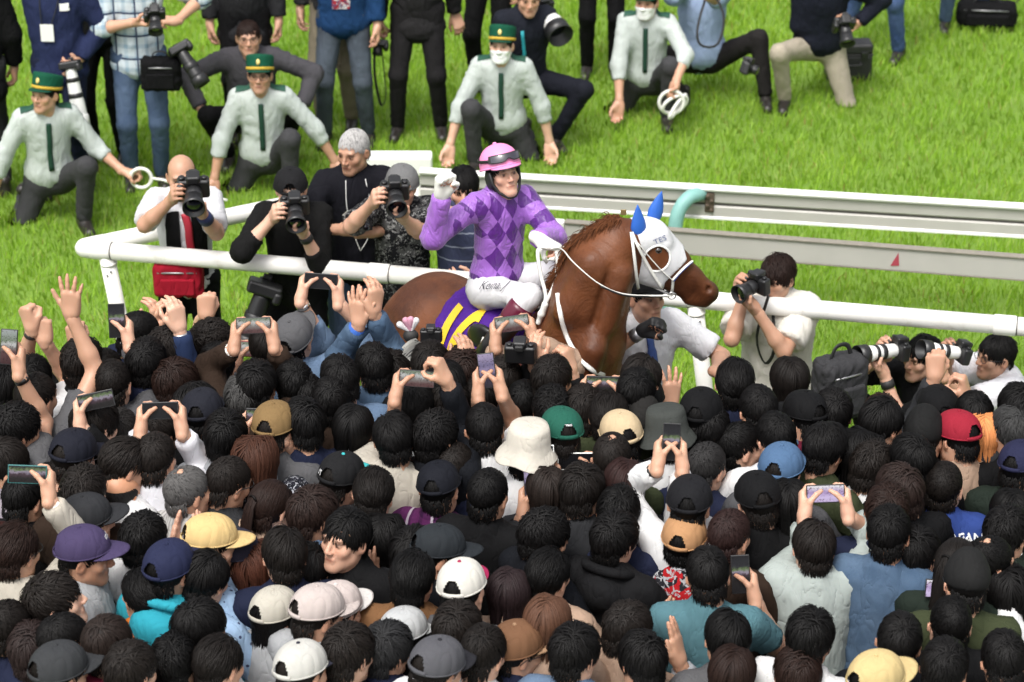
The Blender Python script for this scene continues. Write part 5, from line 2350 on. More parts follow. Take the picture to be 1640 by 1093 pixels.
    MB().tube([nb - V(0, 0, .02), nb + (P['headc'] - nb) * .35, nb + (P['headc'] - nb) * .62], [.062, .058, .057], 18).obj('neck_warmer', LINE_BLACK, root)
    sx = P['Rsp']
    for s in (-1, 1):      # open shirt collar
        pts = [nb + sx @ V(s * .058 * math.sin(t), .058 * math.cos(t) + .012, .008 - .03 * max(0, math.cos(t))) for t in np.linspace(.25, np.pi, 8)]
        MB().tube(pts, .006, 6, flat=3.2, ref=V(0, 0, 1)).obj('collar', plain('lilac_collar', (.36, .155, .56), .45), root)
    # boots: maroon tops, black legs
    for side, k, a in zip((-1, 1), P['knees'], P['ankles']):
        d = nrm(a - k)
        b = MB()
        b.tube([k + (a - k) * t for t in (.14, .2, .36, .42)], [.060, .062, .060, .056], 18)
        bo = b.obj('boot_top', plain('maroon_leather', (.10, .008, .026), .3), root)
        b = MB()
        b.tube([k + (a - k) * t for t in (.40, .5, .8, 1.02)], [.0575, .0575, .051, .049], 18)
        bl = b.obj('boot', LEATHER_BLACK, root)
        fw = nrm(R0.T @ (HF * .95 + V(0, 0, -.25)))
        v_, q_ = blob([rc(a - d * .01, a + d * .05, .038, .036), rc(a + d * .05, a + d * .055 + fw * .15, .034, .028)], .013)
        MB().add(v_, q_).obj('boot_foot', LEATHER_BLACK, bl)
    # name written on the thigh
    cv = bpy.data.curves.new('name', 'FONT')
    cv.body = 'Keina..J'
    cv.size = .062
    cv.shear = .35
    to = bpy.data.objects.new('name_tmp', cv)
    COL.objects.link(to)
    dg = bpy.context.evaluated_depsgraph_get()
    me = bpy.data.meshes.new_from_object(to.evaluated_get(dg))
    bpy.data.objects.remove(to)
    hpj, kn = P['hips'][1], P['knees'][1]
    Tp = [el(P['pel'], V(.160, .116, .125)), rc(hpj, kn, .086, .056, .05)]
    dr = nrm(kn - hpj)
    side_dir = R0.T @ (-HL * .75 + V(0, 0, .45))
    side_dir = nrm(side_dir - (side_dir @ dr) * dr)
    upd = np.cross(dr, side_dir)
    if upd[2] < 0:
        upd = -upd
    out = []
    for v in me.vertices:
        p = hpj + dr * (.085 + v.co.x * .95) + upd * (v.co.y - .005 + .10 * v.co.x) + side_dir * .3
        out.append(on_surface(Tp, p, -side_dir, .0085))
    MB().add(out, [list(p.vertices) for p in me.polygons]).obj('lettering', plain('ink_print', (.03, .03, .04), .6), root, smooth=False)
    return P, fist, lhand


JP, JFIST, JLH = jockey()
_lw = JP['world'](JP['arms'][0]['W'])
_gr = _lw + V(.06, -.03, -.045)
# reins from the bit to the left glove, with the spare loop and knot
reins = []
for _pts, _rad in (([hh(1076, 474, -.085), at(1004, 472, 10.44), at(960, 455, 10.40), at(920, 422, 10.44), at(900, 400, 10.60), _gr], .0085),
                   ([hh(1076, 474, .085), at(985, 430, 10.92), at(930, 402, 10.92), _gr + V(.01, .02, .01)], .0085)):
    MB().tube(smooth_path([p - HS for p in _pts], 8), _rad, 6, flat=.35).obj('rein', LINE_WHITE, horse)
MB().tube(smooth_path([hh(1070, 475, -.095) - HS, at(1004, 474, 10.425) - HS, at(962, 459, 10.39) - HS], 8), .0045, 6).obj('rein_rubber', LINE_BLACK, horse)
MB().tube(smooth_path([p - HS for p in (_gr, at(862, 400, 10.74), at(866, 440, 10.70), at(874, 476, 10.66), at(866, 505, 10.66))], 6), .009, 6, flat=.4).obj('rein_loop', LINE_WHITE, horse)
MB().tube(smooth_path([p - HS for p in (_gr + V(.02, 0, 0), at(893, 415, 10.72), at(890, 450, 10.67), at(878, 478, 10.65), at(872, 492, 10.66))], 6), .009, 6, flat=.4).obj('rein_loop', LINE_WHITE, horse)
_v, _q = blob([rc(at(873, 488, 10.655), at(868, 502, 10.655), .016, .013), rc(at(866, 505, 10.66), at(862, 517, 10.66), .010, .012)], .006)
MB().add(_v - HS, _q).obj('rein_knot', LINE_WHITE, horse)
# breast girth strap running down the near side of the neck
strap_on([(893, 470), (898, 505), (908, 540), (925, 570), (948, 593), (968, 602)], .0115, .006, 'breast_strap', LINE_WHITE, .4, 10.7)
# ---------------------------------------------------------------- people on the turf behind the rail
BK, NV, WH, GY, LG = (.0065, .0065, .0072), (.014, .018, .042), (.74, .74, .74), (.10, .10, .105), (.42, .42, .42)
DKGY, JEANS, KHAKI, STAFFSHIRT, STAFFLEG = (.035, .035, .037), (.045, .085, .17), (.22, .19, .135), (.56, .61, .58), (.055, .055, .058)
KNEEL_FEET = (V(-.17, .24, 0), V(.14, -.34, -.02))
KNEEL_KNEE = (V(-.35, 1, .8), V(.35, 1, -.7))
KNEEL_FEET_M = (V(-.14, -.34, -.02), V(.17, .24, 0))
KNEEL_KNEE_M = (V(-.35, 1, -.7), V(.35, 1, .8))
SQUAT_FEET = (V(-.17, .16, 0), V(.17, .16, 0))
SQUAT_KNEE = (V(-.6, 1, .8), V(.6, 1, .8))
PG = 'people on the turf behind the rails'


def part_tube(P, pts, r, name, mat, flat=1.0, world=True, n=6, ref=None, parent=None, smooth=4):
    inv, b0 = P['R0'].T, P['base']
    q = [inv @ (np.asarray(p, float) - b0) if world else np.asarray(p, float) for p in pts]
    return MB().tube(smooth_path(q, smooth), r, n, flat=flat, ref=ref).obj(name, mat, parent or P['root'])


def chest_pt(P, x, z, out=.012, back=False):
    """point on the front (or back) of the top, in the person's own frame"""
    s = P['s']
    y = math.sqrt(max(0, 1 - (x / .15) ** 2)) * .108
    return P['pel'] + P['Rsp'] @ (V(x, (-1 if back else 1) * (y + out), z) * s)


def on_top(P, x, z, off=.006, back=False, dep=None):
    """point resting on the actual top mesh, by ray cast in the person's frame"""
    o = P['top']
    d = P['Rsp'] @ V(0, -1 if not back else 1, 0)
    st = P['pel'] + P['Rsp'] @ (V(x, .5 if not back else -.5, z) * P['s'])
    ok, loc, nr, _ = o.ray_cast(Vector(st), Vector(d))
    return np.array(loc) + np.array(nr) * off if ok else chest_pt(P, x, z, off, back)


def print_on(P, text, x, z, size, mat, back=True, shear=0.0, name='lettering', squash=1.0):
    cv = bpy.data.curves.new('print', 'FONT')
    cv.body = text
    cv.size = size
    cv.align_x = 'CENTER'
    cv.shear = shear
    cv.offset = size * .02
    to = bpy.data.objects.new('print_tmp', cv)
    COL.objects.link(to)
    dg = bpy.context.evaluated_depsgraph_get()
    me = bpy.data.meshes.new_from_object(to.evaluated_get(dg))
    bpy.data.objects.remove(to)
    sg = 1 if back else -1
    out = [on_top(P, x + sg * v.co.x / P['s'] * squash, z + v.co.y / P['s'], .006, back) for v in me.vertices]
    fs = [list(p.vertices) for p in me.polygons]
    return MB().add(out, fs).obj(name, mat, P['top'], smooth=False)


def patch_on(P, x, z, w, h, mat, name='patch', back=False, off=.007, nx=4, nz=4, thick=True):
    pts = [on_top(P, x + (i / nx - .5) * w, z + (j / nz - .5) * h, off, back) for j in range(nz + 1) for i in range(nx + 1)]
    f = [[j * (nx + 1) + i, j * (nx + 1) + i + 1, (j + 1) * (nx + 1) + i + 1, (j + 1) * (nx + 1) + i] for j in range(nz) for i in range(nx)]
    return MB().add(pts, np.array(f)).obj(name, mat, P['top'])


TIE_GREEN = plain('green_tie', (.008, .045, .028), .6)
EPAULET = plain('green_epaulette', (.008, .060, .035), .7)


def gnd(x, y, z=.09, side=1, pose='relax'):
    return dict(local=True, w=V(x, y, z), f=V(.1 * side, .35, -.95), p=V(-.2 * side, .9, .3), pose=pose, e=V(side * .8, -.5, .1))


def staff(label, head, arms, yaw=180, pel=.24, lean=10, hd=(0, 0, 0), feet=KNEEL_FEET, knees=KNEEL_KNEE, mask=False, hat=True, **kw):
    P = person(label, head, yaw=yaw, hi=True, pel=V(0, 0, pel), lean=lean, hd=hd, arms=arms, hair=('hat_short' if hat else 'short2', BLACK_HAIR), hat=('staff', (0, 0, 0)) if hat else None,
               shirt=('shirt', STAFFSHIRT, None, 1.42), legs=(STAFFLEG, None), feet=feet, knees=knees, mask=mask, shoes=True, hem=-.02, loose=.8, H=1.62, group='uniformed stewards kneeling on the turf', **kw)
    pts = [on_top(P, 0, z, .008) for z in (.47, .42, .34, .24, .12)]
    MB().tube(smooth_path(pts, 4), .017, 6, flat=.22, ref=V(0, 1, 0)).obj('tie', TIE_GREEN, P['root'])
    o = P['top']
    for s in (-1, 1):
        pts = []
        for i in range(6):
            for j in range(5):
                st = P['pel'] + P['Rsp'] @ (V(s * (.062 + .105 * i / 5), -.055 + .085 * j / 4 - .012 * (1 - i / 5), .75) * P['s'])
                ok, loc_, nr_, _ = o.ray_cast(Vector(st), Vector(P['Rsp'] @ V(0, 0, -1)))
                pts.append((np.array(loc_) + np.array(nr_) * .006) if ok else st - V(0, 0, .25))
        f = [[i * 5 + j, i * 5 + j + 1, (i + 1) * 5 + j + 1, (i + 1) * 5 + j] for i in range(5) for j in range(4)]
        MB().add(pts, np.array([q[::-1] if s > 0 else q for q in f])).obj('epaulette', EPAULET, P['root'])
    return P


def reach(p, d=(0, -.3, -1), palm=(0, -1, .2), pose='relax', e=(0, .5, .2)):
    return arm(p, d, palm, pose, e)


# left steward holding a rope ring
S1 = staff('young steward in green cap, at left edge, holding a white rope ring', (72, 152), yaw=196, hd=(-42, 12, 0), pel=.29,
           arms=(dict(local=True, w=V(-.44, .22, .36), f=V(-.95, .2, -.1), p=V(0, .3, -1), pose='hold', e=V(-.3, -.3, -.8)), gnd(.42, .10, .14)))
rp = S1['world'](S1['arms'][0]['W']) + V(.12, -.04, -.03)


def rope_ring(c, r, label, tail=None, n=1, ax=(0, 1, 0)):
    root = empty('rope', c)
    tag(root, label, 'rope')
    b = MB()
    m = MB()
    for k in range(n):
        R = rx(.3 * k) @ rz(.5 * k)
        pts = [R @ V(r * math.cos(a) * (1 + .15 * k), .01 * k, r * math.sin(a) * (1 - .22 * k)) + V(.03 * k, 0, -.02 * k) for a in np.linspace(0, 2 * np.pi, 26, endpoint=False)]
        o = MB().tube(pts, .012, 8, closed=True).obj('loop', LINE_WHITE, root)
    if tail is not None:
        MB().tube(smooth_path([np.asarray(t) - np.asarray(c) for t in tail], 6), .009, 8).obj('tail', LINE_WHITE, root)


rope_ring(rp, .066, 'white rope ring in the hand of the left steward', [rp + V(.066, 0, 0), rp + V(.16, -.02, -.01), rp + V(.30, -.05, -.05), rp + V(.55, -.08, -.12)])
S2 = staff('steward in green cap and glasses, leaning on his arm left of the bald man', (416, 122), yaw=183, hd=(-4, 14, 0), pel=.24, glasses=True,
           arms=(gnd(-.50, .06, .16, -1), gnd(.34, .20, .10)))
S3 = staff('masked steward in green cap kneeling right of the standing dark suit', (803, 74), yaw=176, hd=(-6, 14, 0), pel=.25, mask=True, feet=KNEEL_FEET_M, knees=KNEEL_KNEE_M,
           arms=(gnd(-.33, .06, .12, -1), gnd(.38, .28, .07)))
S4 = staff('masked steward without visible cap holding a white coiled rope', (1036, 4), yaw=172, hd=(-12, 8, 0), pel=.26, mask=True, w=1.0,
           arms=(dict(local=True, w=V(-.24, .44, .40), f=V(.1, .5, -.85), p=V(.5, .5, .2), pose='hold', e=V(-.9, -.2, -.1)), gnd(.16, .40, .07)))
rp = S4['world'](S4['arms'][0]['W']) + V(-.03, -.07, -.12)
rope_ring(rp, .085, 'white rope coiled in loops below the right steward\'s hand', None, 3)
for _P in (S1, S2, S3, S4):
    pass

# standing figures, cut off by the top of the picture
def stander(label, foot, shirt, legs, yaw=180, H=1.72, **kw):
    return person(label, (foot[0], foot[1]), base=atz(foot[0], foot[1], 0)[:2], shirt=shirt, legs=legs, yaw=yaw, H=H, hi=True, shoes=True, group=PG, **kw)


B1 = stander('person in black coat cut off by the left edge', (-14, 316), ('jacket', BK, None, 1.9), (DKGY, None), yaw=20, loose=1.6, hem=-.25)
B2 = stander('man in navy work jacket with pass card and white lens, standing at left', (112, 308), ('jacket', (.022, .030, .082), None, 1.92), (NV, None), yaw=176, loose=1.5, w=1.08, hem=-.14, hd=(0, -10, 0),
             arms=(arm(at(127, 96, 15.92) + V(0, 0, 0), (-.5, -.5, -.1), (-.7, .2, .4), 'hold', (.8, .2, -.6)), arm(at(92, 112, 15.92), (.7, -.5, -.1), (.3, .2, .9), 'hold', (-.8, .2, -.6))))
patch_on(B2, -.085, .385, .055, .045, PAPER, 'badge')
patch_on(B2, 0.0, .50, .10, .05, PAPER, 'undershirt', off=.004)
_c = on_top(B2, .02, .22, .02)
MB().box(_c, (.085, .004, .115), B2['Rsp'], bev=.0015).obj('pass_card', PAPER, B2['root'])
for _s in (-1, 1):
    MB().tube(smooth_path([_c + V(_s * .03, 0, .057), on_top(B2, _s * .05 + .01, .38, .012), on_top(B2, _s * .065, .50, .010)], 4), .0035, 5).obj('lanyard', LINE_BLACK, B2['root'])
camera_thing(at(112, 104, 15.80), V(.16, -.25, -1.0), 'camera with long white lens pointing down in front of the navy jacket', 'long', up=(0, 1, 0))
B3 = stander('man in blue and white plaid shirt and jeans with cameras', (236, 296), ('shirt', (1, 1, 1), M_PLAID_BLUE, 1.25), (JEANS, DENIM), yaw=188, loose=1.5, w=1.06, hem=-.14, hd=(0, -14, 0),
             arms=(arm(at(284, 34, 16.0), (-.8, -.3, .2), (-.2, .2, -1), 'hold', (.9, .2, -.5)), arm(at(216, 36, 15.9), (.9, -.35, .0), (0, .2, 1), 'hold', (-.9, .2, -.5))))
camera_thing(at(248, 22, 15.75), V(.1, -.8, -.6), 'black camera held in both hands before the plaid shirt', 'zoom')
camera_thing(at(287, 78, 15.85), V(.55, -.4, -.75), 'black long lens camera hanging at the hip of the plaid shirt', 'black', up=(0, 1, .3), roll=40, scale=1.1)


def soft_bag(c, size, label, name='shoulder_bag', col=BK, yaw=0.0, handle=True, mat=None, sag=.0, strap=None, group=None):
    root = empty(name, (c[0], c[1], c[2] - size[2] / 2), yaw)
    tag(root, label, 'bag', group)
    mat = mat or CLOTH
    hx, hy, hz = np.array(size) / 2
    fo = folds(int(abs(c[0] * 100)) + 3, .007, .13)
    rr = min(hx, hy, hz) * .62

    def fn(p):
        q = np.abs(p - V(0, 0, hz)) - (np.array([hx, hy, hz]) - rr)
        return np.linalg.norm(np.maximum(q, 0), axis=1) + np.minimum(q.max(1), 0) - rr
    v, q = snet(fn, V(-hx, -hy, 0) - .06, V(hx, hy, 2 * hz) + .06, max(.011, hx / 14))
    v = v + grad(fn, v) * fo(v)[:, None]
    v[:, 2] = np.maximum(v[:, 2], 0)
    MB().add(v, q).obj('body', mat, root, color=col)
    MB().box((0, -hy * .95, hz * .72), (hx * 1.4, hy * .5, hz * .95), bev=hy * .2).obj('pocket', mat, root, color=col)
    MB().tube([V(-hx * .8, -hy * .9, hz * 1.52), V(0, -hy * 1.04, hz * 1.55), V(hx * .8, -hy * .9, hz * 1.52)], .006, 5).obj('zip', GREY_METAL, root)
    if handle:
        MB().tube(smooth_path([V(-hx * .5, 0, hz * 1.8), V(-hx * .25, 0, hz * 2.3), V(hx * .25, 0, hz * 2.3), V(hx * .5, 0, hz * 1.8)], 5), .012, 6, flat=.4).obj('handle', LINE_BLACK, root)
    if strap is not None:
        R = rz(-yaw)
        o = V(c[0], c[1], c[2] - size[2] / 2)
        MB().tube(smooth_path([R @ (np.asarray(p) - o) for p in strap], 5), .017, 6, flat=.2).obj('strap', LINE_BLACK, root)
    return root


soft_bag(at(258, 118, 15.86), (.26, .13, .22), 'black belt bag hanging in front of the man in plaid', 'belt_bag')
B3b = stander('person in black standing right behind the plaid shirt', (178, 258), ('jacket', BK, None, 1.9), (BK, None), yaw=170)
B4 = person('squatting man with glasses in grey zip jacket behind a steward', (398, 62), yaw=184, hi=True, pel=V(0, 0, .30), lean=16, hd=(2, 14, 0), hair=('short3', DKBROWN_HAIR), glasses=True, shirt=('jacket', (.075, .072, .08), None, 1.9), loose=1.3, w=1.05,
            arms=(dict(local=True, w=V(-.33, .26, .44), f=V(.4, .5, -.75), p=V(.5, -.2, -.6), pose='relax', e=V(-.9, -.3, .1)), dict(local=True, w=V(.33, .26, .44), f=V(-.4, .5, -.75), p=V(-.5, -.2, -.6), pose='relax', e=V(.9, -.3, .1))), legs=(BK, None), feet=SQUAT_FEET, knees=SQUAT_KNEE, shoes=True, group=PG)
_a = B4['arms'][0]
_d = nrm(_a['W'] - _a['E'])
MB().tube([_a['W'] - _d * .04, _a['W'] - _d * .005], .036, 16).obj('wristwatch', CHROME, B4['root'])
B9 = stander('person in long charcoal coat, head out of the picture', (400, 222), ('jacket', (.022, .022, .024), None, 1.9), (BK, None), yaw=186, loose=1.7, w=1.08, hem=-.22)
B10 = stander('person in khaki trousers half hidden by the blue sweater', (542, 203), ('jacket', DKGY, None, 1.9), (KHAKI, None), yaw=170, fit=1.05)
B11 = stander('man in royal blue sweatshirt and charcoal jeans', (556, 228), ('tee', (.012, .045, .125), None, 1.9), ((.040, .040, .040), DENIM), yaw=178, loose=1.5, w=1.08, hem=-.12, feet=(V(-.15, 0, 0), V(.15, .02, 0)),
              arms=('down', arm(at(516, 8, 17.2), (.5, -.5, -.2), (.2, .2, .8), 'hold', (-.8, .2, -.5))))
patch_on(B11, 0, .13, .115, .10, cloth_base('red_white_badge', c_blot((.62, .60, .60), (.35, .02, .03), (.04, .08, .16), 24, .5)), 'print')
B12 = stander('man in black suit standing with legs apart', (672, 216), ('jacket', (.020, .019, .020), None, 1.93), ((.016, .015, .016), None), yaw=178, loose=1.5, w=1.10, hem=-.20, feet=(V(-.15, 0, 0), V(.15, .02, 0)),
              arms=(arm(at(728, 22, 17.15), (.35, -.35, -.9), (-.3, .8, 0), 'relax', (1, .3, .3)), arm(at(604, 50, 17.1), (.0, -.3, -1), (1, .2, 0), 'hold', (-.9, .3, .2))))
camera_thing(at(606, 70, 17.0), V(-.1, -.55, -.8), 'small black camera hanging from the suited man\'s hand', 'short', up=(0, 1, 0), strap=[at(600, 78, 16.98), at(600, 120, 16.95), at(610, 168, 16.95), at(618, 150, 17.0), at(612, 84, 17.02)])
B13 = stander('person in black standing behind the masked capped steward', (788, 150), ('jacket', BK, None, 1.9), (BK, None), yaw=160)
B15 = stander('person in black trousers standing right of the huge white lens', (962, 118), ('jacket', DKGY, None, 1.9), (BK, None), yaw=178, fit=.95)
B18 = stander('person in bright blue jeans, mostly out of the picture', (1412, 90), ('jacket', NV, None, 1.9), ((.035, .085, .26), DENIM), yaw=150, feet=(V(-.14, .02, 0), V(.30, .05, 0)))
B19 = stander('person in faded jeans standing behind the black duffel bag', (1540, 44), ('tee', BK, None, .6), (JEANS, DENIM), yaw=178, feet=(V(-.16, -.10, 0), V(.14, .06, 0)))
# kneeling photographer with the huge lens
_cam = at(868, 12, 17.0)
_ld = nrm(V(.45, -1.0, -.38))
B14 = person('kneeling photographer in black behind a huge white lens', (846, -2), yaw=196, hi=True, pel=V(0, 0, .45), lean=14, hd=(-8, 2, 0), hair=('short1', BLACK_HAIR), shirt=('jacket', (.014, .016, .024), None, 1.9), loose=1.3, w=1.08,
             arms=camera_hold(_cam, _ld, .16), legs=((.012, .013, .02), None), feet=KNEEL_FEET, knees=(V(-.9, 1, .6), V(.35, 1, -.7)), shoes=True, group=PG)
camera_thing(_cam, _ld, 'camera with huge white lens and black hood on the turf', 'tele', scale=1.2)
part_tube(B14, [B14['world'](on_top(B14, .05, .45, .012)), B14['world'](on_top(B14, .03, .25, .014)), B14['world'](on_top(B14, .01, .12, .014))], .012, 'lanyard', plain('teal_lanyard', (.02, .30, .36), .6), flat=.25)
_cam = at(1128, -38, 17.3)
_ld = nrm(V(-.2, -1, -.35))
B16 = person('sitting photographer in light blue shirt, head out of the picture', (1126, -42), yaw=174, hi=True, pel=V(0, 0, .28), lean=4, hair=('short1', BLACK_HAIR), shirt=('shirt', (.36, .46, .68), None, 1.25), loose=1.4, w=1.06, hem=-.03,
             arms=camera_hold(_cam, _ld, .08), legs=((.02, .018, .018), None), feet=(V(-.48, .22, 0), V(.10, .30, 0)), knees=(V(-1, .5, .35), V(.8, .7, .5)), shoes=True, group=PG)
camera_thing(_cam, _ld, 'black camera raised by the light blue shirt, above the frame', 'zoom', strap=[_cam + V(.06, 0, 0), at(1118, 40, 17.15), at(1122, 72, 17.1), at(1150, 70, 17.1), at(1158, 20, 17.2), _cam + V(-.02, -.02, 0)])
camera_thing(at(1196, 108, 17.1), V(.9, -.5, -.15), 'black lens lying beside the light blue shirt', 'short', roll=20)
B17 = person('squatting person in cream trousers and black jacket behind a hard case', (1322, -52), yaw=176, hi=True, pel=V(0, 0, .42), lean=14, hair=('short1', BLACK_HAIR), shirt=('jacket', (.012, .014, .024), None, 1.9), loose=1.3, w=1.1, hem=-.02,
             arms=(arm(at(1372, 40, 17.6), (-.5, -.5, -.2), (-.3, .2, .8), 'hold', (.9, .2, -.2)), arm(at(1336, 30, 17.6), (.5, -.5, -.2), (.3, .2, .8), 'hold', (-.9, .2, -.2))), legs=((.42, .37, .29), None),
             feet=(V(-.14, -.28, 0), V(.24, .22, 0)), knees=(V(-.2, 1, -.3), V(.55, 1, .8)), shoes=True, group=PG)
camera_thing(at(1352, 38, 17.3), V(.1, -.75, -.65), 'shiny black camera resting on the hard case', 'zoom', scale=1.15)


def hard_case(c, size, label):
    root = empty('hard_case', (c[0], c[1], 0), .06)
    tag(root, label, 'case')
    m = plain('case_plastic', (.018, .018, .019), .5, var=.15, scale=50, bump=.1)
    w, d, h = size
    MB().box((0, 0, h * .36), (w, d, h * .70), bev=.022).obj('base', m, root)
    MB().box((0, 0, h * .86), (w * 1.005, d * 1.01, h * .27), bev=.022).obj('lid', m, root)
    MB().box((0, 0, h * .716), (w * 1.012, d * 1.02, .014), bev=.005).obj('rim', BLACK_RUBBER, root)
    for s in (-1, 1):
        MB().box((s * w * .3, -d / 2 - .008, h * .72), (.05, .012, .05), bev=.004).obj('latch', BLACK_PLASTIC, root)
    MB().tube(smooth_path([V(-.07, -d / 2, h * .52), V(-.065, -d / 2 - .04, h * .5), V(.065, -d / 2 - .04, h * .5), V(.07, -d / 2, h * .52)], 4), .009, 8).obj('handle', BLACK_RUBBER, root)


_g = atz(1357, 126, 0)
hard_case((_g[0], _g[1]), (.33, .17, .29), 'black plastic hard case standing on the turf')
_g = atz(1578, 47, 0)
soft_bag((_g[0], _g[1], .13), (.46, .20, .19), 'black duffel bag lying on the turf at upper right', 'duffel_bag', yaw=-.1, strap=[V(_g[0] + .2, _g[1], .2), V(_g[0] + .32, _g[1] - .02, .30), V(_g[0] + .40, _g[1], .12), V(_g[0] + .5, _g[1], .05)])

# ---------------------------------------------------------------- photographers at the rail
RG = 'photographers and onlookers along the pipe rail'
_cam = at(310, 300, 12.36)
_ld = nrm(V(.10, -1, -.28))
M1 = person('photographer in white shirt with black vest and red tie', (291, 284), yaw=186, hi=True, H=1.60, lean=6, hair=('bald', BLACK_HAIR), shirt=('shirt', (.70, .70, .72), None, .85), loose=1.0, hd=(0, 2, 0), skin=SKINS[2],
            arms=camera_hold(_cam, _ld, .07), legs=(BK, None), shoes=True, group=RG)
camera_thing(_cam, _ld, 'camera with wide black hood aimed by the white-shirted photographer', 'zoom', scale=1.22)
patch_on(M1, .062, .26, .078, .42, CLOTH, 'vest_front', off=.010, nx=3, nz=10).color = (*BK, 1)
patch_on(M1, -.078, .26, .075, .42, CLOTH, 'vest_front', off=.010, nx=3, nz=10).color = (*BK, 1)
_t = [on_top(M1, -.005 - .01 * k, z, .018) for k, z in enumerate((.46, .38, .28, .18, .08))]
MB().tube(smooth_path(_t, 4), .021, 6, flat=.22, ref=V(0, 1, 0)).obj('tie', plain('red_tie', (.38, .02, .04), .55), M1['root'])
_a = M1['arms'][0]
MB().tube([_a['W'] - nrm(_a['W'] - _a['E']) * .075, _a['W'] - nrm(_a['W'] - _a['E']) * .01], [.040, .037], 16).obj('wrist_wrap', plain('navy_wrap', (.02, .03, .10), .8), M1['root'])
soft_bag(at(286, 446, 12.52), (.26, .11, .20), 'red waist bag worn by the white-shirted photographer', 'waist_bag', (.33, .010, .025), handle=False)

_cam = at(472, 330, 12.30)
_ld = nrm(V(.12, -1, -.30))
M2 = person('photographer in black shirt and reversed black cap', (466, 305), yaw=182, hi=True, H=1.62, lean=9, hair=('hat_short', BLACK_HAIR), hat=('cap', (.013, .013, .014), None, 180), shirt=('shirt', (.009, .009, .009), None, 1.45), loose=1.0, w=.98, hd=(0, 4, 0),
            arms=camera_hold(_cam, _ld, .07), legs=(BK, None), shoes=True, group=RG)
camera_thing(_cam, _ld, 'black camera aimed by the photographer in reversed black cap', 'zoom', scale=1.1)
_a = M2['arms'][0]
MB().tube([_a['W'] - nrm(_a['W'] - _a['E']) * .055, _a['W'] - nrm(_a['W'] - _a['E']) * .02], [.036, .034], 16).obj('wristwatch', BLACK_RUBBER, M2['root'])
camera_thing(at(424, 462, 12.38), V(-.35, -.2, -1.0), 'long black lens camera slung at the hip of the black shirt', 'black', up=(0, 1, 0), scale=1.35)
M3 = person('white-haired man in black t-shirt with lanyard', (566, 243), yaw=190, hi=True, H=1.70, lean=0, hair=('buzz', WHITE_HAIR), shirt=('tee', (.009, .009, .013), None, .8), loose=1.0, w=1.0, hd=(-38, -6, 0), skin=SKINS[2],
            arms=(arm(at(600, 372, 12.48), (-.9, -.35, -.05), (0, .5, .6), 'hold', (.8, .2, -.6)), arm(at(545, 368, 12.45), (.9, -.35, .05), (.1, .6, .3), 'hold', (-.9, .2, -.5))), legs=(JEANS, DENIM), shoes=True, group=RG)
camera_thing(at(583, 362, 12.36), V(.3, -.7, .2), 'silver compact camera in the white-haired man\'s hands', 'short', scale=.62)
print_on(M3, '4.0', .03, .30, .07, plain('pale_print', (.40, .38, .33), .8), back=False)
for _s in (-1, 1):
    MB().tube(smooth_path([on_top(M3, _s * .05, .50, .008), on_top(M3, _s * .06 - .01, .36, .010), on_top(M3, _s * .035 - .02, .20, .012), on_top(M3, -.01, .12, .02)], 4), .0026, 5).obj('lanyard', LENS_WHITE, M3['root'])
_cam = at(632, 306, 12.18)
_ld = nrm(V(.12, -1, -.25))
M4 = person('photographer in grey reversed cap and camouflage shirt', (643, 300), yaw=184, hi=True, H=1.60, lean=5, hair=('hat_short', BLACK_HAIR), hat=('cap', (.17, .17, .17), None, 180), shirt=('tee', (1, 1, 1), M_CAMO, .9), loose=1.2, hd=(4, 6, -6),
            arms=camera_hold(_cam, _ld, .07), legs=(BK, None), shoes=True, group=RG)
camera_thing(_cam, _ld, 'black camera aimed by the photographer in grey cap', 'zoom', scale=1.1)
M5 = person('dark-haired person in striped navy t-shirt behind the jockey', (742, 303), yaw=176, hi=True, H=1.58, hair=('mop1', BLACK_HAIR), shirt=('tee', (1, 1, 1), M_STRIPE_NAVY, .55), loose=1.2, hd=(6, 0, 0),
            arms=('fold', arm(at(752, 338, 12.12), (.4, -.4, .8), (.5, -.8, 0), 'hold', (-.6, .0, -1))), legs=(BK, None), group=RG)
# groom leading the horse
_gh = at(1049, 522, 10.66)
M6 = person('smiling groom in white shirt and blue tie leading the horse', (1034, 478), yaw=200, hi=True, H=1.66, lean=4, hair=('hat_short', BLACK_HAIR), hat=('cap', BK), shirt=('shirt', (.76, .76, .78), None, .8), loose=1.3, w=1.02, hd=(14, 14, -6), skin=SKINS[2],
            arms=(arm(at(1146, 596, 10.86), (.95, -.25, -.15), (0, -.4, -.9), 'relax', (.6, .3, -.4)), arm(_gh - V(.06, 0, .03), (.75, -.25, .6), (.2, -.9, -.2), 'fist', (-.8, -.1, -.7))), legs=(NV, None), shoes=True)
b = MB()
hand_into(b, M6['arms'][1], 1, 1.09)
b.obj('glove', LINE_BLACK, M6['root'])
_a = M6['arms'][1]
MB().tube([_a['W'] - nrm(_a['W'] - _a['E']) * .05, _a['W'] - nrm(_a['W'] - _a['E']) * .005], [.034, .032], 16).obj('wristband', GREY_METAL, M6['root'])
_t = [on_top(M6, .01 - .012 * k, z, .010) for k, z in enumerate((.48, .40, .30, .20, .08, -.02))]
MB().tube(smooth_path(_t, 4), [.018] * 4 + [.024] * 17, 6, flat=.2, ref=V(0, 1, 0)).obj('tie', plain('blue_tie', (.045, .085, .26), .5, var=.3, scale=60), M6['root'])
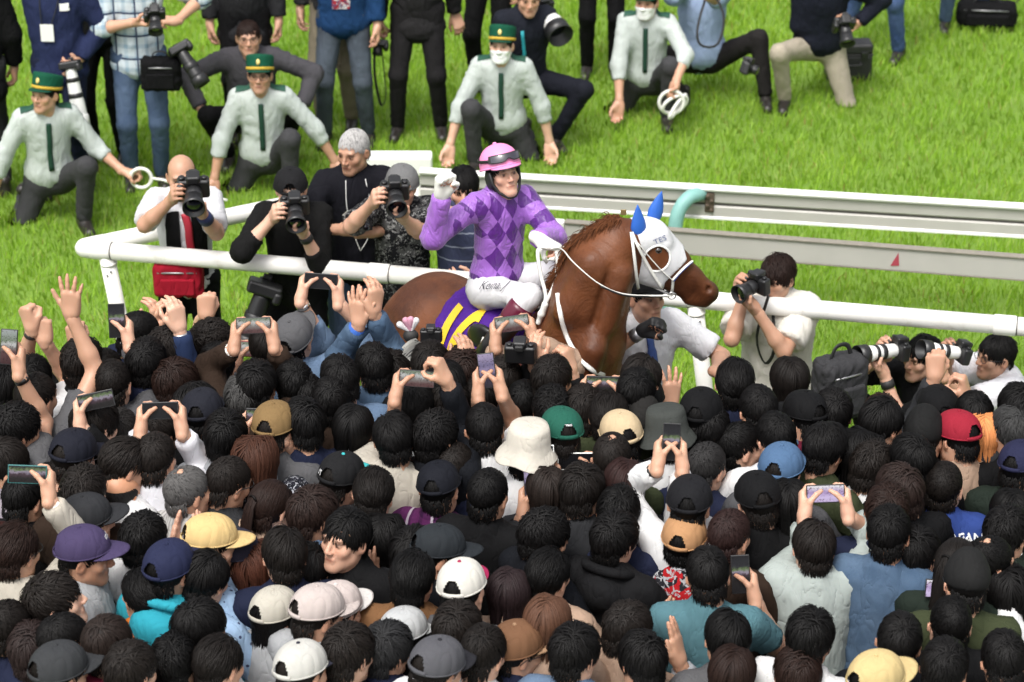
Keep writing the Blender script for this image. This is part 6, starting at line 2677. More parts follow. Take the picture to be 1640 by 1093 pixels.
# photographers low behind the rail on the right
_cam = at(1214, 455, 11.80)
_ld = nrm(V(-.85, -.75, -.12))
_L, _R = camera_hold(_cam, _ld, .05)
_R['e'], _L['e'] = V(-.25, -.3, -1.0), V(.4, -.4, -1.0)
M7 = person('kneeling photographer in cream t-shirt aiming left over the rail', (1244, 446), yaw=158, hi=True, pel=V(0, 0, .58), lean=6, hair=('mop3', DKBROWN_HAIR), shirt=('tee', (.76, .73, .65), None, .8), loose=1.5, w=1.2, hd=(-14, 0, 0), skin=SKINS[2],
            arms=(_L, _R), legs=((.40, .36, .28), None), feet=KNEEL_FEET, knees=KNEEL_KNEE, shoes=True, group=RG)
camera_thing(_cam, _ld, 'black camera aimed left by the cream t-shirt', 'zoom', scale=1.0, strap=[_cam + V(.05, -.05, -.04), at(1212, 540, 11.85), at(1225, 582, 11.85), at(1240, 560, 11.8), at(1238, 500, 11.88)])
_cam = at(1440, 560, 11.72)
_ld = nrm(V(-1, -.55, .12))
M8 = person('crouching photographer in black shirt with white lens under the rail', (1476, 574), yaw=122, hi=True, pel=V(0, 0, .18), lean=4, hair=('short2', BLACK_HAIR), shirt=('shirt', BK, None, 1.35), loose=1.2, hd=(4, 4, 0), skin=SKINS[1],
            arms=camera_hold(_cam, _ld, .09), legs=(BK, None), feet=SQUAT_FEET, knees=SQUAT_KNEE, shoes=True, group=RG)
camera_thing(_cam, _ld, 'white telephoto camera under the rail on the right', 'white', scale=1.0)
_a = M8['arms'][0]
MB().tube([_a['W'] - nrm(_a['W'] - _a['E']) * .06, _a['W'] - nrm(_a['W'] - _a['E']) * .02], [.036, .034], 16).obj('wristwatch', BLACK_RUBBER, M8['root'])
_cam = at(1540, 566, 11.66)
_ld = nrm(V(-1, -.4, .30))
M9 = person('crouching photographer in white t-shirt and glasses at right edge', (1594, 572), yaw=108, hi=True, pel=V(0, 0, .16), lean=12, hair=('short2', BLACK_HAIR), shirt=('tee', (.72, .71, .74), None, .85), loose=1.6, w=1.15, hd=(4, 10, 0), glasses=True,
            arms=camera_hold(_cam, _ld, .09), legs=(DKGY, None), feet=SQUAT_FEET, knees=SQUAT_KNEE, shoes=True, group=RG, skin=SKINS[2])
camera_thing(_cam, _ld, 'black and white telephoto camera poking up at the rail near right edge', 'white', scale=.95)
_g = at(1345, 602, 11.55)
soft_bag((_g[0], _g[1], _g[2] - .06), (.27, .17, .34), 'grey backpack carried behind the cream t-shirt', 'backpack', (.045, .045, .048), yaw=.5)
# ---------------------------------------------------------------- the crowd in front
CG = 'spectators crowding in front of the horse'
T = {'dg': ('jacket', (.030, .031, .034), None, 1.9), 'db': ('tee', (.030, .018, .012), None, 1.9), 'dgn': ('jacket', (.016, .024, .018), None, 1.9), 'pw': ('shirt', (.30, .31, .33), None, 1.9), 'k': ('tee', BK, None, .6), 'kl': ('tee', BK, None, 1.9), 'kh': ('hoodie', (.009, .009, .010), None, 1.9), 'kj': ('jacket', (.007, .008, .011), None, 1.9),
     'n': ('tee', NV, None, .6), 'nl': ('jacket', NV, None, 1.9), 'nb': ('jacket', (.020, .034, .085), None, 1.92), 'g': ('tee', GY, None, .6), 'gl': ('jacket', (.085, .085, .09), None, 1.9), 'lg': ('jacket', (.36, .37, .38), None, 1.9),
     'w': ('tee', WH, None, .6), 'wl': ('tee', (.70, .70, .74), None, 1.9), 'ws': ('shirt', WH, None, 1.9), 'b': ('jacket', (.50, .46, .39), None, 1.92), 'd': ('shirt', (.055, .115, .20), DENIM, 1.9),
     'lb': ('shirt', (.16, .25, .38), DENIM, 1.5), 'o': ('tee', (.045, .055, .026), None, .6), 'or': ('jacket', (.60, .165, .022), None, 1.9), 't': ('tee', (.085, .185, .215), None, .62), 'tq': ('hoodie', (.03, .33, .42), None, 1.9),
     'mint': ('shirt', (.40, .45, .425), None, 1.72), 'br': ('tee', (.20, .10, .045), None, .6), 'pk': ('tee', (.45, .27, .36), None, .6), 'be': ('tee', (.42, .29, .21), None, 1.9), 'ma': ('hoodie', (.13, .012, .03), None, 1.9),
     'pl': ('shirt', (1, 1, 1), M_PLAID_PURPLE, 1.9), 'fl': ('shirt', (1, 1, 1), M_FLORAL, 1.75), 'ta': ('shirt', (1, 1, 1), M_TAPESTRY, 1.9), 'dt': ('shirt', (1, 1, 1), M_DOTS, 1.9), 'rb': ('tee', (1, 1, 1), M_REDBLACK, .62),
     'sg': ('shirt', (1, 1, 1), M_STRIPE_GREY, 1.9), 'sl': ('shirt', (1, 1, 1), M_STRIPE_LILAC, 1.9), 'mv': ('tee', (.30, .26, .30), None, .6), 'rj': ('jacket', (.030, .060, .23), None, 1.9)}
rc_ = np.random.default_rng(77)
CROWD = {}


def c(x, y, who, hair='short1', top='k', hc=None, ph=None, arms=None, turn=None, hd=None, hat=None, strap=None, **kw):
    """one spectator: head at pixel (x, y); ph: phones held up as (px, py, 'L'|'P', roll, hands, display, case, reach)"""
    H = kw.pop('H', None) or round(rc_.choice([1.62, 1.68, 1.74]), 2)
    fem = kw.pop('fem', False) or (hair in ('bob', 'long', 'tied', 'hat_long'))
    yaw = turn if turn is not None else float(rc_.choice([-30, -18, -8, 4, 12])) - (18 if x < 420 else 0) + (10 if x > 1250 else 0)
    hdv = hd or [(-16, -12, -3), (0, -8, 0), (12, -14, 4), (-6, -3, 3), (5, -10, -5)][int(rc_.integers(5))]
    hcol = hc or BLACK_HAIR
    if hair == 'short1':
        hair = str(rc_.choice(['short1', 'short2', 'short3', 'part1', 'part2', 'swept']))
    elif hair == 'mop1':
        hair = str(rc_.choice(['mop1', 'part1', 'mop3', 'mop2']))
    if hc is None:
        v_ = float(rc_.choice([.7, 1.0, 1.0, 1.6, 2.2]))
        hcol = (BLACK_HAIR[0] * v_ * (1.15 if v_ > 1.5 else 1), BLACK_HAIR[1] * v_, BLACK_HAIR[2] * v_ * (.85 if v_ > 1.5 else 1))
    a = arms or ('fold', 'fold')
    if isinstance(a, str):
        a = (a, a)
    a = list(a)
    made = []
    zc = 1.56 * H / 1.7 * (.97 if fem else 1)
    Yp = atz(x, y, zc)[1]
    for q in a:
        if isinstance(q, dict) and 'px' in q:
            q['w'] = at(*q['px'], Yp + .18)
    if ph:
        px, py, ori, roll, hands, disp, case = ph[:7]
        fw = ph[7] if len(ph) > 7 else .22
        cc = at(px, py, Yp + fw)
        r, u, n = phone_axes(roll, .36, ph[8] if len(ph) > 8 else 0)
        land = ori == 'L'
        half = .066 if land else .030
        if 'L' in hands or hands == 'B':
            a[0] = hand_on_edge(cc - r * half - (0 if land else .015) * u, r, u, n, -1)
        if 'R' in hands or hands == 'B':
            a[1] = hand_on_edge(cc + r * half - (0 if land else .015) * u, -r, u, n, 1)
        lbl = ' '.join((('sideways phone of the ' if land else 'upright phone of the ') + who).split()[:16])
        made.append((cc, r, u, n, land, disp, case, lbl))
    if top == 'k':
        top = str(rc_.choice(['k', 'k', 'kl', 'kj', 'kh', 'n', 'nl', 'g', 'gl', 'dg', 'db', 'dgn', 'pw', 'lg', 'ws', 'lb', 'be']))
    P = person(who, (x, y), hair=(hair, hcol) + (('pony',) if hair == 'tied' else ()), shirt=T[top] if isinstance(top, str) else top, yaw=yaw, H=H, fem=fem, hd=hdv, arms=tuple(a), hat=hat, group=CG, **kw)
    for m in made:
        phone(*m)
    for q, raw in zip(P['arms'], a):
        if isinstance(raw, dict) and rc_.uniform() < .38:      # a watch or a band on a raised wrist
            d_ = nrm(q['W'] - q['E'])
            o_ = q['W'] - d_ * .028
            MB().tube([o_ - d_ * .011, o_ + d_ * .011], [.0325, .031], 14).obj('wristband', [BLACK_RUBBER, CHROME, LINE_WHITE, LEATHER_BLACK][int(rc_.integers(4))], P['root'])
    if strap:
        s0, s1 = (.075, -.09) if strap == 'R' else (-.075, .09)
        pts = [on_top(P, s0 + (s1 - s0) * k, .515 - .60 * k, .008, True) for k in np.linspace(0, 1, 7)]
        MB().tube(smooth_path(pts, 4), .0042, 6, flat=4.2, ref=V(1, 0, 0)).obj('bag_strap', LINE_BLACK, P['root'])
    CROWD[(x, y)] = P
    return P


def cap_text(P, text, theta, z, size, col):
    """embroidery on the crown of a worn cap; theta 0 is the front"""
    capo = [o for o in P['root'].children if o.name.split('.')[0] == 'cap'][0]
    cv = bpy.data.curves.new('print', 'FONT')
    cv.body = text
    cv.size = size
    cv.align_x = 'CENTER'
    cv.offset = size * .03
    to = bpy.data.objects.new('print_tmp', cv)
    COL.objects.link(to)
    dg = bpy.context.evaluated_depsgraph_get()
    me = bpy.data.meshes.new_from_object(to.evaluated_get(dg))
    bpy.data.objects.remove(to)
    out = []
    for v in me.vertices:
        t = math.radians(theta) + v.co.x / .10
        zz = z + v.co.y
        cr = math.sqrt(max(0, 1 - (zz / .096) ** 2)) ** .82 + .022
        p = V(.0925 * cr * math.sin(t), .1125 * cr * math.cos(t), zz)
        out.append(rx(.14) @ p + V(0, -.012, .036))
    MB().add(out, [list(p.vertices) for p in me.polygons]).obj('embroidery', plain('embroidery_thread', col, .7), capo, smooth=False)


def up_arm(px, py, Y, pose='open', f=(0, .05, 1), p=(0, 1, 0), e=None):
    d = arm((0, 0, 0), f, p, pose, e)
    d['px'] = (px, py)
    return d


# ---- first rows, below the rail, from left to right
c(28, 690, 'person at left edge holding a phone upright with a long bare arm', 'mop1', 'g', ph=(14, 556, 'P', -4, 'R', 't', 'k', .2), H=1.74)
c(6, 624, 'dark head at left edge below the upright phone', 'mop1', 'k')
c(52, 612, 'person in white raising both fists near left edge', 'short2', 'w', arms=(up_arm(52, 528, 10.9, 'fist', (-.3, .1, .9), (.6, .7, 0)), up_arm(72, 548, 10.75, 'fist', (-.1, .1, 1), (0, 1, 0))), H=1.70)
c(133, 583, 'black-haired head left of the corner post', 'mop1', 'k', H=1.74)
c(168, 600, 'person in dark long sleeves raising one fist left of the post', 'short3', 'kl', arms=(up_arm(123, 556, 10.35, 'fist', (-.05, .1, 1), (0, 1, 0)), 'fold'), H=1.66)
c(181, 618, 'cropped head holding a phone upright before the post', 'buzz', 'gl', ph=(187, 514, 'P', 2, 'R', 'd', 'k', .22), H=1.74)
c(224, 540, 'farthest black-haired head beside two clapping hands', 'buzz', 'k', arms=(up_arm(246, 532, 11.3, 'relax', (.05, .1, 1), (.8, .4, 0)), up_arm(252, 528, 11.25, 'relax', (0, .1, 1), (-.8, .4, 0))))
c(236, 583, 'tall black-haired man in navy right of the post', 'short1', 'nl', H=1.76, hd=(6, 0, 0))
c(272, 566, 'dark head behind the tall navy-shirted man', 'mop3', 'k')
c(283, 618, 'dark brown head below the raised navy sleeve', 'mop2', 'nb', DKBROWN_HAIR, arms=('fold', up_arm(287, 528, 10.55, 'relax', (-.1, .1, 1), (-.6, .8, 0))))
c(340, 552, 'curly black head with a small fist above it', 'curly', 'k', arms=(up_arm(330, 508, 11.05, 'fist', (.05, .1, 1), (0, 1, 0)), 'fold'))
c(348, 590, 'person whose pale hands clap left of the grey cap', 'short2', 'k', arms=(up_arm(352, 636, 10.1, 'flat', (0, .3, 1), (1, 0, 0)), up_arm(372, 640, 10.1, 'flat', (0, .3, 1), (-1, 0, 0))))
c(412, 622, 'black-haired person holding a camera phone sideways, left of the grey cap', 'mop1', 'k', ph=(406, 522, 'L', 2, 'B', 't', 'k', .2), H=1.74)
c(430, 560, 'person behind holding a dark red phone', 'short1', 'lb', ph=(410, 560, 'L', -3, 'L', 't', 'r', .15), H=1.62)
c(472, 545, 'man in grey cap and denim shirt holding a phone high', 'hat_short', 'lb', hat=('flatcap', (.10, .10, .105)), ph=(514, 451, 'L', -4, 'B', 'o', 'k', .18), hd=(-6, 14, 0), turn=-12, H=1.70)
c(470, 618, 'black-haired person directly below the grey cap', 'short2', 'k')
c(600, 592, 'black head at the rump of the horse, with hands raised to clap', 'short1', 'd', arms=(up_arm(575, 520, 10.7, 'open', (-.1, .1, 1), (.5, .8, 0)), up_arm(598, 500, 10.85, 'relax', (.15, .1, 1), (-.6, .8, 0))), H=1.70)
c(630, 604, 'round black head left of the folded newspaper', 'mop1', 'nb')
c(545, 612, 'person in pale blue jacket among dark heads left of the horse', 'short1', 'lb')
c(690, 590, 'black head under the white and pink flower-like toy', 'short2', 'k')
c(740, 600, 'brown-haired head touching the yellow number six', 'mop2', 'k', DKBROWN_HAIR)
c(712, 622, 'black head right behind the folded newspaper', 'short1', 'k')
c(768, 640, 'person in patterned jacket below the saddle', 'mop1', 'ta', H=1.66)
c(806, 612, 'dark head under the phone in front of the boot', 'short1', 'k', ph=(820, 519, 'L', 8, 'B', 't', 'k', .15))
c(884, 612, 'black-haired spectator raising hands beside the horse chest', 'short1', 'kl', arms=(up_arm(858, 586, 10.1, 'relax', (-.15, .2, 1), (.5, .8, 0)), up_arm(915, 596, 10.3, 'hold', (-.2, .2, 1), (-.7, .5, 0))))
c(838, 650, 'black head below the compact camera', 'short3', 'k')
c(886, 662, 'curly black head in front of the horse chest', 'curly', 'k')
c(936, 660, 'person in white sleeves close to the chest of the horse', 'short1', 'wl')
c(976, 672, 'person with raised bare arms holding a dark phone sideways', 'short1', 'o', ph=(967, 616, 'L', -2, 'B', 'd', 'k', .18), H=1.70)
c(1028, 612, 'black head in front of the groom', 'mop1', 'k', turn=-10)
c(1018, 634, 'black head overlapping the one before the groom', 'short1', 'k')
c(1177, 618, 'large black head right of the right-hand post', 'short1', 'n', H=1.76, turn=-6)
c(1264, 612, 'smooth black-haired head below the cream t-shirt', 'bob', 'k', turn=10)
c(1214, 660, 'person in blue holding a dark phone low, right of the post', 'short1', 'd', ph=(1236, 662, 'L', -3, 'R', 'o', 'k', .14))
c(1334, 664, 'black head below the grey backpack', 'short1', 'k', hd=(-10, 0, 0))
c(1412, 674, 'low dark brown head below the white telephoto lens', 'short2', 'k', DKBROWN_HAIR)
c(1500, 662, 'person in black cap raising a bare arm below the crouching photographers', 'hat_short', 'k', hat=('cap', BK), arms=(up_arm(1497, 606, 10.2, 'hold', (0, .2, 1), (.2, 1, 0)), 'fold'))
c(1560, 670, 'dark head with a hand at its ear near right edge', 'short1', 'k', arms=('fold', up_arm(1548, 640, 10.2, 'hold', (-.2, .2, 1), (-.8, .3, 0))))
c(1632, 660, 'black head at right edge below the white t-shirt', 'mop1', 'k')

# ---- second band
c(8, 748, 'black head at left edge above mauve shoulders', 'mop1', 'mv')
c(58, 640, 'spectator raising a wide open hand beside the corner post', 'short1', 'g', arms=('fold', up_arm(114, 506, 10.5, 'open', (.05, .05, 1), (.15, 1, 0))), H=1.74)
c(118, 735, 'man in navy baseball cap and glasses on the left', 'hat_short', 'kl', hat=('cap', (.013, .014, .022)), glasses=True, turn=-40, ph=(154, 642, 'L', 12, 'L', 'd', 'k', .2), H=1.74)
c(153, 684, 'glossy black head under the tilted phone', 'mop2', 'k')
c(191, 698, 'dark greyish head right of the tilted phone', 'short2', 'k', (.018, .016, .015))
c(202, 748, 'black head left of the white sleeves', 'short1', 'ws')
c(196, 792, 'balding man with a ring of dark hair', 'bald', 'sg', (.018, .017, .017), skin=(.55, .29, .17), turn=-30)
c(135, 792, 'bushy black head above the grey cap at left', 'mop3', 'k')
c(40, 802, 'black head at left behind the teal phone', 'short1', 'k')
c(141, 838, 'person in dark grey cap below the bushy black head', 'hat_short', 'k', hat=('cap', (.030, .031, .034)), turn=-62)
c(250, 738, 'person in white sleeves holding a phone sideways', 'short1', 'wl', ph=(257, 658, 'L', 2, 'B', 'o', 'k', .2), H=1.74)
c(262, 690, 'black head behind the phone with white sleeves', 'short2', 'k')
c(316, 655, 'black head above the white sleeves', 'short1', 'k', hd=(-16, 0, 0))
c(326, 668, 'person in dark cap with a hand beside the ear', 'hat_short', 'k', hat=('cap', (.016, .017, .024)), arms=('fold', 'clap'))
c(302, 790, 'grey-haired man with thinning crown in striped shirt', 'thin', 'sg', GREY_HAIR, turn=-38, hd=(-12, 2, 0))
c(366, 776, 'black-haired man with glasses and black collar', 'short3', 'k', glasses=True, turn=-56)
c(392, 642, 'greying wavy head in the middle left', 'mop3', 'k', (.045, .044, .043))
c(362, 702, 'black head beside the brown-haired woman', 'mop1', 'k')
c(410, 742, 'woman with long brown hair in black floral shirt holding a phone', 'long', 'fl', (.050, .020, .012), turn=-4, ph=(423, 668, 'L', -1, 'B', 'd', 'k', .2), H=1.74)
c(486, 684, 'black head right of the phone and brown hair', 'mop2', 'k')
c(440, 690, 'person in ochre cap behind the phone with both hands', 'hat_short', 'k', hat=('cap', (.22, .14, .06)))
c(492, 640, 'black head left of the black cap row', 'short2', 'k')
c(532, 645, 'black-haired head below the pale blue jacket', 'short1', 'k')
c(566, 690, 'woman with smooth black bob in light grey top', 'bob', 'lg', turn=-6)
c(547, 772, 'person in black cap with turquoise brim', 'hat_short', 'g', hat=('flatcap', (.012, .012, .013), (.06, .50, .52)), turn=-46)
c(436, 815, 'black-haired woman with brown ponytail', 'tied', 'k', DKBROWN_HAIR, turn=-50)
c(502, 828, 'round dark brown head in the middle left', 'mop1', 'k', (.019, .011, .009))
c(598, 795, 'short black head right of the turquoise brim', 'short1', 'k')
c(632, 706, 'person in beige top with a long bare arm holding a phone', 'short1', ('tee', (.50, .46, .39), None, .55), ph=(668, 607, 'L', -4, 'L', 't', 'k', .25), turn=-4, H=1.76)
c(664, 660, 'black head with a white mask strap at its ear', 'short1', 'k', mask=True, turn=-40)
c(698, 702, 'large black head raising a folded newspaper in a bare hand', 'mop1', 'k', arms=('fold', up_arm(716, 612, 10.05, 'hold', (-.35, .1, .9), (-.8, .3, 0))), H=1.76)
c(722, 648, 'black head behind the arm with the newspaper', 'short2', 'k', arms=('fold', up_arm(744, 592, 0, 'relax', (.1, .1, 1), (-.5, .8, 0))))
c(704, 786, 'person in black cap and purple plaid shirt', 'hat_short', 'pl', hat=('cap', (.010, .011, .016)), turn=-20)
c(728, 752, 'dark head behind the black cap holding a phone upright', 'short1', 'k', ph=(763, 716, 'P', 9, 'B', 'l', 'k', .16))
c(776, 690, 'person in white tee holding a phone upright below the saddle', 'short1', 'w', ph=(780, 594, 'P', 7, 'B', 'l', 'k', .2), H=1.74)
c(782, 796, 'black-haired man with earphones holding a phone upright', 'short1', 'kl', ph=(854, 783, 'P', 8, 'B', 'l', 'k', .16, -8), turn=-22, H=1.70)
c(846, 728, 'person in white bucket hat', 'hat_short', 'w', hat=('bucket', (.62, .58, .50)))
c(898, 700, 'person in green cap with hole at the back', 'hat_short', 'k', hat=('cap', (.018, .105, .072)), turn=4)
c(876, 790, 'dark brown long-haired head behind the lilac phone', 'bob', 'k', (.017, .012, .010), ph=(873, 742, 'P', 0, 'R', 'o', 'w', .1))
c(933, 790, 'black bushy head in the centre right', 'mop2', 'k')
c(980, 738, 'thinning black head holding a white phone sideways', 'thin', 'o', ph=(922, 739, 'L', 0, 'R', 'o', 'w', .1))
c(995, 704, 'person in beige cap beside an open newspaper', 'hat_short', 'g', hat=('cap', (.58, .45, .28)))
c(1000, 780, 'dark reddish brown long head right of centre', 'bob', 'k', (.024, .011, .010), turn=-14)
c(1069, 702, 'person in grey bucket hat and white tee', 'hat_short', 'w', hat=('bucket', (.055, .060, .055)), turn=-6)
c(1131, 752, 'man with short greying hair and hand at his cheek', 'short3', 'k', (.022, .021, .021), turn=-36, arms=('fold', 'clap'))
c(1032, 648, 'black cap by the elbow of the groom, one hand raised', 'hat_short', 'k', hat=('cap', BK), arms=('fold', up_arm(1074, 650, 0, 'open', (.05, .1, 1), (-.3, .9, 0))))
c(1030, 682, 'dark cap behind the grey bucket hat', 'hat_short', 'k', hat=('beanie', (.020, .019, .018)))
c(1122, 668, 'person in black cap below the right post', 'hat_short', 'k', hat=('cap', BK))
c(1137, 690, 'black head below the post and left of a big one', 'short2', 'k')
c(1187, 718, 'man in black jacket with face turned right', 'short1', 'kl', turn=-62, hd=(-8, 0, 0))
c(1243, 704, 'dark head above the denim cap', 'short1', 'w')
c(1251, 758, 'person in faded blue denim cap', 'hat_mop', 'gl', hat=('cap', (.075, .14, .25)), turn=-24)
c(1288, 672, 'person in black cap with maroon collar', 'hat_short', 'ma', hat=('cap', BK))
c(1320, 722, 'tall man with glasses in olive t-shirt facing right', 'short1', 'o', glasses=True, turn=-50, H=1.76)
c(1378, 730, 'woman with long straight black hair facing right', 'long', 'gl', turn=-52)
c(1412, 682, 'black head with clear ear in grey shirt', 'short1', 'gl', turn=-30)
c(1396, 752, 'dark-haired person in white beside the long-haired woman', 'mop1', 'w', turn=-48)
c(1480, 702, 'person in black knit cap on the right', 'hat_short', 'k', hat=('beanie', (.012, .012, .012)))
c(1460, 742, 'rounded glossy black head under the knit cap', 'mop1', 'k')
c(1532, 704, 'person in red cap half hidden by orange hair', 'hat_short', 'k', hat=('cap', (.30, .018, .035)), turn=24)
c(1573, 702, 'woman with dyed orange hair and dark roots', 'bob', 'nl', (.62, .24, .085), turn=6)
c(1618, 694, 'dark grizzled head near right edge', 'short2', 'k', (.030, .030, .030))
c(1634, 752, 'person in navy cap at right edge', 'hat_short', 'k', hat=('cap', (.020, .022, .055)))
PJ = c(1511, 782, 'short-haired man in bright blue jacket with white lettering', 'buzz', 'rj', turn=-6, hd=(-14, 0, 0), H=1.66)
print_on(PJ, 'OTA JAPAN', .03, .452, .052, plain('white_print', (.78, .78, .78), .7))
c(1441, 790, 'dark brown layered head left of the blue jacket', 'mop2', 'k', (.020, .012, .010))
c(1420, 822, 'wavy dark head above the denim shoulders', 'mop3', 'k', DKBROWN_HAIR)
c(1264, 812, 'long dark head left of the raised bright phone', 'bob', 'k')
c(1214, 805, 'black cap at the right of centre', 'hat_short', 'k', hat=('cap', BK))
c(1104, 812, 'black cap holding a phone upright before the grey bucket hat', 'hat_short', 'k', hat=('cap', (.012, .012, .014)), turn=-10, ph=(1075, 708, 'P', -3, 'B', 'd', 'k', .2), H=1.76)
c(990, 826, 'black layered head with ear showing, right of centre', 'mop3', 'k', turn=-28)
c(1618, 826, 'long dark hair near right edge', 'bob', 'k')

# ---- third band
c(4, 884, 'reddish-haired woman at left edge in beige jacket', 'bob', 'b', (.035, .010, .008), turn=-50)
c(26, 886, 'brown-haired person with glasses in beige jacket holding a teal phone', 'short1', 'b', DKBROWN_HAIR, glasses=True, turn=-30, ph=(44, 760, 'L', -2, 'R', 'd', 't', .2), H=1.76)
c(137, 892, 'man in purple baseball cap looking right in profile', 'hat_short', 'lg', hat=('cap', (.060, .045, .105)), turn=-88, hd=(0, -4, 0), hi=True, skin=SKINS[4])
c(90, 966, 'young black-haired man with raised chin in profile', 'mop3', 'k', turn=-74, hd=(-6, 16, 0), hi=True, skin=SKINS[3])
c(231, 868, 'smooth black head with a hand showing beside it', 'mop1', 'w', arms=('clap', 'clap'))
c(230, 956, 'man in orange jacket with black hair', 'short1', 'or', turn=14, hd=(20, 0, 0))
c(273, 915, 'person in navy cap and turquoise hood', 'hat_short', 'tq', hat=('cap', (.020, .024, .060)), turn=-28)
c(338, 874, 'person in yellow cap on the left', 'hat_short', 'dt', hat=('cap', (.66, .47, .21)), turn=-58)
c(376, 896, 'person in dark navy visor beside the yellow cap', 'hat_short', 'dt', hat=('cap', (.030, .028, .045)), turn=-60)
c(330, 930, 'black-haired person in light blue dotted shirt', 'short1', 'dt', turn=-40)
c(320, 1010, 'smooth black head in white tee, lower left', 'mop1', 'w', turn=-40)
c(405, 912, 'woman with long reddish brown hair below the glasses man', 'long', 'k', (.062, .022, .013))
c(456, 893, 'black head behind another, left of the turned man', 'mop1', 'k')
c(494, 916, 'black-haired person clapping left of the turned man', 'mop1', 'kl', arms='clap', turn=-44)
PF = c(553, 866, 'young man in black t-shirt turning back towards the viewer', 'part2', 'kl', turn=152, hd=(-10, 12, 0), hi=True, skin=SKINS[1], H=1.76, arms=('down', 'down'))
print_on(PF, 'FRESB', -.075, .20, .030, plain('white_logo', (.75, .75, .75), .7), back=False, name='logo_text')
_dm = [(-.075 + dx * .05, .262 + dz * .017) for dx, dz in ((-1, 0), (0, 1), (1, 0), (0, -1))]
_dp = [on_top(PF, *_p, .007) for _p in _dm]
MB().tube(_dp, .0035, 5, closed=True).obj('logo_diamond', plain('white_logo_line', (.75, .75, .75), .7), PF['top'])
c(614, 866, 'woman with very long black hair in the centre left', 'long', 'k', turn=-10)
c(661, 930, 'black-haired person in tan shirt below the long-haired woman', 'short1', 'br', turn=-10)
c(662, 888, 'flat dark head just behind the tan shirt', 'mop1', 'k')
c(704, 890, 'person in dark slate cap left of the plaid shirt', 'hat_short', 'k', hat=('cap', (.022, .026, .030)), turn=-62)
c(741, 948, 'person in white cap with crimson brim', 'hat_short', 'g', hat=('flatcap', (.66, .64, .58), (.36, .02, .085)), turn=-24)
c(817, 956, 'dark brown bob in the lower centre', 'bob', 'be', (.020, .012, .013), turn=-8)
c(872, 862, 'thick black head bent forward in black jacket', 'mop3', 'kj', turn=-54, hd=(-10, -12, 0))
c(878, 925, 'dark-haired person in beige top, lower centre', 'short1', 'be', turn=-26)
c(985, 866, 'black-haired person in dark hoodie with plaid scarf', 'mop2', 'kh', turn=-32)
c(1096, 868, 'person in tan cap', 'hat_mop', 'rb', hat=('cap', (.46, .25, .12)), turn=-14)
c(1168, 862, 'dark reddish head right of the tan cap', 'short1', 'k', (.022, .011, .010), turn=-32)
c(1134, 924, 'man in teal t-shirt holding a phone upright', 'short1', 't', ph=(1186, 920, 'P', 3, 'R', 'd', 'k', .12), turn=-6, H=1.74)
PM = c(1303, 880, 'person in pale mint shirt holding a bright phone high', 'mop1', 'mint', ph=(1322, 791, 'L', 2, 'B', 'b', 'k', .16), turn=2, H=1.66, loose=1.8, w=1.04)
c(1424, 858, 'man in denim jacket with short black hair', 'short1', 'd', turn=-24, H=1.74, loose=1.5)
c(1468, 892, 'dark wavy head behind the denim jacket', 'mop2', 'k')
c(1532, 910, 'black head at the right with hair tied up', 'tied', 'k')
c(1584, 904, 'balding dark head with glasses near right edge', 'thin', 'w', glasses=True, turn=-60)
c(1546, 938, 'man in olive t-shirt and dark cap holding a phone sideways', 'hat_short', 'o', hat=('beanie', (.016, .016, .016)), ph=(1513, 944, 'L', -4, 'R', 'b', 'k', .16), turn=-8, H=1.74, glasses=True)
c(1610, 952, 'long-haired dark figure at right edge', 'long', 'k', turn=10)
c(1612, 858, 'dark head at right edge with a bare forearm raised', 'mop1', 'k', arms=('fold', up_arm(1622, 880, 9.4, 'fist', (.3, .2, .8), (-.8, .3, 0))))

# ---- bottom rows
c(12, 1010, 'black head in the lower left corner', 'short1', 'k', turn=-40)
c(104, 1032, 'black undercut head low on the left', 'short3', 'k', turn=-64)
c(174, 1036, 'dark brown head with ear, low on the left', 'short1', 'ma', (.018, .012, .010), turn=-40)
c(52, 1046, 'dark brown wavy head in the lower left', 'mop2', 'o', (.020, .013, .012))
c(97, 1082, 'person in charcoal cap at the lower left edge of the picture', 'hat_short', 'k', hat=('cap', (.040, .042, .045)), turn=-50)
c(210, 1078, 'black head at the bottom, below the orange jacket', 'short2', 'k')
c(280, 1066, 'smooth black head at the bottom left', 'mop1', 'k')
c(352, 1068, 'black head at the bottom below the white tee', 'short1', 'k', turn=-44)
c(441, 988, 'person in beige cap with long dark hair', 'hat_long', 'lg', hat=('cap', (.50, .47, .40)), turn=-42, fem=True)
c(510, 988, 'rear one of two matching pinkish caps', 'hat_short', 'lg', hat=('cap', (.52, .45, .42)), turn=-40)
c(541, 982, 'front one of two matching pinkish caps', 'hat_short', 'w', hat=('cap', (.56, .48, .45), (.68, .65, .62)), turn=-42)
c(484, 1080, 'person in white and navy cap at the bottom', 'hat_short', 'w', hat=('flatcap', (.55, .54, .50), (.030, .030, .045)), turn=-44)
c(559, 1050, 'thick black head with white phone at the ear', 'mop2', 'k', turn=-40)
c(620, 1044, 'soft black head beside the light grey cap', 'mop1', 'k', (.018, .018, .019), turn=-36)
c(648, 1022, 'person in light grey cap and pink top', 'hat_long', 'pk', hat=('cap', (.48, .49, .49)), turn=-48, fem=True)
c(700, 1074, 'person in slate grey cap with dark brim', 'hat_short', 'k', hat=('cap', (.090, .090, .10), (.025, .025, .030)), turn=-56)
c(734, 1014, 'low black head below the crimson brim', 'mop1', 'k')
c(773, 1050, 'black head beside the brown cap', 'short1', 'k', turn=-40)
c(830, 1044, 'person in brown cap and glasses', 'hat_short', 'k', hat=('cap', (.17, .085, .045), (.36, .22, .13)), glasses=True, turn=-60)
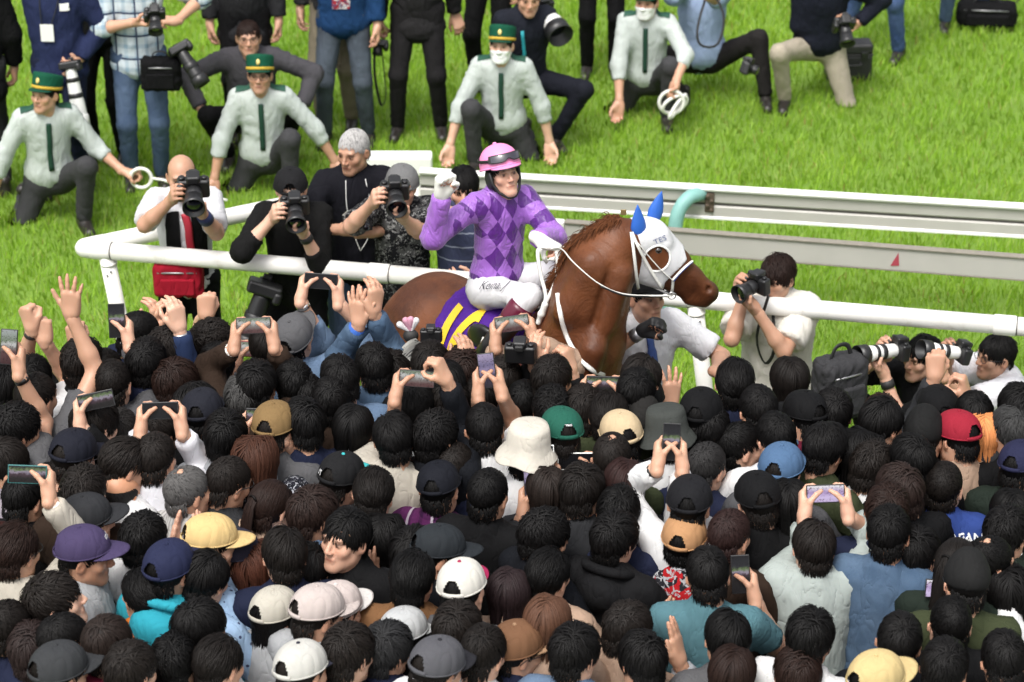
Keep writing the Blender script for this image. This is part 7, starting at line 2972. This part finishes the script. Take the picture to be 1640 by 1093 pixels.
c(878, 1002, 'woman with light brown bob', 'bob', 'be', (.085, .040, .024), turn=-6)
c(921, 1050, 'broad smooth black head at the bottom centre', 'mop1', 'k', turn=-20)
c(1006, 1012, 'black-haired clapping person at the bottom right of centre', 'short2', 'k', arms='clap', turn=-38)
c(1028, 1062, 'glossy black head at the bottom, beside clapping hands', 'mop2', 'k', arms=('fold', up_arm(1088, 1062, 8.8, 'flat', (-.15, .25, 1), (-.8, .4, 0))))
c(1164, 1026, 'round black head before the teal t-shirt', 'short1', 'k')
c(1172, 1084, 'dark brown head at the bottom edge right of centre', 'bob', 'k', DKBROWN_HAIR)
c(1296, 1026, 'round black head before the mint shirt', 'mop1', 'k', turn=-30)
c(1276, 1086, 'brown-black head at the bottom edge below the mint shirt', 'mop2', 'k', DKBROWN_HAIR)
c(1404, 1096, 'person in yellow cap at the bottom edge', 'hat_short', 'k', hat=('cap', (.60, .46, .22)), turn=-50)
c(1521, 1002, 'cropped black head before the olive t-shirt', 'buzz', 'kl', turn=4)
c(1512, 1074, 'black head at the bottom right in white sleeve', 'short2', 'w', turn=-20)
c(1440, 1030, 'dark head low between the mint and olive shirts', 'short1', 'kj')
c(1608, 1060, 'black head in the lower right corner', 'short1', 'k')

# ---- things carried in the crowd
def newspaper(cpt, R, label, size=(.10, .20), n=3):
    root = empty('newspaper', cpt)
    tag(root, label, 'newspaper')
    root.rotation_euler = m4(R, (0, 0, 0)).to_euler()
    for k in range(n):
        w, h = size[0] * (1 - .12 * k), size[1] * (1 - .05 * k)
        P = [V((i / 6 - .5) * w, .010 * k + .012 * math.sin(i / 6 * 3.1) + .004 * math.sin(j * 1.7 + k), (j / 6 - .5) * h + .012 * k) for j in range(7) for i in range(7)]
        Q = [p + V(0, .0025, 0) for p in P]
        f = [[j * 7 + i, j * 7 + i + 1, (j + 1) * 7 + i + 1, (j + 1) * 7 + i] for j in range(6) for i in range(6)]
        MB().add(np.array(P + Q), np.array(f + [[49 + a for a in reversed(q)] for q in f])).obj('sheet', NEWS, root)


def m_news():
    t = NT('newsprint')
    co = t.coord()
    a = t.noise(90, 2, .6, co)
    ln = grid_lines(t, co, 2, 70, .5)
    bl = t.noise(14, 2, .5, co)
    k = t.math('MULTIPLY', t.math('MULTIPLY', ln, t.math('GREATER_THAN', a.outputs[0], .42)), t.math('GREATER_THAN', bl.outputs[0], .45))
    t.set(Base_Color=t.mix(k, (.62, .61, .57), (.12, .12, .12)), Roughness=.85)
    return t.m


NEWS = m_news()
newspaper(at(680, 578, 10.25), ry(-.62) @ rx(.3), 'folded newspaper raised in a bare hand below the number cloth')
newspaper(at(1024, 722, 9.85), ry(-.20) @ rx(-.3), 'open newspaper beside the beige cap', (.12, .26), 2)


def toy(cpt):
    root = empty('plush_toy', cpt)
    tag(root, 'white and pink plush toy with petal-like ears held up by the rump of the horse', 'toy')
    P = [el((0, 0, 0), (.035, .028, .030))]
    v, q = blob(P, .008)
    MB().add(v, q).obj('body', BLACK_RUBBER, root)
    for i, (a, colr) in enumerate(((-.95, (.72, .70, .70)), (-.38, (.66, .34, .44)), (.02, (.66, .34, .44)), (.42, (.74, .72, .72)))):
        v, q = blob([rc((0, 0, .02), (.06 * math.sin(a), 0, .02 + .06 * math.cos(a)), .008, .015)], .007)
        MB().add(v, q).obj('petal', CLOTH, root, color=colr)


toy(at(658, 538, 10.45))
camera_thing(at(833, 566, 10.2), V(.1, .9, .2), 'compact black camera held up by the spectator at the horse chest', 'short', group='phones and cameras held up by the crowd')
camera_thing(at(690, 538, 10.42), V(0, 1, .1), 'small black camera raised below the number cloth', 'short', scale=.7, group='phones and cameras held up by the crowd')


def bottle(cpt):
    root = empty('water_bottle', cpt)
    tag(root, 'clear plastic bottle with lime green cap beside the teal t-shirt', 'bottle')
    t = NT('clear_plastic')
    t.set(Base_Color=(.75, .80, .82), Roughness=.12)
    t.b.inputs['Transmission Weight'].default_value = .8
    MB().lathe([(.028, 0), (.031, .006), (.031, .05), (.029, .06), (.031, .07), (.031, .13), (.024, .155), (.013, .17), (.012, .18)], n=20).obj('body', t.m, root)
    MB().lathe([(.0155, .178), (.0155, .200), (.014, .203)], n=20).obj('cap', plain('lime_cap', (.35, .55, .03), .4), root)
    MB().lathe([(.0318, .072), (.0318, .125)], n=20).obj('wrapper', plain('dark_label', (.05, .055, .07), .5, var=.5, scale=70), root)


bottle(at(1214, 958, 9.35))
cap_text(CROWD[(137, 892)], 'NORTH', -8, .042, .020, (.62, .62, .62))
cap_text(CROWD[(547, 772)], '71', 208, .020, .030, (.62, .62, .62))
cap_text(CROWD[(898, 700)], 'course', 180, .052, .014, (.6, .6, .6))
cap_text(CROWD[(1096, 868)], 'G', -62, .03, .04, (.25, .08, .30))
# the wristband of the clapping hands
_P = CROWD[(600, 592)]
_a = _P['arms'][0]
_d = nrm(_a['W'] - _a['E'])
MB().tube([_a['W'] - _d * .085, _a['W'] - _d * .015], [.041, .037], 16).obj('wristband', plain('blue_wristband', (.03, .11, .42), .8), _P['root'])
print('WARN', WARN)
